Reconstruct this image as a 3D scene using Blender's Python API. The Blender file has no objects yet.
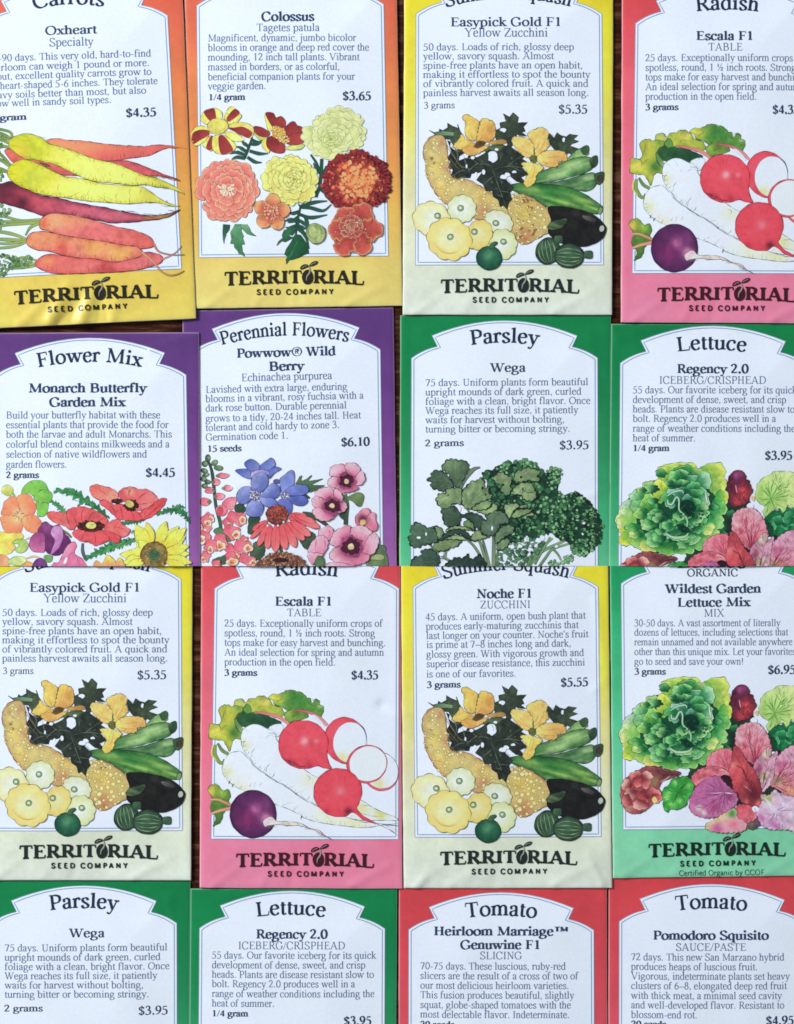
import bpy, bmesh, math, random
import numpy as np
from mathutils import Vector
from mathutils.geometry import delaunay_2d_cdt

# ---------------------------------------------------------------- scale: table millimetres
S = 0.0004                       # metres of table per unit of the layout drawing
CX, CY = 397.0, 512.0
SEAM = 566.0
def wx(x): return (x - CX) * S
def wy(y): return (CY - y) * S

for c in list(bpy.data.collections): bpy.data.collections.remove(c)
scene = bpy.context.scene
COL = scene.collection

# ---------------------------------------------------------------- colour
ILL = np.array([0.84, 0.95, 1.12])          # cool window light on the prints
def lin(c):
    c = np.asarray(c, float) / 255.0
    return np.where(c <= 0.04045, c / 12.92, ((c + 0.055) / 1.055) ** 2.4)
def ink_albedo(c):                            # print colour seen under the window light -> reflectance
    c = np.asarray(c, float); g_ = c @ np.array([.3, .59, .11])
    c = c * .98 + np.expand_dims(g_, -1) * .02          # offset inks are a little dull
    return np.clip(lin(c) / ILL, 0.004, 0.86)

def hash2(ix, iy, seed):
    n = (ix * 374761393 + iy * 668265263 + seed * 144665) & 0x7fffffff
    n = ((n ^ (n >> 13)) * 1274126177) & 0x7fffffff
    return ((n ^ (n >> 16)) & 0xffff) / 65535.0
def vnoise(x, y, scale, seed=0):
    x = np.asarray(x, float) / scale; y = np.asarray(y, float) / scale
    ix = np.floor(x).astype(np.int64); iy = np.floor(y).astype(np.int64)
    fx = x - ix; fy = y - iy
    fx = fx * fx * (3 - 2 * fx); fy = fy * fy * (3 - 2 * fy)
    a = hash2(ix, iy, seed); b = hash2(ix + 1, iy, seed)
    c = hash2(ix, iy + 1, seed); d = hash2(ix + 1, iy + 1, seed)
    return (a * (1 - fx) + b * fx) * (1 - fy) + (c * (1 - fx) + d * fx) * fy - 0.5
def fbm(x, y, scale, seed=0):
    return vnoise(x, y, scale, seed) + 0.5 * vnoise(x, y, scale / 2.1, seed + 7) + 0.25 * vnoise(x, y, scale / 4.3, seed + 13)

# ---------------------------------------------------------------- curves
def catmull(pts, closed=False, step=1.2):
    P = np.asarray(pts, float); n = len(P)
    if n < 3 and not closed:
        k = max(2, int(np.hypot(*(P[-1] - P[0])) / step) + 1)
        return P[0] + (P[-1] - P[0]) * np.linspace(0, 1, k)[:, None]
    out = []
    segs = n if closed else n - 1
    for i in range(segs):
        p1 = P[i % n]; p2 = P[(i + 1) % n]
        p0 = P[(i - 1) % n] if (closed or i > 0) else 2 * p1 - p2
        p3 = P[(i + 2) % n] if (closed or i + 2 < n) else 2 * p2 - p1
        k = max(1, int(np.hypot(*(p2 - p1)) / step + 0.5))
        t = (np.arange(k) / k)[:, None]
        out.append(0.5 * (2 * p1 + (p2 - p0) * t + (2 * p0 - 5 * p1 + 4 * p2 - p3) * t * t + (3 * p1 - p0 - 3 * p2 + p3) * t ** 3))
    if not closed: out.append(P[-1:])
    return np.vstack(out)

def inside(px, py, poly):
    r = np.zeros(len(px), bool); n = len(poly); j = n - 1
    for i in range(n):
        xi, yi = poly[i]; xj, yj = poly[j]
        if yi != yj:
            r ^= ((yi > py) != (yj > py)) & (px < (xj - xi) * (py - yi) / (yj - yi) + xi)
        j = i
    return r
def dist_to(px, py, poly):
    a = np.asarray(poly); b = np.roll(a, -1, 0); d = b - a
    L = np.maximum((d ** 2).sum(1), 1e-9)
    out = np.full(len(px), 1e9)
    for s in range(0, len(px), 4000):
        qx = px[s:s + 4000, None] - a[None, :, 0]; qy = py[s:s + 4000, None] - a[None, :, 1]
        t = np.clip((qx * d[:, 0] + qy * d[:, 1]) / L, 0, 1)
        out[s:s + 4000] = np.sqrt(((qx - t * d[:, 0]) ** 2 + (qy - t * d[:, 1]) ** 2).min(1))
    return out

def fill(poly, spacing, rnd=None):
    """triangulated filled outline with inner points, so the sheet can follow the paper and carry colour"""
    poly = np.asarray(poly, float)
    keep = [0]
    for i in range(1, len(poly)):
        if np.hypot(*(poly[i] - poly[keep[-1]])) > 0.12: keep.append(i)
    if len(keep) > 3 and np.hypot(*(poly[keep[-1]] - poly[keep[0]])) < 0.12: keep.pop()
    poly = poly[keep]
    x0, y0 = poly.min(0); x1, y1 = poly.max(0)
    gx, gy = np.meshgrid(np.arange(x0, x1, spacing) + spacing * .5, np.arange(y0, y1, spacing * .87) + spacing * .4)
    gx = gx.copy(); gx[1::2] += spacing * .5
    gx = gx.ravel(); gy = gy.ravel()
    if len(gx):
        m = inside(gx, gy, poly); gx, gy = gx[m], gy[m]
    if len(gx):
        m = dist_to(gx, gy, poly) > spacing * .35; gx, gy = gx[m], gy[m]
    n = len(poly)
    vs = [Vector((float(a), float(b))) for a, b in poly] + [Vector((float(a), float(b))) for a, b in zip(gx, gy)]
    r = delaunay_2d_cdt(vs, [], [list(range(n))], 1, 1e-5)
    V = np.array([(v.x, v.y) for v in r[0]]).reshape(-1, 2)
    F = []
    for f in r[2]:
        a, b, c = f[:3]
        ar = (V[b, 0] - V[a, 0]) * (V[c, 1] - V[a, 1]) - (V[c, 0] - V[a, 0]) * (V[b, 1] - V[a, 1])
        F.append((a, b, c) if ar < 0 else (a, c, b))       # y runs down in the layout: face up
    return V, F

def strip(path, widths):
    """ribbon along a path"""
    P = np.asarray(path, float); w = np.asarray(widths, float)
    if w.ndim == 0: w = np.full(len(P), float(w))
    T = np.gradient(P, axis=0); L = np.maximum(np.hypot(T[:, 0], T[:, 1]), 1e-9); T = T / L[:, None]
    N = np.stack([-T[:, 1], T[:, 0]], 1)
    A = P + N * w[:, None] * .5; B = P - N * w[:, None] * .5
    n = len(P); V = np.vstack([A, B])
    F = [(i, i + 1, n + i + 1, n + i) for i in range(n - 1)]
    return V, F

class Sheet:
    """printed layers gathered for one mesh: outline drawing -> points, faces, colours, layer heights"""
    def __init__(self): self.V = []; self.F = []; self.C = []; self.H = []; self.n = 0; self.lay = 0
    def add(self, V, F, C, lay=None):
        if len(F) == 0: return
        if lay is None: self.lay += 1; lay = self.lay
        C = np.asarray(C, float)
        if C.ndim == 1: C = np.tile(C, (len(V), 1))
        self.V.append(V); self.C.append(C); self.H.append(np.full(len(V), float(lay)))
        o = self.n; self.F += [tuple(i + o for i in f) for f in F]; self.n += len(V)

LAYER = 1.6e-6
def build(name, sheet, packet, parent, z_extra=0.0, M=None, smooth=True):
    if sheet.n == 0: return None
    V = np.vstack(sheet.V); C = np.vstack(sheet.C); H = np.concatenate(sheet.H)
    if M is not None: V = M(V)
    z = packet.h(V[:, 0], V[:, 1]) + z_extra + H * LAYER
    me = bpy.data.meshes.new(name)
    co = np.stack([wx(V[:, 0]) - packet.loc[0], wy(V[:, 1]) - packet.loc[1], z], 1)
    F = sheet.F
    # keep every face looking up
    def flip(f):
        a, b, c = co[f[0]], co[f[1]], co[f[2]]
        return f if (b[0] - a[0]) * (c[1] - a[1]) - (c[0] - a[0]) * (b[1] - a[1]) >= 0 else f[::-1]
    me.from_pydata(co.tolist(), [], [flip(f) for f in F])
    ca = me.color_attributes.new('print', 'FLOAT_COLOR', 'POINT')
    A = np.ones((len(V), 4)); A[:, :3] = ink_albedo(C)
    ca.data.foreach_set('color', A.ravel())
    if packet.cut:
        s = SEAM
        bad = V[:, 1] > s if packet.cut == 'above' else V[:, 1] < s
        if bad.any():
            bm = bmesh.new(); bm.from_mesh(me)
            bmesh.ops.bisect_plane(bm, geom=bm.verts[:] + bm.edges[:] + bm.faces[:], dist=1e-9, plane_co=(0, wy(s) - packet.loc[1], 0),
                                   plane_no=(0, -1 if packet.cut == 'above' else 1, 0), clear_outer=True)
            bm.to_mesh(me); bm.free()
            if len(me.polygons) == 0: bpy.data.meshes.remove(me); return None
    if smooth: me.polygons.foreach_set('use_smooth', [True] * len(me.polygons))
    me.update()
    me.materials.append(MAT['print'])
    o = bpy.data.objects.new(name, me); COL.objects.link(o); o.parent = parent
    return o

# ---------------------------------------------------------------- materials
MAT = {}
def node(nt, kind, **kw):
    n = nt.nodes.new(kind)
    for k, v in kw.items():
        if k in ('x', 'y'): continue
        if hasattr(n, k): setattr(n, k, v)
        else: n.inputs[k].default_value = v
    return n
def make_print():
    m = bpy.data.materials.new('printed_paper'); m.use_nodes = True; nt = m.node_tree; b = nt.nodes['Principled BSDF']
    at = node(nt, 'ShaderNodeAttribute', attribute_name='print')
    tc = node(nt, 'ShaderNodeTexCoord')
    n1 = node(nt, 'ShaderNodeTexNoise'); n1.inputs['Scale'].default_value = 900; n1.inputs['Detail'].default_value = 4
    n2 = node(nt, 'ShaderNodeTexNoise'); n2.inputs['Scale'].default_value = 60; n2.inputs['Detail'].default_value = 5
    nt.links.new(tc.outputs['Object'], n1.inputs['Vector']); nt.links.new(tc.outputs['Object'], n2.inputs['Vector'])
    mr = node(nt, 'ShaderNodeMapRange'); mr.inputs['To Min'].default_value = .92; mr.inputs['To Max'].default_value = 1.06
    mr2 = node(nt, 'ShaderNodeMapRange'); mr2.inputs['To Min'].default_value = .95; mr2.inputs['To Max'].default_value = 1.05
    nt.links.new(n1.outputs['Fac'], mr.inputs['Value']); nt.links.new(n2.outputs['Fac'], mr2.inputs['Value'])
    mu = node(nt, 'ShaderNodeMath', operation='MULTIPLY')
    nt.links.new(mr.outputs[0], mu.inputs[0]); nt.links.new(mr2.outputs[0], mu.inputs[1])
    mx = node(nt, 'ShaderNodeVectorMath', operation='SCALE')
    nt.links.new(at.outputs['Color'], mx.inputs[0]); nt.links.new(mu.outputs[0], mx.inputs['Scale'])
    nt.links.new(mx.outputs[0], b.inputs['Base Color'])
    b.inputs['Roughness'].default_value = .33; b.inputs['Specular IOR Level'].default_value = .26
    bp = node(nt, 'ShaderNodeBump'); bp.inputs['Strength'].default_value = .10; bp.inputs['Distance'].default_value = .0002
    nt.links.new(n1.outputs['Fac'], bp.inputs['Height']); nt.links.new(bp.outputs[0], b.inputs['Normal'])
    return m
def make_wood():
    m = bpy.data.materials.new('stained_wood'); m.use_nodes = True; nt = m.node_tree; b = nt.nodes['Principled BSDF']
    tc = node(nt, 'ShaderNodeTexCoord'); mp = node(nt, 'ShaderNodeMapping')
    mp.inputs['Scale'].default_value = (14, 130, 14); mp.inputs['Rotation'].default_value = (0, 0, math.radians(-12))
    nt.links.new(tc.outputs['Object'], mp.inputs['Vector'])
    n1 = node(nt, 'ShaderNodeTexNoise'); n1.inputs['Scale'].default_value = 2.4; n1.inputs['Detail'].default_value = 9; n1.inputs['Roughness'].default_value = .68
    n1.inputs['Distortion'].default_value = .6
    nt.links.new(mp.outputs[0], n1.inputs['Vector'])
    r = node(nt, 'ShaderNodeValToRGB'); e = r.color_ramp.elements
    e[0].position = .3; e[0].color = (.012, .0032, .0016, 1); e[1].position = .78; e[1].color = (.24, .10, .048, 1)
    k = e.new(.5); k.color = (.052, .013, .0055, 1)
    nt.links.new(n1.outputs['Fac'], r.inputs['Fac']); nt.links.new(r.outputs[0], b.inputs['Base Color'])
    b.inputs['Roughness'].default_value = .55; b.inputs['Specular IOR Level'].default_value = .05
    bp = node(nt, 'ShaderNodeBump'); bp.inputs['Strength'].default_value = .25; bp.inputs['Distance'].default_value = .0006
    nt.links.new(n1.outputs['Fac'], bp.inputs['Height']); nt.links.new(bp.outputs[0], b.inputs['Normal'])
    return m
MAT['print'] = make_print(); MAT['wood'] = make_wood()
# ---------------------------------------------------------------- lettering: pen strokes with thick and thin, slab serifs
# stroke kinds: s=spline (nib width), T=thick line, t=thin line, k=tick (serif work), d=dot, b/B=foot/cap serif, f=flag, o=ellipse
G = {}
def g(ch, adv, *parts): G[ch] = (adv, parts)
def stem(x, y0, y1): return ('T', [(x, y0), (x, y1)])
ARCH = [(0, 33), (6, 41), (14, 45.5), (22, 43), (26.5, 34), (26.5, 0)]
def arch(x): return ('s', [(x + a, b) for a, b in ARCH])
BOWL = ('s', [(11, 35), (18, 43.5), (27, 45.5), (38, 39), (43, 23), (39, 7), (28, 0), (19, .5), (11, 7)])
DBOWL = ('s', [(38, 38), (30, 45), (21, 45), (10, 36), (6.5, 21), (11, 6), (21, 0), (30, 2), (38, 9)])
g('a', 44, ('s', [(8.5, 35), (10, 41.5), (16, 45), (24, 45), (30, 41), (31.5, 33), (31.5, 9), (34, 2.5), (42, 4)]),
  ('s', [(31.5, 27), (20, 23), (9.5, 18), (7, 10), (11, 2.5), (18, .8), (25, 3.5), (31.5, 10)]), ('d', 9.5, 34.5, .5))
g('b', 50, stem(11, 1, 69), ('f', 11, 69), BOWL)
g('c', 44, ('s', [(37, 36), (33, 43), (25, 45.3), (14, 41), (6.5, 25), (9.5, 9), (19, .8), (29, 1.5), (39, 9)]), ('d', 35.5, 36, .5))
g('d', 50, DBOWL, stem(38, 0, 69), ('f', 38, 69), ('h', 38, 0))
g('e', 44, ('t', [(7, 26), (36, 27)]), ('s', [(37, 27), (35, 38), (28, 44.5), (21, 45.3), (11, 40), (6.5, 24), (10, 9), (19, .8), (30, 1.5), (39, 10)]))
g('f', 33, ('s', [(13, 0), (13, 25), (13, 50), (15, 61), (22, 68), (28, 67.5), (32, 63)]), ('d', 31, 63, .45), ('t', [(3, 43), (29, 43)]), ('b', 13, 0))
g('g', 50, ('o', 21.5, 30, 14, 15), ('t', [(33, 41), (46, 42)]),
  ('s', [(14, 18), (9, 11), (13, 5), (25, 3.5), (38, 1), (44, -7), (38, -17), (24, -21.5), (10, -19), (4, -12), (8, -4), (15, 1)]))
g('h', 50, stem(11, 0, 69), ('f', 11, 69), arch(11), ('b', 11, 0), ('b', 37.5, 0))
g('i', 28, stem(14, 0, 45), ('f', 14, 45), ('b', 14, 0), ('d', 13.5, 62, .62))
g('j', 28, ('s', [(15, 45), (15, 20), (15, -8), (11, -19), (3, -21), (-2, -17)]), ('f', 15, 45), ('d', 14.5, 62, .62))
g('k', 50, stem(11, 0, 69), ('f', 11, 69), ('t', [(12, 19), (35, 43)]), ('T', [(20, 27), (40, 1)]), ('B', 35, 45), ('b', 11, 0), ('b', 41, 0))
g('l', 28, stem(14, 0, 69), ('f', 14, 69), ('b', 14, 0))
g('m', 77, stem(11, 0, 45), ('f', 11, 45), arch(11), arch(37.5), ('b', 11, 0), ('b', 37.5, 0), ('b', 64, 0))
g('n', 50, stem(11, 0, 45), ('f', 11, 45), arch(11), ('b', 11, 0), ('b', 37.5, 0))
g('o', 50, ('o', 25, 22.7, 18.5, 22.2))
g('p', 50, stem(11, -21, 45), ('f', 11, 45), BOWL, ('b', 11, -22))
g('q', 50, DBOWL, stem(38, -21, 43), ('b', 38, -22))
g('r', 34, stem(11, 0, 45), ('f', 11, 45), ('s', [(11, 32), (17, 41), (23, 45), (30, 43)]), ('d', 29.5, 40.5, .52), ('b', 11, 0))
g('s', 39, ('s', [(31, 35), (28, 42), (20, 45.3), (11, 42), (8, 35), (12, 28), (24, 20), (32, 13), (30, 4), (20, .3), (11, 2), (6, 11)]),
  ('k', [(31, 45), (31.5, 33)]), ('k', [(6, 0), (5.5, 13)]))
g('t', 28, ('s', [(12.5, 57), (12.5, 30), (12.5, 9), (16, 2), (21, 1.5), (27, 5)]), ('t', [(3, 43.5), (26, 43.5)]))
g('u', 50, ('s', [(11, 45), (11, 25), (11, 10), (16, 2), (24, 1), (32, 5), (38, 12)]), stem(38, 0, 45), ('f', 11, 45), ('f', 38, 45), ('h', 38, 0))
g('v', 48, ('T', [(8, 45), (25, 1)]), ('t', [(25, 1), (41, 45)]), ('B', 9, 45), ('B', 40, 45))
g('w', 72, ('T', [(8, 45), (23, 1)]), ('t', [(23, 1), (37, 45)]), ('T', [(34, 45), (50, 1)]), ('t', [(50, 1), (64, 45)]), ('B', 8, 45), ('B', 35, 45), ('B', 64, 45))
g('x', 48, ('T', [(9, 45), (39, 0)]), ('t', [(38, 45), (9, 0)]), ('B', 10, 45), ('B', 38, 45), ('b', 10, 0), ('b', 39, 0))
g('y', 48, ('T', [(8, 45), (25, 2)]), ('u', [(41, 45), (25, 1), (19, -13), (13, -20), (6, -18)]), ('d', 7, -17, .42), ('B', 9, 45), ('B', 40, 45))
g('z', 44, ('t', [(6, 43), (37, 43)]), ('T', [(36, 42), (7, 3)]), ('t', [(7, 2), (39, 2)]), ('k', [(6, 44), (6, 33)]), ('k', [(39, 1), (40, 13)]))
g('A', 70, ('t', [(34, 65), (9, 0)]), ('T', [(34, 66), (59, 0)]), ('t', [(19, 22), (49, 22)]), ('b', 10, 0), ('b', 60, 0))
g('B', 65, stem(16, 0, 66), ('s', [(16, 64), (34, 64), (47, 58), (47, 42), (36, 35), (16, 35)]), ('s', [(34, 35), (50, 30), (54, 18), (48, 5), (34, 2), (16, 2)]), ('L', 16, 0), ('L', 16, 63))
g('C', 66, ('s', [(58, 48), (52, 59), (38, 66), (22, 62), (9, 48), (7, 31), (12, 13), (26, 1), (42, .5), (53, 6), (60, 15)]), ('k', [(58, 66), (58.5, 46)]))
g('D', 72, stem(16, 0, 66), ('s', [(16, 64), (38, 63), (57, 53), (64, 34), (58, 13), (40, 3), (16, 2)]), ('L', 16, 0), ('L', 16, 63))
g('E', 60, stem(17, 0, 66), ('t', [(17, 64), (51, 64)]), ('t', [(17, 35), (40, 35)]), ('t', [(17, 2), (54, 2)]), ('k', [(51, 65), (52, 51)]), ('k', [(54, 1), (57, 16)]), ('k', [(41, 43), (41, 27)]), ('L', 17, 0), ('L', 17, 63))
g('F', 55, stem(17, 0, 66), ('t', [(17, 64), (50, 64)]), ('t', [(17, 34), (40, 34)]), ('k', [(50, 65), (51, 50)]), ('k', [(41, 42), (41, 26)]), ('b', 17, 0), ('L', 17, 63))
g('G', 72, ('s', [(58, 48), (52, 59), (38, 66), (22, 62), (9, 48), (7, 31), (12, 13), (26, 1), (40, .5), (52, 4), (59, 9)]), ('k', [(58, 66), (58.5, 46)]), stem(59, 4, 28), ('B', 59, 29))
g('H', 72, stem(17, 0, 66), stem(55, 0, 66), ('t', [(17, 34), (55, 34)]), ('b', 17, 0), ('b', 55, 0), ('B', 17, 66), ('B', 55, 66))
g('I', 34, stem(17, 0, 66), ('b', 17, 0), ('B', 17, 66))
g('J', 40, ('s', [(24, 66), (24, 40), (24, 14), (20, 2), (10, 0), (4, 6)]), ('B', 24, 66))
g('K', 71, stem(17, 0, 66), ('t', [(18, 28), (54, 65)]), ('T', [(29, 39), (61, 0)]), ('b', 17, 0), ('B', 17, 66), ('B', 54, 66), ('b', 61, 0))
g('L', 60, stem(17, 0, 66), ('t', [(17, 2), (55, 2)]), ('k', [(55, 1), (58, 19)]), ('B', 17, 66), ('L', 17, 0))
g('M', 88, ('t', [(15, 0), (15, 66)]), ('T', [(17, 66), (44, 4)]), ('t', [(44, 4), (72, 66)]), stem(73, 0, 66), ('b', 15, 0), ('b', 73, 0), ('k', [(6, 65), (18, 65)]), ('k', [(72, 65), (83, 65)]))
g('N', 72, ('t', [(15, 0), (15, 66)]), ('T', [(14, 65), (58, 3)]), ('t', [(58, 1), (58, 66)]), ('b', 15, 0), ('k', [(5, 65), (16, 65)]), ('B', 58, 66))
g('O', 72, ('o', 36, 33, 29, 33))
g('P', 56, stem(17, 0, 66), ('s', [(17, 64), (34, 64), (48, 57), (50, 46), (46, 35), (34, 30), (17, 30)]), ('b', 17, 0), ('L', 17, 63))
g('Q', 72, ('o', 36, 33, 29, 33), ('s', [(33, 1), (47, -13), (66, -16)]))
g('R', 67, stem(17, 0, 66), ('s', [(17, 64), (34, 64), (48, 57), (49, 47), (45, 37), (34, 33), (17, 33)]), ('T', [(33, 34), (58, 0)]), ('b', 17, 0), ('L', 17, 63), ('b', 60, 0))
g('S', 56, ('s', [(46, 51), (42, 60), (30, 66), (16, 63), (10, 51), (15, 41), (32, 31), (46, 22), (48, 12), (42, 2.5), (28, 0), (13, 4), (7, 16)]), ('k', [(46, 66), (46.5, 49)]), ('k', [(7, 0), (6.5, 18)]))
g('T', 61, stem(30.5, 0, 66), ('t', [(4, 64), (57, 64)]), ('k', [(4.5, 65), (3.5, 49)]), ('k', [(56.5, 65), (57.5, 49)]), ('b', 30.5, 0))
g('U', 72, ('s', [(17, 66), (17, 40), (17, 20), (24, 4), (38, .5), (50, 5), (56, 16)]), ('t', [(56, 15), (56, 66)]), ('B', 17, 66), ('B', 56, 66))
g('V', 71, ('T', [(11, 66), (37, 0)]), ('t', [(37, 0), (61, 66)]), ('B', 11, 66), ('B', 61, 66))
g('W', 94, ('T', [(10, 66), (30, 0)]), ('t', [(30, 0), (48, 64)]), ('T', [(44, 66), (64, 0)]), ('t', [(64, 0), (84, 66)]), ('B', 10, 66), ('B', 46, 66), ('B', 84, 66))
g('X', 70, ('T', [(12, 66), (59, 0)]), ('t', [(58, 66), (12, 0)]), ('B', 13, 66), ('B', 58, 66), ('b', 12, 0), ('b', 59, 0))
g('Y', 70, ('T', [(11, 66), (36, 31)]), ('t', [(60, 66), (36, 31)]), stem(36, 0, 33), ('B', 11, 66), ('B', 60, 66), ('b', 36, 0))
g('Z', 61, ('t', [(7, 64), (53, 64)]), ('T', [(53, 64), (8, 2)]), ('t', [(8, 2), (55, 2)]), ('k', [(7, 65), (6, 50)]), ('k', [(55, 1), (57, 17)]))
g('0', 50, ('o', 25, 33, 18, 33))
g('1', 50, stem(26, 0, 67), ('t', [(12, 58), (26, 65)]), ('b', 26, 0))
g('2', 50, ('s', [(6, 51), (12, 62), (22, 67), (33, 62), (37, 50), (31, 35), (18, 18), (6, 4)]), ('h2', [(5, 4), (41, 4)]), ('k', [(41, 3), (45, 14)]))
g('3', 50, ('s', [(7, 55), (14, 64), (24, 67), (33, 62), (35, 51), (28, 40), (17, 35)]), ('s', [(20, 36), (35, 32), (40, 20), (35, 6), (22, 0), (9, 2), (5, 7)]))
g('4', 50, stem(33, 0, 66), ('t', [(32, 65), (4, 19)]), ('h2', [(4, 18), (46, 18)]))
g('5', 50, ('h2', [(14, 63), (41, 63)]), ('t', [(14, 64), (10, 38)]), ('s', [(10, 38), (24, 40), (36, 32), (39, 19), (33, 5), (20, 0), (8, 2), (5, 7)]))
g('6', 50, ('s', [(42, 66), (27, 59), (13, 44), (8, 22), (13, 6), (25, .5), (37, 6), (41, 20), (36, 34), (26, 39), (14, 34), (9, 26)]))
g('7', 50, ('h2', [(6, 62), (43, 62)]), ('T', [(42, 62), (19, 0)]), ('k', [(6.5, 62), (4, 50)]))
g('8', 50, ('o', 25, 50, 13, 16), ('o', 25, 17, 17, 17))
g('9', 50, ('s', [(8, 1), (23, 8), (37, 23), (42, 45), (37, 61), (25, 66.5), (13, 61), (9, 47), (14, 33), (24, 28), (36, 33), (41, 41)]))
g('.', 25, ('d', 12, 4.5, .62)); g(',', 25, ('d', 12, 4.5, .62), ('t', [(14.5, 3), (9, -12)]))
g('-', 33, ('h2', [(5, 22), (28, 22)])); g('–', 50, ('h2', [(1, 22), (49, 22)]))
g("'", 20, ('T', [(10, 66), (9, 50)])); g('/', 30, ('t', [(2, -2), (28, 67)])); g(' ', 25)
g('!', 30, ('T', [(15, 66), (15, 20)]), ('d', 15, 4.5, .62))
g('$', 50, ('s', [(40, 48), (35, 57), (25, 61), (13, 57), (9, 47), (14, 38), (27, 31), (39, 22), (40, 13), (34, 4), (24, 1), (13, 4), (8, 13)]), ('t', [(25, 72), (25, -8)]), ('k', [(40, 60), (40.5, 46)]), ('k', [(8, 2), (7.5, 15)]))
g('®', 74, ('o', 37, 34, 31, 32, .55), ('t', [(28, 17), (28, 51)]), ('s', [(28, 50), (40, 50), (45, 43), (39, 35), (28, 34)]), ('t', [(36, 34), (47, 17)]))
g('™', 94, ('t', [(6, 64), (40, 64)]), ('T', [(23, 32), (23, 64)]), ('t', [(48, 32), (48, 65)]), ('T', [(48, 65), (66, 34)]), ('t', [(66, 34), (84, 65)]), ('T', [(84, 32), (84, 65)]), ('k', [(15, 33), (31, 33)]), ('k', [(42, 33), (54, 33)]), ('k', [(77, 33), (91, 33)]))
g('½', 75, ('t', [(10, 60), (17, 65)]), ('T', [(17, 34), (17, 66)]), ('t', [(16, -2), (54, 68)]), ('s', [(44, 24), (50, 32), (59, 30), (60, 22), (44, 2)]), ('h2', [(44, 2), (66, 2)]))

WEIGHT = dict(reg=(9.2, 3.8, 1.0), semi=(12.8, 5.0, 1.0), bold=(16.4, 5.8, 1.05), head=(12.5, 5.2, 1.0), sans=(19.0, 16.5, 1.0), sanslight=(8.5, 8.0, 1.0), logo=(17.5, 7.0, 1.05))
_gc = {}
NIB = math.radians(14)
def glyph(ch, wt):
    key = (ch, wt)
    if key in _gc: return _gc[key]
    T, t, wide = WEIGHT[wt]; sans = wt.startswith('sans')
    st = 2.6 if wt in ('reg', 'semi', 'bold') else 1.6
    adv, parts = G[ch]; V = []; F = []; n = 0; Z = []; k = 0
    def put(v, f):
        nonlocal n, k
        v = np.array(v, float); V.append(v); F.extend([tuple(i + n for i in q) for q in f]); Z.append(np.full(len(v), k * .35)); n += len(v); k += 1
    def ribbon(path, wf):
        P = np.asarray(path, float) * (wide, 1); d = np.gradient(P, axis=0); th = np.arctan2(d[:, 1], d[:, 0])
        put(*strip(P, wf(th)))
    nib = lambda th: t + (T - t) * np.abs(np.sin(th - NIB))
    for p in parts:
        c = p[0]
        if c == 's': ribbon(catmull(p[1], step=st), nib)
        elif c == 'u': ribbon(catmull(p[1], step=st), lambda th: np.full(len(th), t * 1.15))
        elif c == 'o':
            q = p[5] if len(p) > 5 else 1.0
            a = np.linspace(0, 2 * math.pi, 26 if st > 2 else 44)
            P = np.stack([p[1] + p[3] * np.cos(a), p[2] + p[4] * np.sin(a)], 1)
            d = np.stack([-p[3] * np.sin(a), p[4] * np.cos(a)], 1); th = np.arctan2(d[:, 1], d[:, 0])
            w = nib(th) * q; L = np.hypot(d[:, 0], d[:, 1]); N = np.stack([-d[:, 1], d[:, 0]], 1) / L[:, None]
            A = P + N * w[:, None] / 2; B = P - N * w[:, None] / 2; m = len(P)
            put(np.vstack([A, B]) * (wide, 1), [(i, i + 1, m + i + 1, m + i) for i in range(m - 1)])
        elif c == 'T': ribbon(catmull(p[1], step=30), lambda th: np.full(len(th), T))
        elif c == 't': ribbon(catmull(p[1], step=30), lambda th: np.full(len(th), t * 1.1))
        elif c == 'h2': ribbon(catmull(p[1], step=30), lambda th: np.full(len(th), (t + T) * .45))
        elif c == 'd':
            r = T * p[3] * (1 if not sans else .8); a = np.linspace(0, 2 * math.pi, 9)[:-1]
            put(np.stack([p[1] * wide + r * np.cos(a), p[2] + r * np.sin(a)], 1), [tuple(range(8))])
        elif sans: continue
        elif c == 'k': ribbon(catmull(p[1], step=30), lambda th: np.full(len(th), t * .85))
        elif c in 'bBLhf':
            x = p[1] * wide; y = p[2]; e = T / 2 + 5.5; s = t * .95
            if c == 'b': q = [(x - e, y), (x + e, y), (x + e, y + s * .7), (x + T / 2, y + s * 1.7), (x - T / 2, y + s * 1.7), (x - e, y + s * .7)]
            elif c == 'B': q = [(x - e, y), (x + e, y), (x + e, y - s * .7), (x + T / 2, y - s * 1.7), (x - T / 2, y - s * 1.7), (x - e, y - s * .7)]
            elif c == 'L': q = [(x - e, y), (x, y), (x, y + s), (x - e, y + s)]
            elif c == 'h': q = [(x, y), (x + e + 1, y + 1), (x + e + 1, y + 1 + s * .8), (x, y + s * 1.6)]
            else: q = [(x - e - .5, y - s * 1.7), (x - e, y - s * .6), (x + T / 2 - 1, y + 1.2), (x + T / 2, y - 8), (x - T / 2, y - 8)]
            put(q, [tuple(range(len(q)))])
    r = (adv * wide, np.vstack(V) if V else np.zeros((0, 2)), F, np.concatenate(Z) if Z else np.zeros(0))
    _gc[key] = r
    return r
def text_adv(s, wt): return sum(glyph(c, wt)[0] for c in s)

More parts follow.
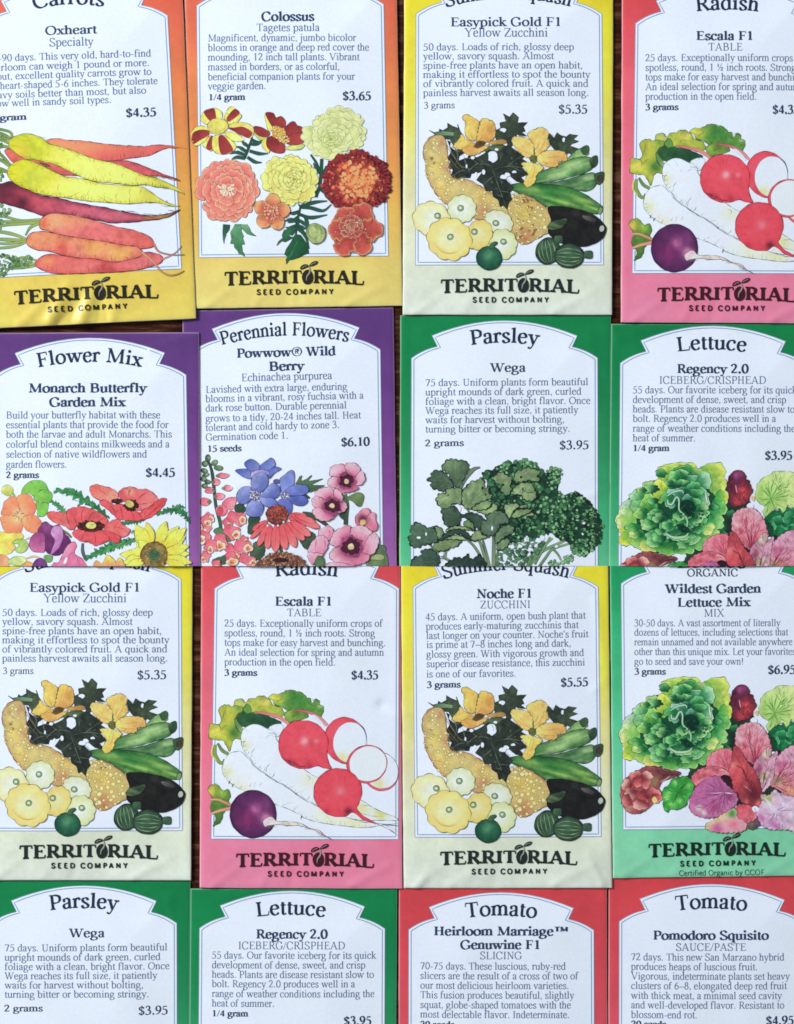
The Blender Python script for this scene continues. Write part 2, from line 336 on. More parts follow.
def put_text(sheet, s, x0, y0, x1, y1, cap, wt, col, sag=0.0, fn=None, track=0.0, weird=0.0):
    """one line of lettering from (x0,y0) to (x1,y1) on its baseline; cap = capital height; sag bends the line upward in the middle"""
    k = cap / 66.0
    adv = text_adv(s, wt) + track * (len(s) - 1)
    dx, dy = x1 - x0, y1 - y0; L = math.hypot(dx, dy); ux, uy = dx / L, dy / L
    kx = L / adv; pen = 0.0
    if sag: R = (L * L / 4 + sag * sag) / (2 * sag)
    for ch in s:
        a, V, F, Z = glyph(ch, wt)
        if len(F):
            X = (V[:, 0]) * kx; Y = V[:, 1] * k
            if sag:
                c = pen * kx + a * kx / 2; off = c - L / 2; ph = math.asin(max(-1, min(1, off / R)))
                lx = X - a * kx / 2
                gx = c + lx * math.cos(ph) + Y * math.sin(ph); gy = (math.sqrt(R * R - off * off) - (R - sag)) + Y * math.cos(ph) - lx * math.sin(ph)
            else: gx = pen * kx + X; gy = Y
            P = np.stack([x0 + gx * ux + gy * uy, y0 + gx * uy - gy * ux], 1)
            if fn is not None: P = fn(P)
            C = np.asarray(col, float)
            sheet.V.append(P); sheet.C.append(np.tile(C, (len(P), 1))); sheet.H.append(3 + Z)
            o = sheet.n; sheet.F += [tuple(i + o for i in f) for f in F]; sheet.n += len(P)
        pen += a + track
# ---------------------------------------------------------------- printed pictures: watercolour shapes with ink outlines
INK = (62, 52, 50)
PW = (224, 234, 248)
class Art:
    def __init__(self): self.els = []; self.o = (0, 0, 1.0); self.rn = random.Random(5)
    def at(self, x0, y0, s=7.218): self.o = (x0, y0, s); return self
    def P(self, pts):
        a = np.asarray(pts, float); return a / self.o[2] + np.array(self.o[:2])
    def el(self, name): self.els.append((name, Sheet())); return self
    @property
    def s(self): return self.els[-1][1]
    def raw(self, outline, col, to=None, ax=None, edge=None, ink=INK, w=.55, n=.15, ns=8, sp=1.6, seed=None, rad=None, streak=None, hatch=None):
        """one painted shape; outline in layout units. to/ax: wash from col to `to` along ax; rad: (x,y,r,colour) round wash; edge: (colour, reach, strength)"""
        seed = seed if seed is not None else self.rn.randrange(9999)
        V, F = fill(outline, sp)
        x, y = V[:, 0], V[:, 1]
        C = np.tile(np.array(col, float), (len(V), 1))
        if to is not None:
            if ax is None: ax = (outline[:, 0].min(), outline[:, 1].min(), outline[:, 0].max(), outline[:, 1].max())
            dx, dy = ax[2] - ax[0], ax[3] - ax[1]; t = ((x - ax[0]) * dx + (y - ax[1]) * dy) / (dx * dx + dy * dy)
            t = smooth(np.clip(t + .22 * fbm(x, y, ns, seed), 0, 1)); C = C + (np.array(to, float) - C) * t[:, None]
        for r in (rad or []):
            q = np.hypot(x - r[0], y - r[1]) / r[2]; t = np.exp(-q * q) * (1 + .5 * fbm(x, y, ns * .7, seed + 3)); C = C + (np.array(r[3], float) - C) * np.clip(t, 0, 1)[:, None]
        for k in (streak or []):            # (angle, pitch, colour, strength)
            u = x * math.sin(k[0]) + y * math.cos(k[0]); v = x * math.cos(k[0]) - y * math.sin(k[0])
            t = np.clip(.5 + 1.6 * vnoise(u, v * .12, k[1], seed + 5), 0, 1) * k[3]; C = C + (np.array(k[2], float) - C) * t[:, None]
        if edge is not None:
            d = dist_to(x, y, outline); t = np.exp(-d / edge[1]) * edge[2] * (1 + .9 * vnoise(x, y, ns, seed + 9)); C = C + (np.array(edge[0], float) - C) * np.clip(t, 0, 1)[:, None]
        wash = np.tanh(3.2 * fbm(x, y, ns * .62, seed + 31)) * .5          # pooled pigment with soft fronts
        C = np.clip(C * (1 + n * fbm(x, y, ns, seed + 1) + n * .55 * wash + n * .7 * fbm(x, y, 2.4, seed + 2))[:, None], 0, 255)
        self.s.add(V, F, C)
        if ink is not None:
            self.rawink(np.vstack([outline, outline[:1]]), w * 1.15, ink, taper=False)
            per = np.hypot(*np.diff(np.vstack([outline, outline[:1]]), axis=0).T).sum(); ext = np.ptp(outline, axis=0).min()
            m = int(per / 4.2) if hatch is None and ext > 5 else int(hatch or 0)
            cen = outline.mean(0); dk = np.clip(np.array(col, float) * .62 + np.array(ink, float) * .1, 0, 255)
            for _ in range(m):
                a = outline[self.rn.randrange(len(outline))]; d = cen - a; L = np.hypot(*d) + 1e-6
                l = min(L * .55, self.rn.uniform(.8, .34 * ext + .8)); d = d / L; q = np.array([-d[1], d[0]]) * self.rn.uniform(-.35, .35)
                self.rawink(np.array([a + d * .2, a + (d + q) * l * .5, a + (d + q * .4) * l]), .42, dk)
    def rawink(self, path, w, col=INK, taper=True):
        path = np.asarray(path)
        k = np.arange(len(path)); sd = self.rn.random() * 99
        ww = w * (.75 + .6 * np.sin(k * .37 + sd) * np.sin(k * .13 + 2 * sd))
        if taper: ww = ww * np.clip(np.minimum(k + .6, len(path) - k - .4) / max(2, len(path) * .3), .15, 1)
        self.s.add(*strip(path, np.maximum(ww, w * .18)), col, self.s.lay + .5 + .04 * self.rn.randrange(8))
    def shape(self, pts, col, rough=0.0, scal=None, **kw):
        o = catmull(self.P(pts), True, .8)
        if scal: o = self.scallop(o, *scal)
        if rough: o = self.rough(o, rough)
        self.raw(o, col, **kw)
    def rough(self, o, amp, sc=2.2):
        sd = self.rn.randrange(999); c = o.mean(0); d = o - c; L = np.hypot(d[:, 0], d[:, 1])[:, None] + 1e-6
        return o + d / L * (amp * 2 * vnoise(o[:, 0], o[:, 1], sc, sd))[:, None]
    def scallop(self, o, amp, per, grow=0.0):
        d = np.roll(o, -1, 0) - o; L = np.hypot(d[:, 0], d[:, 1]); st = np.concatenate([[0], np.cumsum(L)[:-1]]); tot = L.sum(); k = max(3, round(tot / per))
        t = np.roll(o, -1, 0) - np.roll(o, 1, 0); t /= np.hypot(t[:, 0], t[:, 1])[:, None] + 1e-9; nn = np.stack([t[:, 1], -t[:, 0]], 1)
        if ((np.roll(o[:, 0], -1) - o[:, 0]) * (np.roll(o[:, 1], -1) + o[:, 1])).sum() > 0: nn = -nn
        ph = st / tot * k + .5 * vnoise(st, st * 0, per * 1.7, self.rn.randrange(999))
        return o + nn * (amp * (np.abs(np.sin(math.pi * ph)) - .55) * (1 + .7 * vnoise(st, st * 0 + 3, per * 2.3, 5)) + grow)[:, None]
    def poly(self, pts, col, **kw):       # straight-edged jagged shape
        p = self.P(pts); q = np.vstack([p, p[:1]]); out = []
        for a, b in zip(q[:-1], q[1:]):
            k = max(1, int(np.hypot(*(b - a)) / 1.0)); out += [a + (b - a) * i / k for i in range(k)]
        self.raw(np.array(out), col, **kw)
    def ell(self, c, r, col, rot=0, rough=0.0, lobes=0, depth=0.0, step=None, **kw):
        """ellipse in drawing units; lobes/depth scallop the rim"""
        kw.setdefault('hatch', 0)
        c = self.P([c])[0]; rx, ry = np.array(r) / self.o[2]
        n = max(14, int(2 * math.pi * max(rx, ry) / (step or .9)))
        a = np.arange(n) * 2 * math.pi / n
        m = 1 + (depth * (np.abs(np.sin(a * lobes / 2 + rot)) - .5) if lobes else 0)
        x, y = rx * np.cos(a) * m, ry * np.sin(a) * m; cr, sr = math.cos(rot), math.sin(rot)
        o = np.stack([c[0] + x * cr - y * sr, c[1] + x * sr + y * cr], 1)
        if rough: o = self.rough(o, rough)
        self.raw(o, col, **kw)
    def ink(self, pts, w=.5, col=INK, taper=True): self.rawink(catmull(self.P(pts), False, .9), w, col, taper)
    def stalk(self, pts, w, col, to=None, ink=INK, iw=.4):
        p = catmull(self.P(pts), False, 1.0); n = len(p); t = np.linspace(0, 1, n)
        ww = np.interp(t, np.linspace(0, 1, len(w)), w) if hasattr(w, '__len__') else np.full(n, w)
        self.s.lay += 1
        if ink is not None: self.s.add(*strip(p, ww + 2 * iw * .7), ink, self.s.lay)
        C = np.array(col, float) + (np.array(to if to is not None else col, float) - np.array(col, float)) * np.r_[t, t][:, None]
        self.s.add(*strip(p, ww), C, self.s.lay + .4)
    def ticks(self, pts, n, L, col=INK, w=.55, side=1, lean=0.0):
        L = L * 1.25
        p = catmull(self.P(pts), False, .8)
        for i in range(n):
            k = int((i + .2 + .6 * self.rn.random()) / n * (len(p) - 2)); a = p[k]; d = p[k + 1] - p[k]; d = d / (np.hypot(*d) + 1e-9)
            nn = np.array([d[1], -d[0]]) * side; l = L * (.5 + self.rn.random())
            b = a + nn * l + d * (lean + self.rn.uniform(-.3, .3)) * l
            self.rawink(np.array([a, a + (b - a) * .5 + d * .15 * l, b]), w, col)
    def dots(self, n, region, r, col, to=None, ink=None, keep=None, iw=.35, sq=.85):
        """scattered small marks inside an outline (drawing units)"""
        o = catmull(self.P(region), True, 1.5); lo, hi = o.min(0), o.max(0); pl = []; base = self.s.lay + 1; self.s.lay += 5
        for _ in range(n * 30):
            if len(pl) >= n: break
            q = np.array([self.rn.uniform(lo[0], hi[0]), self.rn.uniform(lo[1], hi[1])])
            if not inside(q[:1], q[1:], o)[0] or (keep and not keep(q)): continue
            rr = self.rn.uniform(*r)
            if any(np.hypot(*(q - a)) < (rr + b) * sq for a, b in pl): continue
            pl.append((q, rr)); a = np.linspace(0, 2 * math.pi, 11)[:-1]; ph = self.rn.random() * 6
            e = np.stack([q[0] + rr * np.cos(a) * (1 + .2 * np.sin(2 * a + ph)), q[1] + rr * np.sin(a) * (1 + .2 * np.cos(3 * a + ph))], 1)
            if ink is not None:
                d = (e - q); self.s.add(q + d * (1 + iw / rr), [tuple(range(10))], ink, base + len(pl) % 12 * .4)
            t = self.rn.random(); c = np.array(col, float) + (np.array(to if to is not None else col, float) - np.array(col, float)) * t
            self.s.add(np.vstack([e, q[None]]), [(i, (i + 1) % 10, 10) for i in range(10)], np.clip(np.vstack([np.tile(c, (10, 1)), c[None] * 1.1]), 0, 255), base + len(pl) % 12 * .4 + .2)
    def feather(self, pts, w, col, to, lobes=9, ink=(40, 60, 48), jag=.8):
        """toothed leaf along a midrib"""
        p = catmull(self.P(pts), False, .8); n = len(p); t = np.linspace(0, 1, n)
        d = np.gradient(p, axis=0); d /= np.hypot(d[:, 0], d[:, 1])[:, None] + 1e-9; nn = np.stack([-d[:, 1], d[:, 0]], 1)
        env = np.sin(np.clip(t * .93 + .05, 0, 1) * math.pi) ** .6 * w / 2
        saw = lambda ph: (1 - jag * ((t * lobes + ph) % 1.0)) * (1 + .25 * np.sin(t * 40 + ph * 9))
        A = p + nn * (env * saw(.1))[:, None] + d * (env * .3)[:, None]; B = p - nn * (env * saw(.55))[:, None] + d * (env * .3)[:, None]
        o = np.vstack([A, B[::-1]])
        self.raw(o, col, to=to, ink=ink, w=.35, n=.2, ns=4, sp=1.2)
        self.rawink(p, .45, tuple(np.array(ink) * .9))
    def ruffle(self, c, r, rings, base, tip, rim, ink, seed=1, squash=1.0, core=None, turn=0.0, w=.5, fat=1.25):
        """many-petalled bloom: rings of scalloped petals, outside in; c, r in layout units"""
        rn = random.Random(seed); cx, cy = c; base_lay = self.s.lay
        for k in range(rings):
            ro = r * (1 - k / (rings + .35)); ri = r * max(0.05, (1 - (k + 1.9) / (rings + .35))); m = max(4, int(round(7.6 - k * .8)))
            for j in range(m):
                a0 = turn + (j + .5 * (k % 2)) * 2 * math.pi / m + rn.uniform(-.15, .15); hw = math.pi / m * fat
                rr = ro * rn.uniform(.84, 1.06); t = np.linspace(-1, 1, 23)
                ph = rn.random() * 6; lob = rn.choice([2.2, 3.0, 3.8])
                er = rr * (1 - .17 * np.abs(t) ** 3 + .085 * (np.abs(np.sin(t * lob * math.pi * .5 + ph)) - .6))
                ang = a0 + t * hw; q = [(cx + e * math.cos(g_), cy + squash * e * math.sin(g_)) for e, g_ in zip(er, ang)]
                q += [(cx + ri * math.cos(a0 + s_ * hw * .5), cy + squash * ri * math.sin(a0 + s_ * hw * .5)) for s_ in (1, .3, -.3, -1)]
                o = catmull(q, True, 1.0)
                fx, fy = cx + ri * .8 * math.cos(a0), cy + squash * ri * .8 * math.sin(a0); tx, ty = cx + rr * math.cos(a0), cy + squash * rr * math.sin(a0)
                self.s.lay = base_lay + 3 * k + (2 if j == m - 1 else j % 2)
                self.raw(o, base, to=tip, ax=(fx, fy, tx, ty), edge=(rim, .9, .75) if rim is not None else None, ink=ink, w=w, n=.10, sp=1.5)
        self.s.lay = base_lay + 3 * rings + 1
def smooth(t): return t * t * (3 - 2 * t)
_cache = {}
def pic(fn):
    def get():
        if fn.__name__ not in _cache:
            a = Art(); fn(a); _cache[fn.__name__] = a.els
        return _cache[fn.__name__]
    return get

@pic
def carrots(A):
    Gk = (48, 74, 44)
    A.el('vegetable_picture').at(0, 0, 1)
    for p, w in [([(-14, 132), (-2, 133), (8, 137), (13, 143)], [1, 2.6, 2.4]), ([(-12, 127), (2, 130), (11, 133), (13, 139)], [1, 2.2, 2]), ([(-12, 143), (0, 140), (10, 144)], [1, 2.8, 2]),
                 ([(-12, 152), (2, 147), (10, 148)], [1, 3, 2]), ([(-14, 138), (-2, 137), (9, 140)], [1.5, 2.4, 1.6]), ([(-14, 152), (-2, 153), (7, 161), (12, 168)], [2, 2.6, 2]), ([(-12, 160), (0, 160), (9, 166)], [2, 3, 2.2]),
                 ([(-14, 168), (0, 169), (8, 172)], [2, 2.8, 2]), ([(-14, 180), (0, 172), (9, 173)], [2, 2.4, 1.6]), ([(-10, 176), (-2, 176), (5, 170)], [2, 2, 1.2])]:
        A.stalk(p, w, (74, 112, 52), (136, 160, 84), Gk, .5)
    for p, w in [([(-12, 217), (4, 217), (22, 221), (41, 220)], [1.6, 2.2, 2]), ([(-12, 221), (6, 222), (24, 222.5), (41, 222)], [1.5, 2.6, 2]), ([(-10, 228), (10, 225), (26, 224), (41, 223)], [1.6, 2.8, 2]),
                 ([(26, 236), (31, 228), (40, 224)], [1, 2.6, 2.2]), ([(-12, 231), (6, 233), (18, 236), (28, 240)], [2, 3.2, 2]), ([(-12, 239), (8, 240), (28, 241)], [2, 3.4, 2]), ([(-12, 249), (6, 248), (18, 246), (28, 242)], [1.4, 2.4, 1.6]),
                 ([(-12, 243), (8, 244), (26, 241.5)], [1.4, 2.2, 1.4]), ([(14, 266), (24, 265), (37, 264)], [2, 2.8, 2]), ([(12, 261), (24, 258), (37, 261)], [1.4, 2.2, 1.6]), ([(10, 269), (24, 268), (38, 266)], [1.4, 2.2, 1.4])]:
        A.stalk(p, w, (112, 146, 84), (158, 176, 96), Gk, .45)
    for reg, n in [([(-8, 208), (8, 207), (11, 214), (4, 218), (2, 228), (-8, 230)], 26), ([(-6, 258), (4, 254), (16, 257), (22, 264), (10, 270), (2, 278), (-6, 276)], 44), ([(-8, 128), (2, 131), (4, 150), (-8, 152)], 14), ([(16, 262), (30, 256), (36, 260), (24, 268)], 12), ([(-6, 172), (4, 173), (2, 180), (-6, 180)], 10)]:
        A.dots(n, reg, (1.0, 2.2), (66, 112, 62), (140, 172, 112), (44, 74, 50))
    O1, O2 = (230, 146, 104), (220, 106, 100)
    A.el('carrot'); p = [(40, 146), (49, 140.5), (58, 139.4), (70, 141), (84, 141.7), (100, 144), (115, 145.5), (130, 146.5), (145, 147), (155, 145.4), (168, 145.6), (178, 147.6), (168, 148.4), (158, 152), (150, 156), (138, 158), (125, 160), (113, 162), (100, 161), (88, 160), (70, 156)]
    A.shape(p, O1, to=O2, ax=(100, 142, 104, 162), edge=((196, 82, 84), 1.6, .5), w=.5, n=.06); A.ticks([(70, 141), (100, 144), (130, 146.5), (150, 146)], 9, 2, side=-1); A.ticks([(98, 161), (125, 160), (150, 156), (160, 152)], 14, 3.2)
    A.stalk([(174, 147), (180, 147.6), (187, 149)], [1.2, .7, .4], (214, 120, 92), None, None)
    A.el('carrot'); p = [(5, 151), (12, 149.5), (24, 154), (60, 162), (100, 162), (113, 161.6), (125, 161), (140, 165), (155, 171), (165, 175), (175, 178.4), (180.5, 181.4), (172, 179), (160, 176.6), (148, 176), (138, 176), (110, 176), (90, 176), (74, 176.4), (62, 175.5), (50, 170), (30, 166), (14, 163), (9, 158)]
    A.shape(p, (214, 104, 88), to=(212, 96, 104), ax=(20, 160, 130, 168), edge=((150, 62, 66), 1.4, .6), w=.55); A.ticks([(125, 161), (150, 169), (172, 178)], 12, 2.4, side=-1); A.ticks([(50, 169), (62, 174)], 4, 2); A.ticks([(140, 175.5), (172, 179)], 6, 1.6)
    A.shape([(40, 163), (46, 164), (52, 167), (46, 167.5)], (112, 60, 62), ink=None)
    Y0, Y1 = (202, 204, 48), (236, 236, 118)
    A.el('yellow_carrot'); p = [(9, 143), (10, 140.5), (15, 137), (25, 134.2), (35, 135.6), (43, 139), (50, 144.6), (60, 147), (72, 151), (80, 154), (90, 158), (100, 161), (112, 163.2), (122, 166.5), (135, 172), (145, 176), (157, 178.5), (165, 182), (175, 187), (183.5, 193.5), (176, 191), (168, 188.4), (155, 187.4), (145, 185.2), (135, 186.2), (120, 184.6), (107, 183.4), (97, 182.6), (88, 180), (78, 176), (66, 170), (55, 165), (45, 162.6), (35, 160.5), (25, 159), (17, 154.4), (12, 150), (9.3, 147)]
    A.shape(p, Y0, to=Y1, ax=(20, 142, 80, 170), edge=((150, 164, 44), 1.3, .55), ink=(84, 92, 40), w=.55, n=.07, rad=[(34, 150, 12, (186, 198, 50)), (160, 182, 14, (206, 206, 84)), (22, 155, 8, (222, 196, 70))])
    A.ticks([(25, 159), (45, 162.6), (66, 170), (88, 180), (107, 183.4), (135, 186.2), (155, 187.4), (172, 189.5)], 34, 2.6, (92, 92, 40)); A.ticks([(43, 139), (60, 147), (80, 154), (100, 161), (122, 166.5), (145, 176), (165, 182)], 22, 2.4, (100, 100, 44), side=-1)
    A.stalk([(178, 190), (183, 192.5), (184, 195)], [1.4, .8, .4], (196, 200, 112), None, (90, 96, 50), .3)
    A.el('yellow_carrot'); p = [(8, 172), (8.4, 169.6), (10, 166.6), (15, 163), (22, 160.5), (30, 161), (40, 165), (50, 170), (58, 174), (65, 177.4), (75, 178.2), (88, 180.6), (100, 184), (115, 185.6), (130, 186.6), (142, 187.4), (152, 193), (162, 200), (170, 204), (180, 206.4), (172, 206.6), (160, 203.6), (150, 203), (138, 204), (125, 204.6), (110, 203.4), (95, 202.4), (82, 201), (70, 199), (55, 197), (42, 195), (30, 191), (20, 187), (12, 181), (8.4, 176.4)]
    A.shape(p, (206, 206, 46), to=Y1, ax=(20, 174, 78, 192), edge=((168, 172, 46), 1.4, .5), ink=(88, 92, 40), w=.55, n=.07, rad=[(34, 178, 12, (190, 200, 66)), (150, 197, 14, (212, 210, 92))])
    A.ticks([(12, 181), (30, 191), (55, 197), (82, 201), (110, 203.4), (138, 204), (160, 203.8), (170, 206)], 38, 3, (84, 86, 38)); A.ticks([(30, 161), (58, 174), (88, 180.6)], 9, 2, (110, 110, 48), side=-1)
    A.ink([(131, 189), (130, 194), (132, 199)], .4, (120, 122, 50)); A.ink([(143, 189), (140.5, 194), (142, 199)], .4, (120, 122, 50))
    for x, y, h in [(100, 170, 5), (112, 172, 5), (124, 175, 4), (138, 179, 3.4), (150, 182, 2.6), (90, 192, 5), (106, 194, 5), (118, 195, 5), (60, 186, 6), (50, 153, 5), (70, 160, 6)]: A.ink([(x, y - h * .2), (x - 1.6, y + h * .5), (x - .4, y + h)], .4, (150, 150, 60))
    A.el('purple_carrot'); p = [(-6, 187), (3, 184), (12, 182), (20, 187), (30, 191), (42, 196), (58, 198.5), (72, 202), (80, 203.6), (95, 206.6), (105, 208), (118, 211), (128, 213), (140, 215), (150, 216), (162, 215.4), (172, 213), (180.5, 209.6), (171, 216.4), (160, 219.6), (148, 221), (135, 222.6), (122, 223.4), (110, 223.4), (95, 220.4), (80, 217.4), (65, 215.6), (52, 215.6), (45, 217), (35, 213.4), (25, 210), (15, 207), (5, 204), (-6, 201)]
    A.shape(p, (176, 66, 80), to=(212, 104, 124), ax=(14, 196, 90, 212), edge=((88, 34, 54), 2.6, .8), ink=(58, 30, 44), w=.7, rad=[(0, 192, 15, (112, 42, 58)), (8, 186, 12, (92, 36, 54)), (22, 206, 9, (92, 34, 52)), (152, 218, 9, (226, 160, 92)), (166, 216, 11, (212, 200, 82)), (178, 211, 7, (190, 200, 120)), (121, 212, 3, (232, 186, 160))])
    A.ticks([(50, 215.6), (80, 217.4), (110, 223.4), (135, 222.6)], 16, 2.4, (70, 34, 50)); A.ticks([(72, 202), (105, 208), (140, 215)], 9, 2.2, (90, 40, 56), side=-1)
    A.el('carrot'); p = [(36, 266), (38, 260), (45, 256), (52, 254.6), (65, 256.5), (80, 258.5), (95, 259), (108, 262), (120, 261.6), (133, 258.6), (145, 253), (155, 253.4), (161, 255.6), (163.4, 259.6), (160, 264), (152, 267), (140, 270), (125, 272), (110, 273), (95, 273.5), (80, 274), (65, 274.5), (52, 273.6), (42, 270)]
    A.shape(p, (220, 112, 104), to=(222, 116, 118), ax=(60, 256, 140, 272), edge=((188, 68, 72), 1.8, .6), w=.6, rad=[(48, 260, 6, (232, 140, 92)), (108, 268, 10, (200, 84, 86))]); A.ticks([(44, 271), (65, 274.5), (95, 273.5), (125, 272), (152, 267)], 20, 4, (130, 52, 50)); A.ink([(133, 262), (131, 267), (134, 270)], .5, (160, 64, 66))
    A.stalk([(163, 259.4), (170, 256.4), (177, 252), (182, 246)], [1.3, .9, .4], (222, 150, 130), (150, 150, 140), (120, 80, 72), .3)
    A.el('carrot'); p = [(40, 225), (42, 219), (50, 214.6), (58, 214), (75, 216), (90, 219.6), (105, 224), (120, 228), (135, 231), (148, 236), (153.4, 241), (154.4, 246), (150, 248.4), (140, 249.2), (128, 246.4), (110, 243.4), (95, 241), (78, 239.6), (60, 235), (48, 231.4), (41, 229)]
    A.shape(p, (228, 152, 112), to=(224, 114, 116), ax=(70, 216, 78, 238), edge=((198, 84, 82), 1.5, .5), w=.6, rad=[(44, 224, 5, (222, 118, 84)), (140, 242, 22, (222, 106, 98))]); A.ticks([(75, 216), (105, 224), (135, 231), (150, 237)], 9, 2.2, (110, 60, 60), side=-1); A.ticks([(100, 242), (128, 246.4), (142, 249)], 8, 2.4, (140, 60, 56))
    A.ink([(47, 219), (44.4, 225), (47, 230)], .5, (160, 82, 56))
    A.stalk([(154, 244), (158, 251), (165, 254), (175, 255.4), (184.6, 255)], [1.8, 1.4, 1, .5], (216, 120, 110), (130, 130, 110), (84, 70, 70), .3)
    A.el('carrot'); p = [(27, 243), (29, 236), (35, 232.6), (45, 232), (60, 235), (80, 238.6), (95, 240.6), (110, 243), (125, 246), (136, 247), (141.6, 250), (143.4, 254), (140, 257.4), (130, 260.4), (118, 262.6), (108, 262), (95, 259.4), (80, 258.6), (65, 256), (50, 252), (38, 250.6), (30, 247)]
    A.shape(p, (226, 146, 106), to=(226, 124, 116), ax=(70, 236, 74, 258), edge=((190, 76, 72), 1.6, .55), w=.65, rad=[(120, 252, 16, (238, 168, 92)), (95, 247, 12, (238, 164, 96)), (62, 250, 8, (206, 90, 78))]); A.ticks([(32, 248), (50, 252), (65, 256), (95, 259.4), (118, 262.6), (136, 258)], 20, 3.6, (130, 52, 46)); A.ticks([(50, 233), (80, 238.6), (110, 243)], 7, 2.4, (130, 64, 54), side=-1)
    A.stalk([(142.4, 253), (150, 259), (156, 265), (162, 272), (170, 275.6), (178, 274.4), (184.6, 271)], [1.7, 1.5, 1.2, .6], (226, 156, 130), (160, 130, 84), (110, 80, 60), .35)

def daisy_petal(A, cx, cy, ang, L, w, col, to, ink, rim=None, seed=0, notch=.0):
    t = np.linspace(0, 1, 13); ww = w * np.sin(np.clip(t, .06, .97) * math.pi) ** .55 * (.65 + .5 * t); ww = ww * (1 + notch * np.sin(t * 21 + ang * 7)); L = L * (1 + .12 * notch)
    ax, ay = math.cos(ang), math.sin(ang)
    up = [(cx + L * a * ax - b * ay / 2, cy + L * a * ay + b * ax / 2) for a, b in zip(t, ww)]
    dn = [(cx + L * a * ax + b * ay / 2, cy + L * a * ay - b * ax / 2) for a, b in zip(t, ww)][::-1]
    A.raw(catmull(up + dn, True, .9), col, to=to, ax=(cx, cy, cx + L * ax, cy + L * ay), edge=(rim, .8, .7) if rim is not None else None, ink=ink, w=.5, sp=1.4)

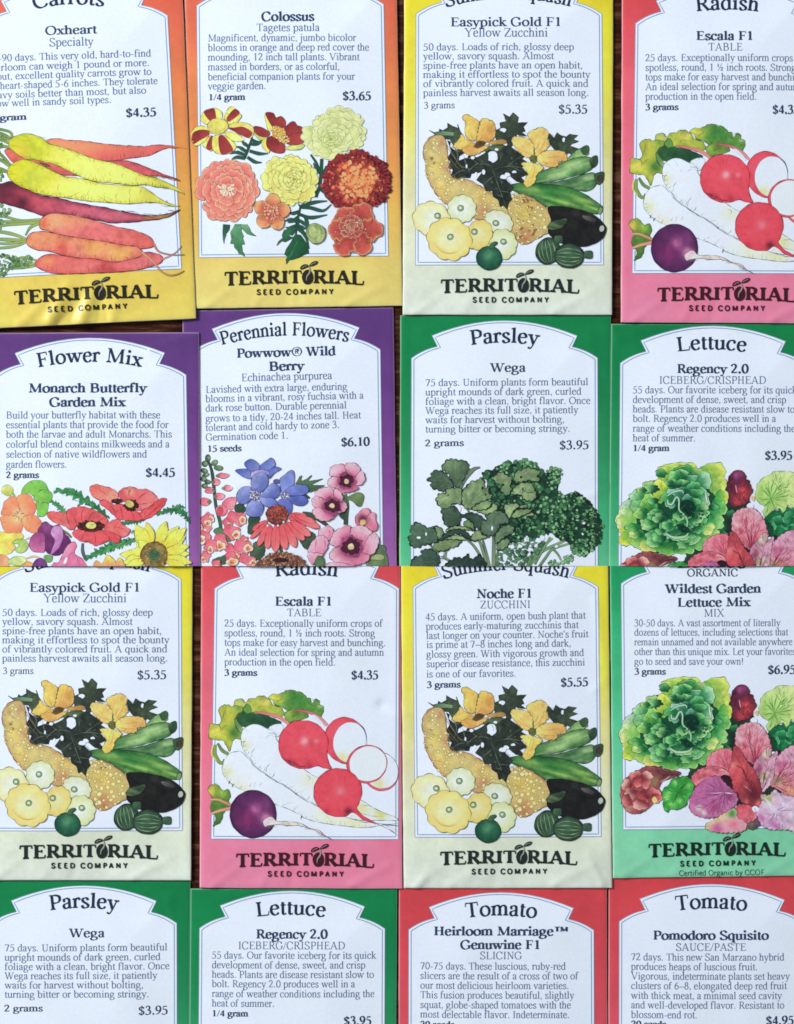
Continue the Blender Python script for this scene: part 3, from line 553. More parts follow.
@pic
def marigolds(A):
    LG, LD, LK = (70, 122, 86), (36, 76, 62), (26, 54, 48)
    A.el('flower_picture').at(190, 100)
    def fern(mid, ribs):
        for r in ribs: A.stalk(r, [3.0, 3.8, 1.0], LD, (52, 96, 82), LK, .2)
        A.stalk(mid, [2.4, 2.6, 1.4], LD, LD, LK, .2)
    fern([(395, 425), (430, 330), (450, 270)], [[(400, 400), (340, 380), (290, 390)], [(415, 380), (360, 345), (330, 340)], [(425, 340), (385, 310), (378, 290)], [(440, 320), (480, 320), (540, 290)], [(430, 370), (500, 390), (565, 390)], [(415, 415), (470, 450), (520, 455)], [(400, 425), (340, 415), (300, 430)], [(448, 290), (490, 310), (530, 300)]])
    A.at(290, 180)
    fern([(40, 400), (55, 290), (75, 200), (60, 180)], [[(60, 270), (20, 300), (-15, 310)], [(70, 230), (20, 245), (-15, 230)], [(75, 200), (150, 205), (240, 225), (300, 180)], [(65, 250), (150, 275), (270, 255)], [(75, 195), (180, 165), (270, 155)], [(60, 290), (120, 330), (140, 360)], [(50, 330), (0, 350), (-30, 345)], [(110, 270), (130, 320), (140, 330)]])
    fern([(190, 130), (215, 40), (225, -60), (228, -130)], [[(200, 100), (170, 60), (160, 10)], [(215, 30), (180, -10), (178, -40)], [(222, -40), (190, -80), (170, -120)], [(210, 60), (250, 90), (300, 110)], [(220, -20), (250, -60), (262, -100)]])
    fern([(62, 300), (45, 360), (20, 420)], [[(55, 330), (100, 350), (130, 345)], [(58, 310), (10, 290), (-40, 300)], [(50, 350), (90, 380), (110, 420)]])
    A.stalk([(60, 330), (110, 400), (140, 500)], [1.2, 3.4, .6], LD, (44, 84, 70), LK, .2)
    A.stalk([(230, -150), (225, -60), (215, 60), (190, 120)], [3, 3.2, 2.6, 1.4], (40, 82, 64), LD, LK, .3)
    A.stalk([(150, -180), (190, -120), (215, -60)], [1.6, 2.4, 1.6], (48, 90, 70), LD, LK, .3)
    A.shape([(245, 60), (280, 80), (330, 160), (320, 185), (280, 150), (250, 110)], LG, to=LD, ink=LK)
    A.stalk([(255, 45), (310, 75), (375, 120)], [1.6, 3, 1], (96, 140, 96), LG, LK, .3)
    A.at(190, 180)
    A.poly([(240, 320), (290, 325), (285, 360), (262, 390), (262, 400), (250, 430), (246, 465), (238, 430), (236, 380)], LD, to=LG, ink=LK, w=.3)
    A.poly([(325, 320), (375, 322), (372, 370), (390, 410), (382, 420), (398, 465), (375, 470), (380, 520), (398, 555), (350, 530), (345, 515), (320, 490), (318, 462), (292, 460), (300, 430), (292, 380), (310, 350)], (92, 148, 104), to=(64, 122, 84), ink=LK, w=.3, n=.15)
    A.poly([(360, 325), (415, 322), (432, 350), (440, 375), (480, 408), (440, 400), (410, 390), (385, 365)], (112, 164, 120), to=(78, 136, 100), ink=LK, w=.3)
    A.poly([(680, 365), (745, 345), (770, 370), (745, 420), (690, 450), (660, 445), (625, 478), (640, 445), (670, 420), (665, 400)], (52, 112, 76), to=LD, ink=LK, w=.3)
    A.poly([(770, 395), (800, 400), (850, 470), (860, 530), (820, 545), (790, 560), (745, 575), (715, 580), (695, 610), (692, 575), (705, 555), (682, 540), (695, 500), (730, 450), (745, 420)], (38, 98, 62), to=(28, 78, 52), ink=LK, w=.3, n=.2)
    A.ink([(790, 410), (760, 480), (700, 600)], .5, (92, 140, 104))
    for p in ([(-5, 400), (20, 410), (40, 385)],): A.at(290, 180).ink(p, .8, PW)
    MR, MR2, YL, YE = (132, 46, 50), (160, 64, 62), (232, 222, 110), (206, 196, 92)
    OK_ = (96, 84, 50)
    A.el('marigold_bloom').at(190, 100)
    def striped(outer, stripe): A.shape(outer, YL, to=(238, 232, 140), ink=OK_, w=.4, edge=(YE, 1, .5)); A.shape(stripe, MR, to=MR2, ink=None, n=.12)
    striped([(140, 215), (130, 265), (90, 310), (40, 332), (15, 300), (10, 240), (40, 195), (100, 188)], [(140, 222), (130, 258), (72, 292), (28, 318), (14, 290), (20, 240), (70, 215)])
    striped([(75, 140), (105, 80), (180, 58), (232, 90), (225, 145), (180, 160), (120, 178)], [(100, 92), (135, 68), (176, 64), (188, 140), (150, 156)])
    striped([(245, 130), (270, 72), (305, 48), (355, 92), (372, 125), (300, 195), (270, 160)], [(266, 130), (322, 66), (358, 100), (284, 158)])
    striped([(280, 190), (330, 165), (400, 165), (455, 198), (460, 245), (430, 277), (340, 240)], [(275, 206), (320, 200), (385, 196), (452, 238), (418, 276), (335, 236)])
    A.shape([(250, 232), (330, 240), (390, 282), (385, 296), (330, 302), (280, 280)], YL, to=(240, 234, 150), ink=OK_, w=.4)
    striped([(155, 258), (175, 280), (160, 366), (120, 352), (92, 322), (130, 270)], [(150, 262), (172, 285), (158, 360), (116, 345)])
    striped([(165, 268), (200, 256), (252, 258), (332, 325), (312, 372), (260, 392), (190, 386), (160, 340)], [(206, 268), (250, 264), (312, 356), (280, 384), (222, 388)])
    A.ell((200, 190), (76, 56), (228, 222, 110), ink=OK_, w=.4, edge=((190, 176, 70), 2, .5), rough=.4); A.dots(46, [(130, 200), (150, 170), (200, 215), (260, 200), (270, 180), (255, 225), (205, 246), (150, 238)], (.4, .9), (206, 190, 84), (240, 226, 150), (150, 130, 60), iw=.2)
    A.el('marigold_bloom').at(190, 100)
    A.shape([(540, 105), (575, 110), (600, 200), (572, 228), (552, 180)], YL, ink=OK_, w=.4)
    A.shape([(545, 100), (600, 95), (620, 130), (660, 120), (692, 160), (675, 200), (600, 222), (590, 190)], MR, to=MR2, ink=(80, 30, 36), w=.4, n=.12)
    A.shape([(462, 240), (500, 290), (540, 285), (560, 265), (510, 240)], (176, 196, 110), ink=OK_, w=.4)
    A.shape([(460, 200), (485, 192), (530, 205), (578, 240), (545, 272), (480, 250)], MR, to=MR2, ink=(80, 30, 36), w=.4)
    A.shape([(520, 300), (550, 278), (575, 330), (570, 385), (525, 345)], YL, ink=OK_, w=.4)
    A.shape([(555, 285), (600, 262), (650, 300), (686, 330), (680, 380), (620, 386), (562, 350)], MR, to=MR2, ink=(80, 30, 36), w=.4, n=.12)
    A.shape([(700, 340), (800, 318), (828, 335), (790, 362), (700, 362)], (190, 206, 120), ink=OK_, w=.4)
    A.shape([(680, 210), (725, 165), (755, 160), (775, 185), (805, 195), (815, 215), (800, 242), (700, 262)], MR, to=MR2, ink=(80, 30, 36), w=.4, n=.12)
    A.shape([(690, 280), (740, 252), (800, 240), (830, 268), (812, 315), (750, 330), (700, 318)], (150, 58, 60), to=(172, 72, 70), ink=(80, 30, 36), w=.4, n=.12)
    A.ell((640, 240), (48, 44), (208, 150, 64), ink=None, rough=.6); A.dots(50, [(595, 215), (640, 195), (720, 290), (690, 315), (630, 285)], (.5, 1.2), (222, 180, 84), (238, 216, 150), (130, 80, 44), iw=.25)
    A.el('marigold_bloom'); A.ruffle((337, 134.6), 34, 5, (190, 204, 120), (220, 228, 164), (228, 236, 190), (134, 150, 96), 4, .78, w=.4); A.ruffle((331, 140), 11, 3, (170, 188, 104), (216, 226, 160), None, (130, 146, 90), 9, .85, w=.35)
    A.el('marigold_bloom'); A.ruffle((229, 191), 34.5, 5, (212, 98, 98), (232, 140, 122), (242, 208, 170), (150, 66, 60), 7, 1.04, w=.45)
    A.at(190, 180)
    for i in range(34):
        a = A.rn.random() * 6.28; r0 = A.rn.uniform(5, 40); r1 = r0 + A.rn.uniform(14, 34); c = (268, 72)
        A.stalk([(c[0] + r0 * math.cos(a), c[1] + .9 * r0 * math.sin(a)), (c[0] + r1 * math.cos(a + .2), c[1] + .9 * r1 * math.sin(a + .2))], [1.4, 2.0], (238, 206, 176), (240, 222, 196), (170, 92, 80), .3)
    A.el('marigold_bloom'); A.ruffle((290.5, 178.8), 28, 5, (208, 202, 96), (232, 228, 132), (236, 234, 160), (132, 124, 58), 12, .98, w=.45); A.ruffle((294, 180), 10, 3, (204, 200, 90), (236, 232, 150), None, (120, 116, 50), 15, .95, w=.4)
    A.el('marigold_bloom').at(290, 100)
    cx, cy = 357, 181.5
    pts = [(cx + (34 + 2 * math.sin(k * 3.7)) * math.cos(k * 2 * math.pi / 40), cy + (29.5 + 2 * math.sin(k * 5.1)) * math.sin(k * 2 * math.pi / 40)) for k in range(40)]
    A.raw(catmull(pts, True, 1.0), (112, 38, 46), rad=[(cx, cy - 1, 20, (214, 120, 70))], ink=(84, 34, 40), w=.5, n=.3, ns=4); A.at(0, 0, 1)
    A.dots(150, pts, (1.2, 2.5), (120, 42, 48), (176, 68, 62), (84, 28, 36), keep=lambda q: np.hypot(q[0] - cx, (q[1] - cy) * 1.15) > 20 + A.rn.uniform(-6, 5), sq=.62, iw=.3)
    A.dots(70, pts, (1.2, 2.6), (196, 84, 64), (222, 130, 92), (140, 52, 48), keep=lambda q: 10 + A.rn.uniform(-3, 6) < np.hypot(q[0] - cx, (q[1] - cy) * 1.15) < 26 + A.rn.uniform(-6, 5), sq=.7, iw=.25)
    A.dots(70, pts, (1.0, 2.6), (228, 142, 92), (232, 168, 112), None, keep=lambda q: np.hypot(q[0] - cx, (q[1] - cy) * 1.15) < 16 + A.rn.uniform(-6, 7), sq=.6); A.dots(26, pts, (.6, 1.2), (200, 88, 56), (206, 104, 66), None, keep=lambda q: np.hypot(q[0] - cx, (q[1] - cy) * 1.15) < 17)
    for k in range(46):
        a = k * 2 * math.pi / 46 + A.rn.uniform(-.05, .05); r = A.rn.uniform(32, 36)
        A.stalk([(cx + 28 * math.cos(a), cy + 25 * math.sin(a)), (cx + r * math.cos(a), cy + r * .9 * math.sin(a))], [2.2, 1.8], (120, 38, 46), (158, 58, 60), (84, 30, 38), .25)
    A.el('marigold_bloom')
    for k in range(5):
        a = -1.45 + k * 2 * math.pi / 5; daisy_petal(A, 271.7, 213, a, 18.5, 16, (172, 72, 62), (228, 160, 110), (130, 78, 60), (238, 200, 130))
    A.dots(26, [(265, 206), (277, 206), (278, 218), (266, 219)], (.9, 1.8), (206, 120, 100), (234, 186, 150), (134, 66, 60))
    A.el('marigold_bloom')
    for k, L in enumerate([24, 29, 29, 27, 28, 24]):
        a = -2.3 + k * 2 * math.pi / 6 + .2; daisy_petal(A, 353, 230, a, L, 24, (156, 58, 58), (192, 88, 78), (140, 96, 60), (238, 216, 140), notch=.16)
    for k in range(14): A.rn.random()
    A.ruffle((351, 227), 13, 3, (130, 46, 52), (182, 84, 78), (236, 204, 160), (110, 44, 44), 33, .95, w=.4)
    A.dots(18, [(330, 240), (352, 246), (366, 232), (356, 218), (340, 226)], (.6, 1.2), (196, 110, 96), (232, 180, 150), (120, 48, 48))
    A.el('flower_bud').at(290, 180); A.shape([(118, 390), (130, 340), (165, 318), (205, 322), (246, 350), (256, 395), (238, 440), (195, 462), (150, 450)], (138, 160, 100), to=(166, 184, 120), ink=(70, 92, 60), w=.6, n=.2)
    for q in ([(205, 325), (228, 380), (212, 458)], [(165, 320), (140, 370), (150, 430)], [(190, 330), (180, 400), (190, 455)]): A.ink(q, .55, (92, 116, 70))
    A.shape([(140, 350), (172, 335), (196, 362), (200, 405), (168, 428), (140, 400)], (178, 196, 134), ink=(104, 130, 80), w=.45)

@pic
def squash(A):
    K = (34, 40, 36)
    A.el('vegetable_picture').at(405, 105)
    D1, D2, D3 = (44, 56, 48), (70, 88, 66), (34, 40, 38)
    A.poly([(175, 182), (210, 200), (245, 192), (248, 172), (272, 186), (312, 165), (305, 130), (345, 155), (382, 168), (378, 138), (396, 190), (420, 220), (390, 250), (372, 262), (350, 296), (325, 250), (260, 245), (215, 215)], D1, to=D2, ink=K, n=.25, ns=4)
    A.stalk([(215, 210), (260, 205), (350, 212)], [2, 4.4, 3], (74, 112, 82), (128, 160, 124), K, .4)
    A.poly([(305, 255), (330, 268), (322, 300), (360, 330), (410, 322), (425, 352), (392, 372), (385, 405), (440, 385), (470, 362), (510, 378), (560, 398), (620, 420), (580, 450), (540, 490), (480, 500), (470, 530), (432, 528), (384, 536), (345, 562), (330, 512), (348, 470), (312, 455), (325, 410), (306, 385), (335, 335)], D3, to=(44, 50, 48), ink=K, n=.3, ns=4)
    A.at(400, 100, 3.609)
    A.at(405, 105)
    for q in ([(340, 340), (400, 440), (500, 470)], [(420, 350), (440, 430), (470, 500)], [(560, 410), (500, 440), (440, 500)], [(330, 290), (380, 360), (360, 450)], [(470, 380), (540, 440)], [(340, 520), (400, 480), (470, 470)], [(210, 205), (300, 220), (380, 200)], [(320, 170), (330, 220)]): A.ink(q, .7, (96, 112, 92))
    for q in ([(345, 300), (380, 335), (408, 330)], [(330, 400), (322, 440), (345, 470)], [(440, 390), (500, 390), (600, 425)], [(350, 540), (400, 530), (440, 520)]): A.ink(q, .9, (110, 124, 104))
    A.at(400, 100, 3.609)
    A.poly([(372, 50), (395, 62), (408, 47), (428, 64), (424, 84), (440, 82), (460, 82), (444, 98), (452, 114), (440, 118), (458, 132), (432, 130), (420, 124), (418, 150), (400, 172), (350, 168), (345, 140), (340, 112), (362, 102), (360, 84), (384, 78)], (66, 82, 62), to=(48, 58, 52), ink=K, n=.25, ns=5)
    A.poly([(330, 165), (380, 165), (400, 185), (360, 215), (320, 200), (300, 180)], (92, 112, 76), to=(70, 92, 66), ink=K, n=.2)
    A.poly([(540, 122), (556, 138), (566, 118), (580, 128), (600, 134), (612, 124), (642, 128), (626, 142), (646, 150), (622, 158), (612, 166), (642, 176), (634, 186), (630, 200), (606, 192), (596, 206), (560, 186), (545, 165), (535, 140)], D1, to=D2, ink=K, n=.3, ns=4)
    for c, r in [((334, 206), (17, 20)), ((282, 212), (10, 6)), ((240, 198), (7, 12)), ((262, 210), (6, 5)), ((292, 246), (9, 5)), ((300, 262), (8, 12)), ((275, 270), (5, 8)), ((374, 280), (16, 8)), ((388, 270), (10, 5)), ((372, 110), (10, 7)), ((378, 160), (7, 5)), ((318, 276), (5, 4)), ((412, 262), (8, 4)), ((348, 180), (6, 4)), ((240, 240), (3, 6)), ((590, 145), (5, 9))]:
        A.ell(c, r, PW, ink=None, rough=.7, n=0)
    Z1, Z2, ZK = (66, 128, 70), (160, 196, 122), (30, 54, 38)
    A.el('zucchini'); A.shape([(560, 240), (600, 214), (640, 180), (660, 176), (682, 194), (650, 214), (600, 240)], (84, 136, 80), to=(150, 184, 120), ink=ZK, streak=[(.5, 3, (176, 206, 140), .5)]); A.shape([(652, 178), (672, 164), (682, 172), (680, 192), (664, 198)], (64, 96, 66), ink=ZK)
    A.el('zucchini'); A.shape([(470, 292), (500, 262), (560, 240), (630, 210), (680, 206), (694, 222), (690, 252), (640, 272), (570, 290), (500, 300)], Z1, to=(92, 150, 86), ax=(560, 270, 640, 220), ink=ZK, edge=((36, 84, 50), 2.4, .6), streak=[(.3, 2.4, (184, 214, 146), .85), (.3, 2.0, (34, 84, 46), .35)]); A.shape([(684, 216), (698, 204), (712, 203), (712, 232), (696, 246), (688, 234)], (70, 104, 72), to=(44, 70, 52), ink=ZK, streak=[(1.2, 1.5, (40, 60, 46), .6)])
    A.el('zucchini'); A.shape([(480, 302), (560, 296), (620, 282), (690, 262), (712, 278), (706, 310), (672, 330), (600, 318), (520, 310)], (74, 126, 76), to=(104, 154, 96), ax=(560, 300, 680, 290), ink=ZK, edge=((34, 78, 50), 2.2, .65), streak=[(.22, 2.3, (182, 210, 150), .85), (.22, 2.0, (34, 80, 48), .35)]); A.shape([(700, 272), (716, 262), (736, 262), (734, 290), (720, 306), (706, 298)], (58, 84, 60), ink=ZK); A.ell((722, 284), (9, 12), (70, 52, 46), ink=K, rot=.4)
    A.el('zucchini'); A.shape([(394, 312), (420, 302), (470, 301), (530, 304), (600, 315), (660, 336), (700, 362), (730, 384), (724, 402), (712, 412), (660, 405), (600, 388), (540, 392), (480, 356), (430, 338), (402, 326)], (52, 126, 62), to=(112, 170, 78), ax=(420, 315, 700, 390), ink=ZK, edge=((24, 74, 44), 2.6, .75), streak=[(-.28, 2.8, (196, 220, 120), .8), (-.28, 1.8, (22, 76, 40), .45)]); A.ell((722, 400), (8, 14), (120, 150, 104), ink=ZK, rot=.3)
    gour = [(118, 130), (150, 128), (166, 150), (171, 190), (176, 230), (186, 276), (215, 288), (250, 290), (300, 318), (350, 344), (400, 346), (440, 340), (480, 358), (520, 385), (546, 412), (556, 450), (540, 476), (500, 500), (460, 520), (430, 516), (400, 480), (330, 442), (270, 430), (215, 388), (170, 380), (140, 352), (110, 310), (96, 270), (90, 230), (84, 190), (92, 152)]
    A.el('warty_gourd'); A.shape(gour, (200, 186, 120), ink=(104, 84, 56), w=.7, rough=.6, edge=((178, 136, 98), 2.4, .8), n=.12, rad=[tuple(A.P([c])[0]) + (r, k) for c, r, k in [((130, 240), 9, (214, 196, 108)), ((150, 330), 8, (212, 190, 106)), ((460, 400), 14, (206, 182, 92)), ((300, 350), 9, (210, 186, 108)), ((450, 495), 9, (188, 130, 92)), ((300, 405), 7, (184, 134, 100)), ((150, 160), 6, (190, 156, 116)), ((170, 250), 5, (184, 142, 106))]])
    A.dots(170, gour, (.6, 1.5), (236, 222, 164), (222, 200, 130), (146, 112, 70), iw=.35, sq=1.05); A.dots(22, [(400, 370), (470, 360), (540, 420), (530, 470), (440, 500), (410, 450)], (1.5, 2.3), (238, 222, 166), (228, 206, 134), (150, 104, 58), iw=.35)
    for p in ([(100, 150), (120, 132)], [(398, 350), (388, 400), (410, 450)]): A.ink(p, .5, (120, 90, 50))
    A.el('squash_leaf').at(400, 100, 3.609)
    A.poly([(268, 212), (300, 198), (322, 180), (350, 190), (372, 172), (396, 168), (420, 186), (452, 200), (440, 214), (460, 226), (438, 244), (462, 268), (436, 280), (454, 302), (420, 296), (392, 272), (380, 290), (412, 318), (396, 336), (404, 360), (392, 372), (386, 397), (372, 382), (360, 388), (354, 362), (336, 350), (332, 330), (310, 330), (298, 306), (276, 290), (296, 262), (264, 246), (288, 232)], (50, 60, 52), to=(36, 42, 40), ax=(290, 210, 400, 380), ink=K, n=.35, ns=5)
    for q in ([(330, 240), (350, 300), (384, 390)], [(340, 250), (400, 240), (452, 250)], [(335, 240), (300, 232), (270, 240)], [(345, 270), (320, 290), (300, 308)], [(360, 330), (396, 335)], [(352, 300), (380, 276), (420, 280)], [(372, 350), (350, 345)], [(380, 245), (420, 215), (440, 205)], [(400, 240), (440, 262)], [(310, 236), (290, 218)], [(366, 180), (362, 220)]): A.ink(q, .65, (98, 114, 96))
    for c, r in [((334, 206), (17, 20)), ((300, 262), (6, 9)), ((374, 280), (14, 7)), ((388, 270), (9, 5)), ((348, 180), (6, 4)), ((412, 262), (8, 4))]: A.ell(c, r, PW, ink=None, rough=.7, n=0)
    for c, r in [((420, 232), (5, 3)), ((402, 212), (4, 6)), ((330, 300), (4, 5)), ((366, 300), (3, 6)), ((346, 322), (4, 3))]: A.ell(c, r, (74, 92, 70), ink=None, rough=.6)
    PK_ = (96, 92, 56)
    A.el('squash_blossom').at(405, 105); Y1, Y2, Y3 = (232, 206, 104), (222, 176, 82), (206, 150, 86)
    A.shape([(600, 272), (650, 258), (700, 250), (732, 262), (728, 280), (690, 286), (620, 286)], (196, 156, 84), to=(160, 124, 72), ink=PK_, w=.45)
    A.shape([(415, 92), (440, 70), (470, 82), (530, 120), (526, 180), (505, 258), (455, 245), (430, 195), (436, 140)], Y1, to=(228, 202, 116), ink=PK_, w=.55, scal=(.7, 4.5), streak=[(1.3, 2.4, (206, 164, 72), .35)])
    A.shape([(548, 112), (572, 98), (612, 112), (642, 132), (652, 192), (640, 244), (590, 272), (520, 288), (518, 236), (536, 160)], (230, 194, 96), to=(214, 170, 104), ink=PK_, w=.55, scal=(.7, 4.5), streak=[(1.3, 2.2, (186, 132, 70), .45)])
    A.shape([(410, 214), (440, 245), (500, 280), (492, 304), (430, 322), (370, 318), (348, 296), (388, 250)], (226, 206, 110), to=(222, 182, 92), ink=PK_, w=.55, scal=(.7, 4.5))
    A.shape([(412, 320), (460, 300), (520, 310), (606, 288), (570, 330), (495, 366), (440, 356)], (222, 172, 92), to=(226, 186, 110), ink=PK_, w=.55, scal=(.7, 4.5))
    A.shape([(500, 300), (530, 262), (580, 270), (560, 300), (520, 318)], (84, 66, 40), to=(120, 92, 50), ink=None, n=.3)
    for p in ([(510, 290), (480, 230), (460, 150)], [(540, 270), (560, 200), (580, 130)], [(560, 275), (600, 220), (630, 180)]): A.ink(p, .35, (150, 110, 56))
    A.el('squash_blossom').at(505, 105)
    A.shape([(50, 242), (90, 230), (150, 240), (190, 262), (208, 310), (200, 372), (160, 382), (110, 352), (60, 292)], (234, 204, 120), to=(230, 188, 110), ink=PK_, w=.55, scal=(.7, 4.5))
    A.shape([(165, 202), (220, 176), (268, 165), (312, 200), (306, 250), (322, 290), (282, 332), (222, 372), (210, 300), (172, 240)], (234, 210, 124), to=(230, 192, 110), ink=PK_, w=.55, scal=(.7, 4.5), streak=[(1.2, 2.4, (208, 152, 70), .4)])
    A.shape([(232, 372), (300, 332), (420, 338), (446, 380), (440, 406), (390, 410), (380, 442), (320, 452), (260, 432), (228, 402)], (236, 206, 118), to=(226, 178, 104), ink=PK_, w=.55, scal=(.7, 4.5))
    A.shape([(120, 420), (190, 420), (276, 452), (230, 502), (212, 562), (165, 596), (134, 562), (162, 500), (140, 460)], (236, 210, 116), to=(230, 194, 100), ink=PK_, w=.55, scal=(.7, 4.5))
    for p in ([(200, 380), (150, 330), (90, 260)], [(200, 370), (140, 340), (70, 300)], [(212, 370), (240, 290), (250, 190)], [(215, 370), (280, 280), (290, 200)], [(230, 390), (320, 380), (430, 370)], [(232, 400), (310, 420), (380, 420)], [(200, 430), (180, 500), (165, 570)], [(215, 430), (210, 480), (190, 540)]): A.ink(p, .45, (168, 126, 66))
    A.ell((205, 390), (30, 26), (92, 96, 52), ink=None, rough=.8, n=.3); A.dots(10, [(185, 370), (225, 370), (225, 410), (185, 410)], (.5, 1), (60, 66, 40), (150, 140, 70))
    def patty(c, r, rim, mid, lob, ring, seed, rot=0.0):
        A.el('pattypan_squash'); cc = A.P([c])[0]; rr = r[0] / A.o[2]
        A.ell(c, r, rim, lobes=lob, depth=.09, rot=rot, ink=(92, 104, 66), w=.55, rad=[(cc[0], cc[1], rr * .62, mid)], edge=(np.array(rim) * .9, 1.2, .5), n=.05)
        A.ell(ring, (24, 22), (120, 152, 108), ink=(66, 92, 66), w=.45, n=.1); A.ell((ring[0] - 2, ring[1] - 2), (13, 12), (206, 216, 186), ink=(84, 104, 78), w=.3, n=0)
    A.at(405, 185)
    CR, YW, WH = (232, 222, 150), (228, 206, 104), (214, 224, 196)
    patty((190, 245), (134, 122), (228, 220, 156), (224, 232, 222), 9, (235, 225), 1, .2)
    patty((410, 175), (102, 100), (208, 220, 180), (226, 236, 238), 10, (400, 170), 2, .1)
    patty((675, 270), (106, 80), (210, 220, 182), (228, 236, 236), 10, (655, 278), 5, .4)
    patty((700, 432), (106, 110), (206, 218, 160), (226, 236, 232), 10, (710, 412), 6, .3)
    patty((530, 362), (94, 112), (222, 206, 118), (226, 222, 170), 9, (500, 342), 4, .6)
    patty((320, 392), (162, 150), (228, 210, 122), (228, 228, 190), 10, (327, 378), 3, .5)
    c3 = A.P([(322, 392)])[0]; a = np.linspace(.35, 2.9, 22); A.rawink(np.stack([c3[0] + 15.5 * np.cos(a), c3[1] + 14.5 * np.sin(a)], 1), 1.2, (204, 172, 74)); A.rawink(np.stack([c3[0] + 13.5 * np.cos(a), c3[1] + 13 * np.sin(a)], 1), .6, (216, 188, 92))
    A.el('round_zucchini'); cc = A.P([(600, 505)])[0]; A.ell((607, 530), (94, 85), (28, 84, 62), ink=(22, 44, 38), w=.6, rad=[(cc[0], cc[1], 6, (92, 152, 112))], edge=((18, 56, 44), 3, .6), streak=[(1.5, 3, (62, 122, 92), .4)]); A.shape([(606, 456), (618, 425), (652, 411), (669, 424), (646, 448), (640, 464)], (84, 122, 88), to=(46, 84, 62), ink=(22, 44, 38))
    A.el('dark_zucchini').at(505, 185); A.shape([(310, 165), (400, 158), (500, 172), (580, 192), (650, 222), (700, 268), (730, 312), (716, 366), (672, 410), (600, 440), (520, 446), (430, 430), (360, 400), (310, 340), (330, 260)], (30, 30, 29), ink=(18, 20, 22), n=.3, rad=[tuple(A.P([(605, 240)])[0]) + (4, (72, 72, 72)), tuple(A.P([(520, 215)])[0]) + (4, (52, 54, 52)), tuple(A.P([(450, 300)])[0]) + (7, (38, 42, 38))], sp=1.3); A.shape([(560, 222), (600, 228), (655, 248), (640, 268), (600, 258), (565, 240)], (96, 96, 94), to=(58, 60, 60), ink=None); A.ell((697, 315), (19, 22), (176, 190, 178), rough=.5, ink=(60, 70, 62), w=.4)
    A.el('round_zucchini'); A.shape([(308, 298), (340, 265), (395, 252), (436, 242), (446, 262), (420, 300), (360, 326), (315, 320)], (66, 92, 64), to=(40, 60, 46), ink=(24, 34, 30), streak=[(-.35, 1.8, (140, 160, 110), .6)])
    for c, r, rot, st in [((308, 478), (86, 98), .45, (385, 393)), ((462, 514), (108, 88), 0, (600, 504))]:
        A.el('round_zucchini'); A.ell(c, r, (48, 80, 60), rot=rot, ink=(20, 34, 30), w=.7, edge=((24, 46, 40), 3, .8), streak=[(rot, 2.5, (88, 128, 92), .55)], n=.18)
        for k in (-.62, -.25, .12, .5, .8):
            cx, cy = c; ca, sa = math.cos(rot + (.9 if rot else .05)), math.sin(rot + (.9 if rot else .05)); q = []
            for u in (-.9, -.5, 0, .5, .9):
                v = k * math.sqrt(max(0, 1 - u * u)); q.append((cx + (u * ca - v * sa) * r[0] * .95, cy + (u * sa + v * ca) * r[1] * .95))
            A.ink(q, .75, (142, 166, 128))
        A.shape([(st[0] - 32, st[1] + 14), (st[0] - 26, st[1] - 22), (st[0] + 20, st[1] - 26), (st[0] + 30, st[1] - 8), (st[0] + 26, st[1] + 26), (st[0] - 20, st[1] + 26)], (74, 106, 78), to=(48, 76, 58), ink=(22, 36, 30), n=.2)
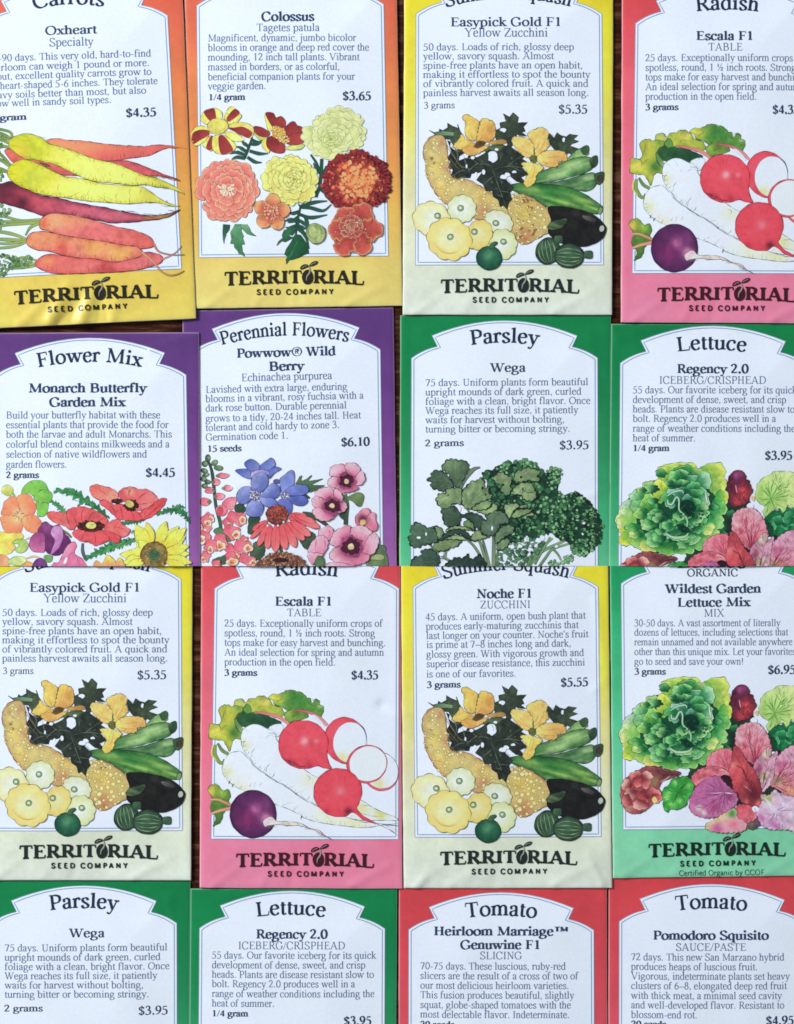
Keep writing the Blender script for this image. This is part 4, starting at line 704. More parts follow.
@pic
def radish(A):
    GK, Y, Gm, Gd = (58, 80, 44), (184, 190, 76), (96, 152, 68), (44, 86, 52)
    RK, R1, R2 = (130, 40, 52), (226, 82, 98), (206, 62, 80)
    WK, WH = (92, 112, 110), (223, 232, 246)
    A.el('vegetable_picture').at(200, 685)
    A.stalk([(110, 430), (108, 500), (140, 556), (165, 560), (178, 535)], [2, 3, 3.4, 2.6, 1.5], (132, 160, 70), (120, 150, 78), (44, 66, 44), .6); A.stalk([(90, 440), (86, 500), (120, 545)], [1.2, 1.6, 1], (206, 206, 120), (190, 200, 110), None); A.stalk([(128, 420), (160, 470), (205, 498)], [1.6, 2.8, 2.4], (96, 132, 70), (120, 150, 80), (40, 62, 44), .6)
    A.shape([(240, 152), (255, 115), (300, 98), (330, 128), (352, 100), (400, 90), (440, 74), (500, 96), (532, 140), (590, 165), (602, 212), (560, 235), (480, 212), (400, 198), (350, 205), (310, 195), (280, 170)], Y, to=(160, 180, 72), ink=GK, rough=.9, edge=((128, 152, 60), 2, .5), n=.16, rad=[tuple(A.P([(300, 130)])[0]) + (6, (204, 214, 130)), tuple(A.P([(470, 120)])[0]) + (5, (222, 214, 110))])
    A.shape([(494, 92), (522, 66), (580, 62), (622, 40), (690, 38), (742, 62), (770, 88), (800, 96), (806, 130), (836, 100), (862, 110), (868, 140), (892, 156), (888, 192), (868, 226), (800, 194), (730, 178), (640, 186), (580, 152), (540, 140), (528, 112)], Gm, to=(82, 138, 62), ink=GK, rough=.9, n=.2, rad=[tuple(A.P([(545, 90)])[0]) + (9, (196, 200, 84)), tuple(A.P([(700, 110)])[0]) + (8, (60, 124, 60)), tuple(A.P([(870, 150)])[0]) + (4, (150, 184, 110))])
    A.shape([(612, 200), (660, 178), (740, 188), (784, 214), (762, 242), (690, 252), (642, 268), (614, 240)], (130, 162, 70), to=(96, 136, 62), ink=GK, rough=.6, n=.2)
    A.shape([(262, 212), (300, 188), (380, 198), (460, 208), (560, 248), (586, 272), (540, 302), (500, 314), (430, 288), (380, 282), (330, 302), (290, 292), (255, 262)], Gd, to=(36, 76, 56), ink=None, rough=.6, n=.25)
    A.shape([(135, 190), (160, 150), (200, 140), (230, 152), (270, 148), (304, 162), (306, 190), (270, 210), (262, 262), (302, 352), (290, 388), (242, 392), (226, 450), (210, 482), (198, 450), (160, 402), (76, 388), (64, 332), (80, 280), (140, 285), (152, 240)], Y, to=(176, 184, 70), ink=GK, rough=.9, n=.16, edge=((140, 156, 58), 2, .5), rad=[tuple(A.P([(262, 340)])[0]) + (8, (74, 128, 60)), tuple(A.P([(280, 170)])[0]) + (5, (110, 160, 80)), tuple(A.P([(110, 330)])[0]) + (5, (214, 208, 96))])
    A.shape([(312, 172), (338, 138), (362, 148), (372, 190), (340, 206)], (92, 144, 70), ink=GK, rough=.4); A.shape([(250, 250), (262, 238), (300, 300), (316, 330), (290, 342), (256, 292)], (88, 132, 72), to=(150, 176, 110), ink=(38, 66, 46), w=.7)
    for p in ([(150, 330), (190, 290), (240, 310)], [(180, 160), (170, 220), (150, 260)], [(420, 180), (440, 150), (510, 165)], [(660, 240), (690, 215), (740, 205)], [(600, 70), (590, 100), (550, 120)], [(770, 110), (800, 140), (850, 150)], [(130, 280), (150, 310), (140, 345)]): A.ink(p, .5, (70, 96, 50))
    A.stalk([(396, 192), (480, 205), (560, 226), (620, 262), (648, 292)], [1.0, 2.2, 2.8, 3, 2], (204, 112, 112), (224, 150, 140), (120, 56, 60), .4)
    A.stalk([(680, 176), (740, 186), (800, 200), (870, 240), (920, 290)], [1.0, 2, 2.4, 3, 2.4], (176, 90, 96), (222, 150, 150), (110, 52, 60), .4); A.shape([(786, 250), (794, 222), (830, 216), (880, 262), (900, 300), (850, 290)], WH, ink=None)
    A.shape([(500, 312), (530, 286), (580, 278), (604, 300), (590, 340), (556, 372)], WH, ink=WK, w=.4)
    A.el('daikon')
    o = [(300, 350), (320, 312), (370, 285), (420, 283), (480, 310), (545, 350), (700, 420), (940, 520), (1020, 770)]
    C = lambda x, y: (x, y + 541.3); D = lambda x, y: (x + 685.7, y + 541.3)
    up = [(300, 350), (320, 312), (370, 285), (420, 283), (480, 310), (545, 352), (560, 400), (700, 560), (800, 640), D(165, 125), D(480, 290), D(540, 330), D(620, 370), D(745, 430), D(620, 434)]
    lo = [D(450, 430), D(300, 385), D(160, 325), D(0, 235), C(700, 240), C(620, 185), C(540, 140), C(470, 95), C(400, 40), (370, 540), (312, 462), (298, 400)]
    two = [(300, 480), (250, 482), (218, 492), (182, 530), (164, 580), C(160, 70), C(180, 122), C(240, 180), C(320, 222), C(430, 272), C(560, 322), C(640, 352), C(740, 402), D(60, 412), D(150, 442), D(250, 460), D(380, 476), D(480, 486), D(570, 480), D(640, 468), D(745, 474)] + [D(560, 452), D(450, 436), D(160, 332), D(0, 242), C(700, 247), C(620, 192), C(540, 147), C(470, 102), C(395, 45), (360, 545)]
    GT = (212, 220, 186)
    pp = A.P([C(190, 90), C(300, 205), D(250, 430), D(430, 470)])
    A.shape(two, WH, ink=WK, w=.5, n=.02, hatch=10, rad=[(pp[0][0], pp[0][1], 7, GT), (pp[1][0], pp[1][1], 8, (224, 222, 200)), (pp[2][0], pp[2][1], 16, (224, 230, 206)), (pp[3][0], pp[3][1], 12, (218, 224, 184))])
    TK = (74, 104, 92)
    A.ticks([C(162, 60), C(180, 122), C(240, 180), C(320, 222)], 9, 3.4, TK, .6); A.ticks([C(430, 272), C(560, 322), C(740, 402), D(60, 412)], 9, 2.6, TK, .5); A.ticks([D(60, 412), D(250, 460), D(480, 486), D(640, 470)], 12, 2.6, TK, .45)
    for c in ((C(240, 172)), (C(215, 150)), (D(50, 400))): A.stalk([c, (c[0] - 8, c[1] + 22)], [1.2, .6], (70, 100, 66), None, None)
    A.el('daikon'); q = A.P([(315, 440), D(620, 380), D(100, 140), D(480, 350)])
    A.shape(up + lo, WH, ink=WK, w=.5, n=.02, hatch=10, rad=[(q[0][0], q[0][1], 6, GT), (q[1][0], q[1][1], 8, (206, 210, 132)), (q[2][0], q[2][1], 9, (226, 228, 212)), (q[3][0], q[3][1], 8, (214, 220, 168))])
    A.ticks([(298, 400), (312, 462), (370, 540), C(400, 40), C(470, 95), C(540, 140)], 12, 3.6, (64, 92, 84), .65); A.ticks([C(540, 140), C(700, 240), D(0, 235), D(160, 325), D(450, 430)], 14, 3, TK, .5)
    for c in ((312, 450), (372, 525), C(478, 95)): A.ink([c, (c[0] + 4, c[1] - 40), (c[0] + 30, c[1] - 75)], .55, (66, 96, 86))
    A.ink([(470, 386), (500, 362), (555, 372)], .4, WK); A.ink([(490, 345), (530, 350), (556, 370)], .35, WK); A.ink([D(70, 100), D(110, 125), D(90, 150)], .4, TK); A.ink([D(470, 330), D(540, 328), D(560, 340)], .5, TK); A.ink([D(470, 380), D(540, 400), D(640, 410)], .5, TK)
    A.ink([C(355, 195), C(375, 165)], .5, WK); A.ink([C(390, 195), C(400, 160)], .5, WK); A.ink([C(430, 190), C(446, 158)], .5, WK)
    A.el('radish')
    c = A.P([(1054, 395)])[0]; A.ell((1050, 398), (150, 168), R1, rot=-.25, ink=RK, w=.6, edge=(R2, 2, .5)); A.ell((1082, 412), (120, 146), WH, rot=.12, ink=(120, 130, 160), w=.4, n=.02, rad=[tuple(A.P([(1030, 535)])[0]) + (7, (222, 220, 168))])
    A.ink([(1130, 262), (1180, 310), (1200, 370), (1196, 430)], .7, (78, 96, 140))
    A.el('radish'); A.ell((1300, 624), (128, 142), (232, 92, 108), rot=-.5, ink=RK, w=.4); A.ell((1306, 616), (122, 134), WH, rot=-.5, ink=(110, 120, 150), w=.5, n=.02, rad=[tuple(A.P([(1290, 715)])[0]) + (6, (214, 216, 166))])
    A.el('radish'); A.ell((1205, 570), (148, 136), R1, rot=-.35, ink=RK, w=.5); A.ell((1212, 567), (136, 126), (224, 234, 242), rot=-.35, ink=(150, 90, 110), w=.4, n=.02)
    A.el('radish'); h = A.P([(755, 400), (840, 405), (660, 560), (790, 585)])
    A.shape([(568, 430), (580, 360), (620, 300), (680, 262), (750, 254), (820, 268), (880, 310), (918, 370), (926, 430), (918, 500), (930, 560), (950, 600), (890, 596), (850, 580), (790, 598), (720, 600), (650, 575), (600, 530), (575, 480)], R1, ink=RK, w=.6, edge=(R2, 2.4, .5), n=.10, hatch=12, rad=[(h[0][0], h[0][1], 3.6, (244, 166, 176)), (h[1][0], h[1][1], 2.2, (238, 130, 144)), (h[2][0], h[2][1], 4.5, (150, 52, 68)), (h[3][0], h[3][1], 4, (176, 56, 74))])
    A.dots(26, [(600, 530), (660, 570), (720, 592), (780, 590), (720, 570), (640, 540)], (.4, 1), (96, 40, 54), (150, 52, 66))
    A.el('radish'); c = A.P([D(330, 220), D(390, 372), D(230, 375)])
    A.shape([D(135, 230), D(150, 160), D(190, 105), D(250, 68), D(310, 58), D(380, 72), D(440, 115), D(475, 175), D(482, 240), D(462, 310), D(448, 350), D(500, 405), D(590, 458), D(606, 466), D(560, 452), D(490, 428), D(420, 376), D(370, 402), D(310, 408), D(240, 390), D(180, 345), D(145, 290)], (228, 80, 96), ink=RK, w=.6, edge=(R2, 2, .5), n=.10, hatch=8, rad=[(c[0][0], c[0][1], 4, (240, 116, 130)), (c[1][0], c[1][1], 4.5, (96, 36, 54)), (c[2][0], c[2][1], 5, (196, 58, 78))])
    A.ink([D(600, 464), D(680, 500), D(742, 545)], .9, (150, 110, 130)); A.ink([D(610, 462), D(690, 462), D(745, 455)], .5, WK); A.ink([D(600, 450), D(690, 485), D(746, 520)], .4, WK)
    A.el('purple_radish').at(200, 760)
    A.shape([(55, 215), (75, 185), (105, 168), (140, 190), (170, 222), (212, 210), (218, 265), (205, 300), (216, 335), (170, 380), (162, 420), (140, 455), (110, 472), (92, 480), (112, 430), (110, 395), (80, 380), (78, 320), (90, 275)], (108, 146, 58), to=(64, 104, 52), ink=(62, 84, 44), rough=.8, n=.2, rad=[tuple(A.P([(85, 225)])[0]) + (6, (206, 186, 84)), tuple(A.P([(150, 240)])[0]) + (5, (140, 176, 70))])
    A.stalk([(76, 284), (130, 285), (180, 305), (236, 330)], [1.4, 2.2, 2.4, 2.6], (206, 172, 126), (186, 130, 110), (110, 76, 60), .4); A.stalk([(82, 386), (140, 365), (225, 345)], [1.8, 2.6, 3], (216, 170, 126), (206, 140, 130), (120, 76, 60), .4)
    c = A.P([(405, 355), (320, 330), (480, 420), (500, 290), (330, 430)])
    A.ell((384, 388), (168, 172), (92, 44, 92), ink=(50, 26, 62), w=.7, edge=((58, 30, 70), 3.4, .8), n=.12, rad=[(c[0][0], c[0][1], 5.5, (182, 102, 152)), (c[2][0], c[2][1], 6, (190, 120, 160)), (c[3][0], c[3][1], 7, (140, 70, 126)), (c[4][0], c[4][1], 9, (122, 44, 96))])
    A.shape([(456, 440), (480, 415), (520, 408), (560, 440), (640, 440), (720, 452), (800, 490), (860, 505), (900, 540), (960, 575), (890, 540), (850, 515), (780, 488), (720, 470), (640, 470), (560, 462), (500, 470), (470, 478)], (226, 208, 216), to=(222, 214, 200), ax=(197 + 60, 820, 300, 825), ink=(92, 84, 96), w=.45)
    for x in (590, 632, 700): A.ink([(x, 452), (x + 12, 462)], .6, (90, 70, 70))

LEAFS = []
def ruff(A, c, r, ang, dark, light, rim, ink=(22, 62, 42), lob=4, w=.6, seed=1):
    """one frilled lettuce lobe: dark at its root, pale along the frill; c, r in drawing units, ang = where the frill faces"""
    rn = random.Random(seed); c = A.P([c])[0]; rx, ry = np.array(r) / A.o[2]
    n = 42; a = np.arange(n) * 2 * math.pi / n; face = np.cos(a - ang)
    m = 1.06 + .09 * np.sin(a * rn.choice([3, 4, 5]) + rn.random() * 6) + .06 * np.sin(a * 7 + rn.random() * 6) + .04 * np.sin(a * 11 + rn.random() * 6)
    o = np.stack([c[0] + rx * m * np.cos(a), c[1] + ry * m * np.sin(a)], 1)
    ux, uy = math.cos(ang), math.sin(ang)
    A.raw(o, dark, to=light, ax=(c[0] - ux * rx * .85, c[1] - uy * ry * .85, c[0] + ux * rx * .8, c[1] + uy * ry * .8), edge=None, ink=None, n=.18, ns=4, sp=1.4, seed=seed)
    f = np.clip(face, 0, 1) > .15; idx = [i for i in range(n) if f[i]]
    st = min(idx, key=lambda i: ((a[i] - ang + math.pi) % (2 * math.pi)) - math.pi); path = [o[(st + i) % n] for i in range(len(idx))]
    A.rawink(catmull(path, False, .9), w, ink)
    p2 = c + (np.array(path) - c) * .9; A.rawink(catmull(p2, False, 1.2), .5, rim)
    for k in range(2):
        b = rn.uniform(-.8, .8) + ang; A.rawink(np.array([c - np.array([ux * rx, uy * ry]) * .2, c + np.array([rx * math.cos(b), ry * math.sin(b)]) * .35, c + np.array([rx * math.cos(b), ry * math.sin(b)]) * .8]), .35, tuple(np.array(dark) * .8))

def veins(A, root, tips, w, col):
    tips = list(tips); tips += [((p[0] + q[0]) / 2 * .92 + root[0] * .08, (p[1] + q[1]) / 2 * .92 + root[1] * .08) for p, q in zip(tips[:-1], tips[1:])]
    for t in tips:
        for f in (.45, .65, .82):
            b = (root[0] + (t[0] - root[0]) * f, root[1] + (t[1] - root[1]) * f); e = (t[0] - root[0]) * .16, (t[1] - root[1]) * .16; sg = A.rn.choice((-1, 1))
            A.ink([b, (b[0] + e[0] - sg * e[1] * .7, b[1] + e[1] + sg * e[0] * .7)], w * .6, col)
        m = ((root[0] + t[0]) / 2 + A.rn.uniform(-8, 8), (root[1] + t[1]) / 2 + A.rn.uniform(-8, 8)); A.ink([root, m, t], w, col)

@pic
def lettuce(A):
    K = (24, 62, 42)
    A.el('vegetable_picture').at(610, 670)
    A.shape([(600, 380), (720, 330), (830, 420), (880, 560), (840, 700), (700, 760), (560, 780), (500, 700)], (26, 62, 46), to=(30, 46, 40), ink=None, rough=1.2, n=.3)
    A.shape([(500, 690), (560, 680), (640, 640), (720, 700), (660, 760), (560, 770)], (34, 66, 48), ink=None, rough=1.0, n=.3)
    A.shape([(770, 300), (850, 230), (1000, 260), (1040, 420), (980, 520), (900, 700), (760, 760), (700, 700), (800, 560)], (24, 62, 44), to=(36, 44, 40), ink=None, rough=1.4, n=.35)
    for i in range(8): ruff(A, (A.rn.uniform(800, 900), A.rn.uniform(420, 680)), (34, 28), A.rn.uniform(0, 6), (20, 70, 46), (52, 124, 78), (80, 150, 104), seed=500 + i)
    A.ell((528, 728), (44, 36), PW, ink=(60, 90, 80), w=.35, rough=.8, n=0)
    A.el('lettuce_head')
    A.shape([(84, 470), (112, 385), (180, 290), (300, 200), (382, 168), (442, 95), (530, 60), (620, 88), (690, 110), (740, 190), (790, 290), (812, 400), (800, 520), (750, 600), (650, 660), (520, 690), (380, 702), (250, 664), (150, 622), (102, 545)], (26, 84, 52), to=(18, 64, 44), ink=K, rough=1.0, n=.3, ns=5)
    W, N, E_, S_ = math.pi, -math.pi / 2, 0, math.pi / 2
    D1, L1, Y1 = (34, 112, 58), (150, 208, 150), (192, 216, 96)
    for i, (c, r, a, d, l) in enumerate([
        ((530, 100), (118, 52), N, (64, 150, 62), (186, 216, 92)), ((420, 130), (60, 50), -2.4, (120, 176, 70), Y1), ((560, 130), (78, 60), N, (24, 96, 54), (56, 144, 74)), ((650, 130), (46, 40), -.6, (40, 120, 60), (176, 206, 120)),
        ((770, 110), (86, 58), -.9, (120, 180, 76), (204, 222, 100)), ((800, 210), (66, 66), 0, (120, 180, 84), (204, 220, 104)), ((830, 300), (50, 52), 0, (60, 150, 70), (190, 216, 92)), ((805, 380), (60, 60), .2, (44, 140, 72), (120, 196, 104)),
        ((310, 230), (52, 46), -2.2, (54, 140, 70), (158, 206, 120)), ((230, 295), (60, 48), -2.5, (44, 130, 66), L1), ((160, 370), (56, 46), -2.8, (60, 140, 84), (188, 222, 190)), ((230, 370), (54, 50), -2.6, (30, 110, 56), (130, 196, 130)),
        ((140, 460), (72, 76), W, (120, 180, 84), (214, 232, 180)), ((120, 470), (46, 40), 2.6, (130, 190, 90), (206, 224, 140)), ((175, 560), (78, 62), 2.6, (60, 150, 66), (200, 216, 84)), ((150, 600), (60, 50), 2.3, (100, 170, 70), (196, 214, 80)), ((250, 620), (70, 52), 2.0, (34, 120, 60), (150, 200, 100)),
        ((310, 350), (60, 72), -2.0, (40, 130, 60), (146, 206, 96)), ((395, 250), (66, 78), -2.4, (120, 182, 66), (206, 220, 88)), ((300, 480), (58, 56), 2.8, (34, 116, 58), (150, 204, 132)), ((370, 440), (50, 50), -2.6, (16, 76, 52), (52, 132, 96)),
        ((370, 590), (84, 62), 2.0, (40, 126, 66), (140, 204, 146)), ((320, 650), (80, 44), 1.9, (40, 120, 58), (204, 212, 110)), ((450, 670), (90, 46), S_, (34, 112, 54), (110, 184, 84)), ((560, 660), (86, 50), 1.2, (30, 110, 54), (120, 188, 100)), ((660, 620), (84, 58), 1.0, (36, 120, 58), (120, 190, 104)),
        ((740, 560), (70, 60), .7, (40, 124, 60), (170, 210, 110)), ((780, 480), (64, 58), .3, (40, 132, 66), (140, 200, 120)),
        ((640, 190), (84, 52), -.9, (30, 108, 70), (140, 200, 160)), ((700, 180), (54, 60), -.4, (48, 138, 86), (160, 210, 170)), ((540, 220), (58, 44), N, (40, 112, 84), (152, 204, 178)), ((610, 240), (50, 40), -1.2, (22, 90, 64), (110, 180, 140)), ((660, 280), (70, 52), -.4, (30, 110, 72), (112, 186, 140)), ((690, 350), (56, 66), .3, (40, 128, 78), (176, 216, 176)),
        ((645, 350), (56, 48), .9, (26, 100, 66), (130, 196, 150)), ((575, 308), (34, 30), -1.8, (24, 92, 70), (120, 180, 150)), ((490, 280), (60, 52), -2.2, (40, 116, 84), (150, 204, 176)), ((460, 330), (40, 50), 2.4, (24, 92, 66), (100, 176, 136)), ((640, 420), (58, 44), 1.3, (34, 112, 66), (150, 206, 150)), ((690, 410), (44, 40), .6, (16, 76, 50), (70, 150, 96)),
        ((510, 480), (46, 56), 2.6, (40, 128, 64), (146, 204, 140)), ((600, 490), (64, 46), 1.0, (24, 92, 56), (110, 186, 120)), ((720, 520), (54, 50), .8, (60, 146, 70), (210, 222, 130)), ((440, 520), (58, 70), 2.3, (34, 108, 70), (130, 190, 150)), ((530, 570), (90, 44), 1.4, (26, 100, 60), (146, 200, 150)), ((600, 600), (70, 40), 1.2, (34, 116, 62), (130, 196, 130))]):
        ruff(A, c, r, a, d, l, tuple(np.array(l) * .35 + np.array((226, 236, 200)) * .65), seed=i + 3)
    cc0 = (560, 380); fr = random.Random(21)
    for i in range(48):
        a = fr.random() * 6.283; q = math.sqrt(fr.random()) * .93; x, y = 455 + 350 * q * math.cos(a), 385 + 300 * q * math.sin(a)
        if x < 330 and y < 290 - .2 * x or (x > 470 and y < 120): continue
        an = math.atan2(y - cc0[1], x - cc0[0]) + fr.uniform(-.6, .6); left = x < 300
        lt = fr.choice([(120, 200, 120), (160, 214, 140), (96, 180, 110), (140, 204, 130)]) if not left else fr.choice([(190, 222, 130), (170, 216, 150), (160, 212, 110), (120, 194, 100)])
        sz = fr.uniform(32, 58); ruff(A, (x, y), (sz, sz * fr.uniform(.5, .8)), an, fr.choice([(14, 66, 44), (20, 88, 50), (26, 104, 56)]), lt, tuple(np.array(lt) * .7 + np.array((230, 240, 210)) * .3), seed=300 + i)
    A.shape([(540, 330), (600, 320), (640, 380), (600, 440), (560, 420), (530, 380)], (12, 54, 42), ink=None, rough=.8, n=.3); A.shape([(500, 500), (560, 500), (600, 540), (540, 556)], (14, 58, 42), ink=None, rough=.6, n=.3)
    A.stalk([(440, 320), (442, 345), (470, 350), (500, 300), (520, 320), (522, 390), (560, 430), (580, 470), (578, 512)], [1.2, 1.6, 1.6, 1.5, 1.5, 1.4, 1.4, 1.6, 1.4], (176, 214, 190), (150, 200, 160), (24, 76, 56), .5); A.stalk([(436, 290), (480, 262), (540, 252), (552, 272)], [1, 1.8, 1.8, 1], (160, 206, 180), None, (24, 76, 56), .5); A.stalk([(425, 560), (480, 590), (560, 585), (588, 560)], [1.2, 2.2, 2.2, 1], (170, 212, 170), None, (24, 76, 56), .4); A.stalk([(712, 262), (718, 310), (728, 345)], [1, 1.8, 1], (196, 226, 196), None, (24, 76, 56), .4)
    A.dots(60, [(380, 380), (520, 360), (720, 380), (740, 480), (600, 560), (420, 480)], (.5, 1.4), (16, 66, 48), (34, 100, 66))
    A.el('red_lettuce').at(690, 670, 7.635)
    A.shape([(308, 200), (330, 150), (345, 128), (382, 114), (430, 120), (450, 150), (452, 178), (472, 190), (490, 235), (502, 265), (480, 310), (470, 350), (420, 380), (360, 384), (318, 350), (322, 300), (308, 260)], (88, 36, 62), to=(120, 42, 56), ink=(54, 28, 44), rough=.8, n=.25, ns=3.5, rad=[tuple(A.P([(390, 150)])[0]) + (4.5, (166, 84, 138)), tuple(A.P([(430, 280)])[0]) + (6, (206, 78, 84)), tuple(A.P([(395, 330)])[0]) + (5, (196, 74, 80))])
    A.ink([(372, 225), (378, 260), (386, 290)], 1.1, (214, 160, 176)); veins(A, (400, 350), [(330, 240), (440, 210), (470, 280), (350, 200)], .5, (60, 24, 44)); A.ell((482, 386), (26, 26), PW, ink=None, rough=.5, n=0); A.shape([(486, 330), (500, 305), (518, 312), (512, 345)], (220, 180, 150), ink=None)
    A.el('lettuce_leaf')
    A.shape([(600, 470), (640, 440), (750, 400), (830, 410), (900, 440), (900, 560), (830, 560), (760, 572), (700, 622), (640, 604), (600, 545)], (22, 104, 62), to=(30, 122, 70), ink=K, rough=1.0, n=.3, ns=3.5)
    for i in range(12): ruff(A, (A.rn.uniform(620, 850), A.rn.uniform(440, 590)), (44, 34), A.rn.uniform(0, 6.2), (20, 90, 54), (70, 170, 110), (120, 200, 150), seed=80 + i)
    A.shape([(530, 255), (560, 192), (620, 146), (700, 120), (794, 124), (880, 150), (920, 260), (880, 380), (800, 400), (770, 372), (742, 432), (700, 402), (650, 422), (604, 458), (572, 430), (598, 390), (545, 352), (518, 300)], (150, 198, 102), to=(206, 228, 150), ax=(760, 720, 794, 690), ink=(96, 132, 76), rough=1.0, n=.12, edge=((210, 230, 170), 2, .6))
    veins(A, (640, 330), [(560, 240), (620, 180), (720, 150), (800, 200), (820, 300), (740, 400), (610, 440), (560, 340)], .9, (76, 150, 66)); veins(A, (700, 260), [(730, 180), (780, 240), (660, 190)], .6, (96, 164, 80))
    A.el('lettuce_leaf').at(690, 745, 7.635); A.shape([(120, 150), (300, 60), (340, -60), (420, -120), (560, -90), (640, 20), (700, 60), (720, 300), (660, 380), (560, 400), (500, 470), (400, 470), (330, 440), (200, 320), (120, 240)], (54, 34, 40), to=(34, 44, 38), ink=None, rough=1, n=.3); A.shape([(430, -90), (520, -110), (640, -60), (660, 40), (600, 20)], (22, 70, 48), ink=None, rough=.8, n=.3)
    PK, P1, P2 = (96, 36, 56), (212, 96, 118), (236, 164, 180)
    A.at(690, 745, 7.635); A.shape([(350, 470), (420, 500), (520, 470), (560, 560), (480, 640), (380, 590)], (120, 150, 110), to=(96, 60, 80), ink=(60, 60, 50), scal=(.8, 4), n=.3, ns=4)
    A.el('red_lettuce').at(690, 670, 7.635)
    A.shape([(352, 500), (365, 450), (392, 425), (450, 408), (520, 420), (570, 480), (602, 560), (612, 640), (580, 690), (530, 720), (470, 700), (420, 660), (370, 610), (352, 560)], P1, to=P2, ax=(752, 760, 748, 724), ink=PK, scal=(1.0, 4.5, 1.3), n=.26, ns=5, streak=[(1.3, 2.6, (236, 176, 186), .45)], rad=[tuple(A.P([(490, 690)])[0]) + (6, (120, 40, 60))]); veins(A, (490, 710), [(400, 450), (450, 420), (520, 450), (570, 520), (380, 540), (590, 600)], .7, (150, 52, 76)); A.ink([(490, 700), (455, 560), (450, 430)], .9, (166, 66, 88))
    A.at(690, 745, 7.635)
    A.shape([(660, 60), (610, 60), (600, 130), (560, 200), (600, 240), (660, 160)], PW, ink=None, rough=.4, n=0)
    A.shape([(490, 150), (540, 80), (596, 20), (612, 60), (600, 95), (650, 62), (662, 50), (642, 115), (642, 200), (612, 282), (580, 322), (545, 352), (528, 300), (498, 230)], (196, 130, 160), to=(214, 176, 190), ink=(90, 60, 84), scal=(.9, 4, 1.0), n=.28, ns=5, rad=[tuple(A.P([(575, 60)])[0]) + (5, (206, 206, 170)), tuple(A.P([(560, 240)])[0]) + (4, (176, 190, 110)), tuple(A.P([(510, 180)])[0]) + (5, (190, 100, 130))]); veins(A, (545, 345), [(560, 200), (600, 100), (630, 130), (620, 230), (520, 220), (510, 160)], .6, (112, 70, 100))
    A.shape([(620, 292), (648, 240), (652, 180), (664, 118), (702, 60), (762, 20), (840, 0), (900, 40), (900, 380), (830, 402), (764, 392), (702, 352), (640, 312)], (210, 120, 138), to=(214, 160, 186), ax=(780, 795, 776, 750), ink=PK, scal=(1.0, 4.5, 1.3), n=.26, ns=5, rad=[tuple(A.P([(700, 260)])[0]) + (6, (222, 140, 130)), tuple(A.P([(670, 270)])[0]) + (5, (150, 150, 110)), tuple(A.P([(690, 150)])[0]) + (6, (200, 110, 150)), tuple(A.P([(760, 350)])[0]) + (5, (222, 160, 120))]); veins(A, (640, 300), [(700, 180), (780, 60), (830, 120), (830, 250), (760, 380)], .7, (130, 52, 84))
    A.shape([(130, 132), (142, 92), (190, 52), (252, 34), (310, 44), (322, 84), (302, 182), (232, 172), (150, 162)], (212, 112, 134), to=(206, 90, 104), ink=PK, scal=(1.0, 4.5, 1.3), n=.26, ns=52, streak=[(1.4, 2.4, (236, 170, 182), .45)]); veins(A, (290, 180), [(160, 110), (200, 60), (250, 40), (300, 60)], .6, (150, 56, 80))
    A.shape([(15, 252), (50, 202), (132, 166), (200, 170), (282, 200), (292, 236), (202, 244), (120, 254), (42, 306)], (204, 88, 104), to=(216, 120, 140), ink=PK, scal=(.9, 4, 1.0), n=.28, ns=5, streak=[(.3, 2.4, (236, 170, 180), .4)]); A.ink([(220, 188), (258, 190), (284, 212)], 1.2, (232, 206, 190))
    A.shape([(230, 240), (290, 230), (340, 300), (372, 380), (350, 420), (300, 350), (260, 300)], (52, 26, 40), to=(70, 30, 50), ink=None, rough=.8, n=.3)
    A.shape([(5, 412), (30, 352), (82, 292), (152, 252), (212, 246), (262, 302), (332, 362), (350, 422), (302, 482), (242, 522), (162, 542), (102, 542), (42, 522), (5, 482)], (188, 104, 160), to=(206, 130, 178), ink=PK, scal=(1.0, 4.5, 1.3), n=.26, ns=52, rad=[tuple(A.P([(60, 480)])[0]) + (3.6, (224, 222, 206)), tuple(A.P([(100, 512)])[0]) + (3, (226, 220, 214)), tuple(A.P([(300, 380)])[0]) + (5, (150, 66, 116)), tuple(A.P([(180, 470)])[0]) + (6, (206, 96, 150))]); veins(A, (262, 362), [(20, 420), (60, 340), (120, 280), (200, 250), (60, 500), (130, 535), (200, 530), (260, 500), (320, 440)], .8, (136, 62, 118)); A.ink([(330, 370), (262, 362), (180, 366)], 1.2, (232, 200, 222))
    A.shape([(302, 202), (312, 160), (320, 118), (334, 34), (352, 14), (384, 50), (402, 92), (442, 152), (490, 212), (522, 292), (532, 332), (552, 412), (532, 452), (482, 464), (430, 442), (388, 412), (368, 352), (338, 342), (328, 272)], (206, 88, 96), to=(116, 42, 52), ax=(733, 765, 755, 800), ink=PK, scal=(1.0, 4.5, 1.3), n=.26, ns=54, streak=[(1.2, 2.6, (120, 44, 56), .4)], rad=[tuple(A.P([(420, 430)])[0]) + (4, (222, 118, 120)), tuple(A.P([(520, 440)])[0]) + (4, (226, 130, 126)), tuple(A.P([(480, 380)])[0]) + (6, (66, 24, 34)), tuple(A.P([(330, 150)])[0]) + (4, (226, 130, 130))]); veins(A, (500, 400), [(340, 60), (390, 150), (440, 220), (490, 280), (370, 300)], .7, (104, 36, 48)); A.ink([(410, 310), (440, 330), (466, 352)], .9, (230, 170, 150))
    A.shape([(600, 320), (660, 330), (700, 360), (640, 372), (590, 392), (555, 372)], (36, 46, 40), ink=None, rough=.8, n=.3)
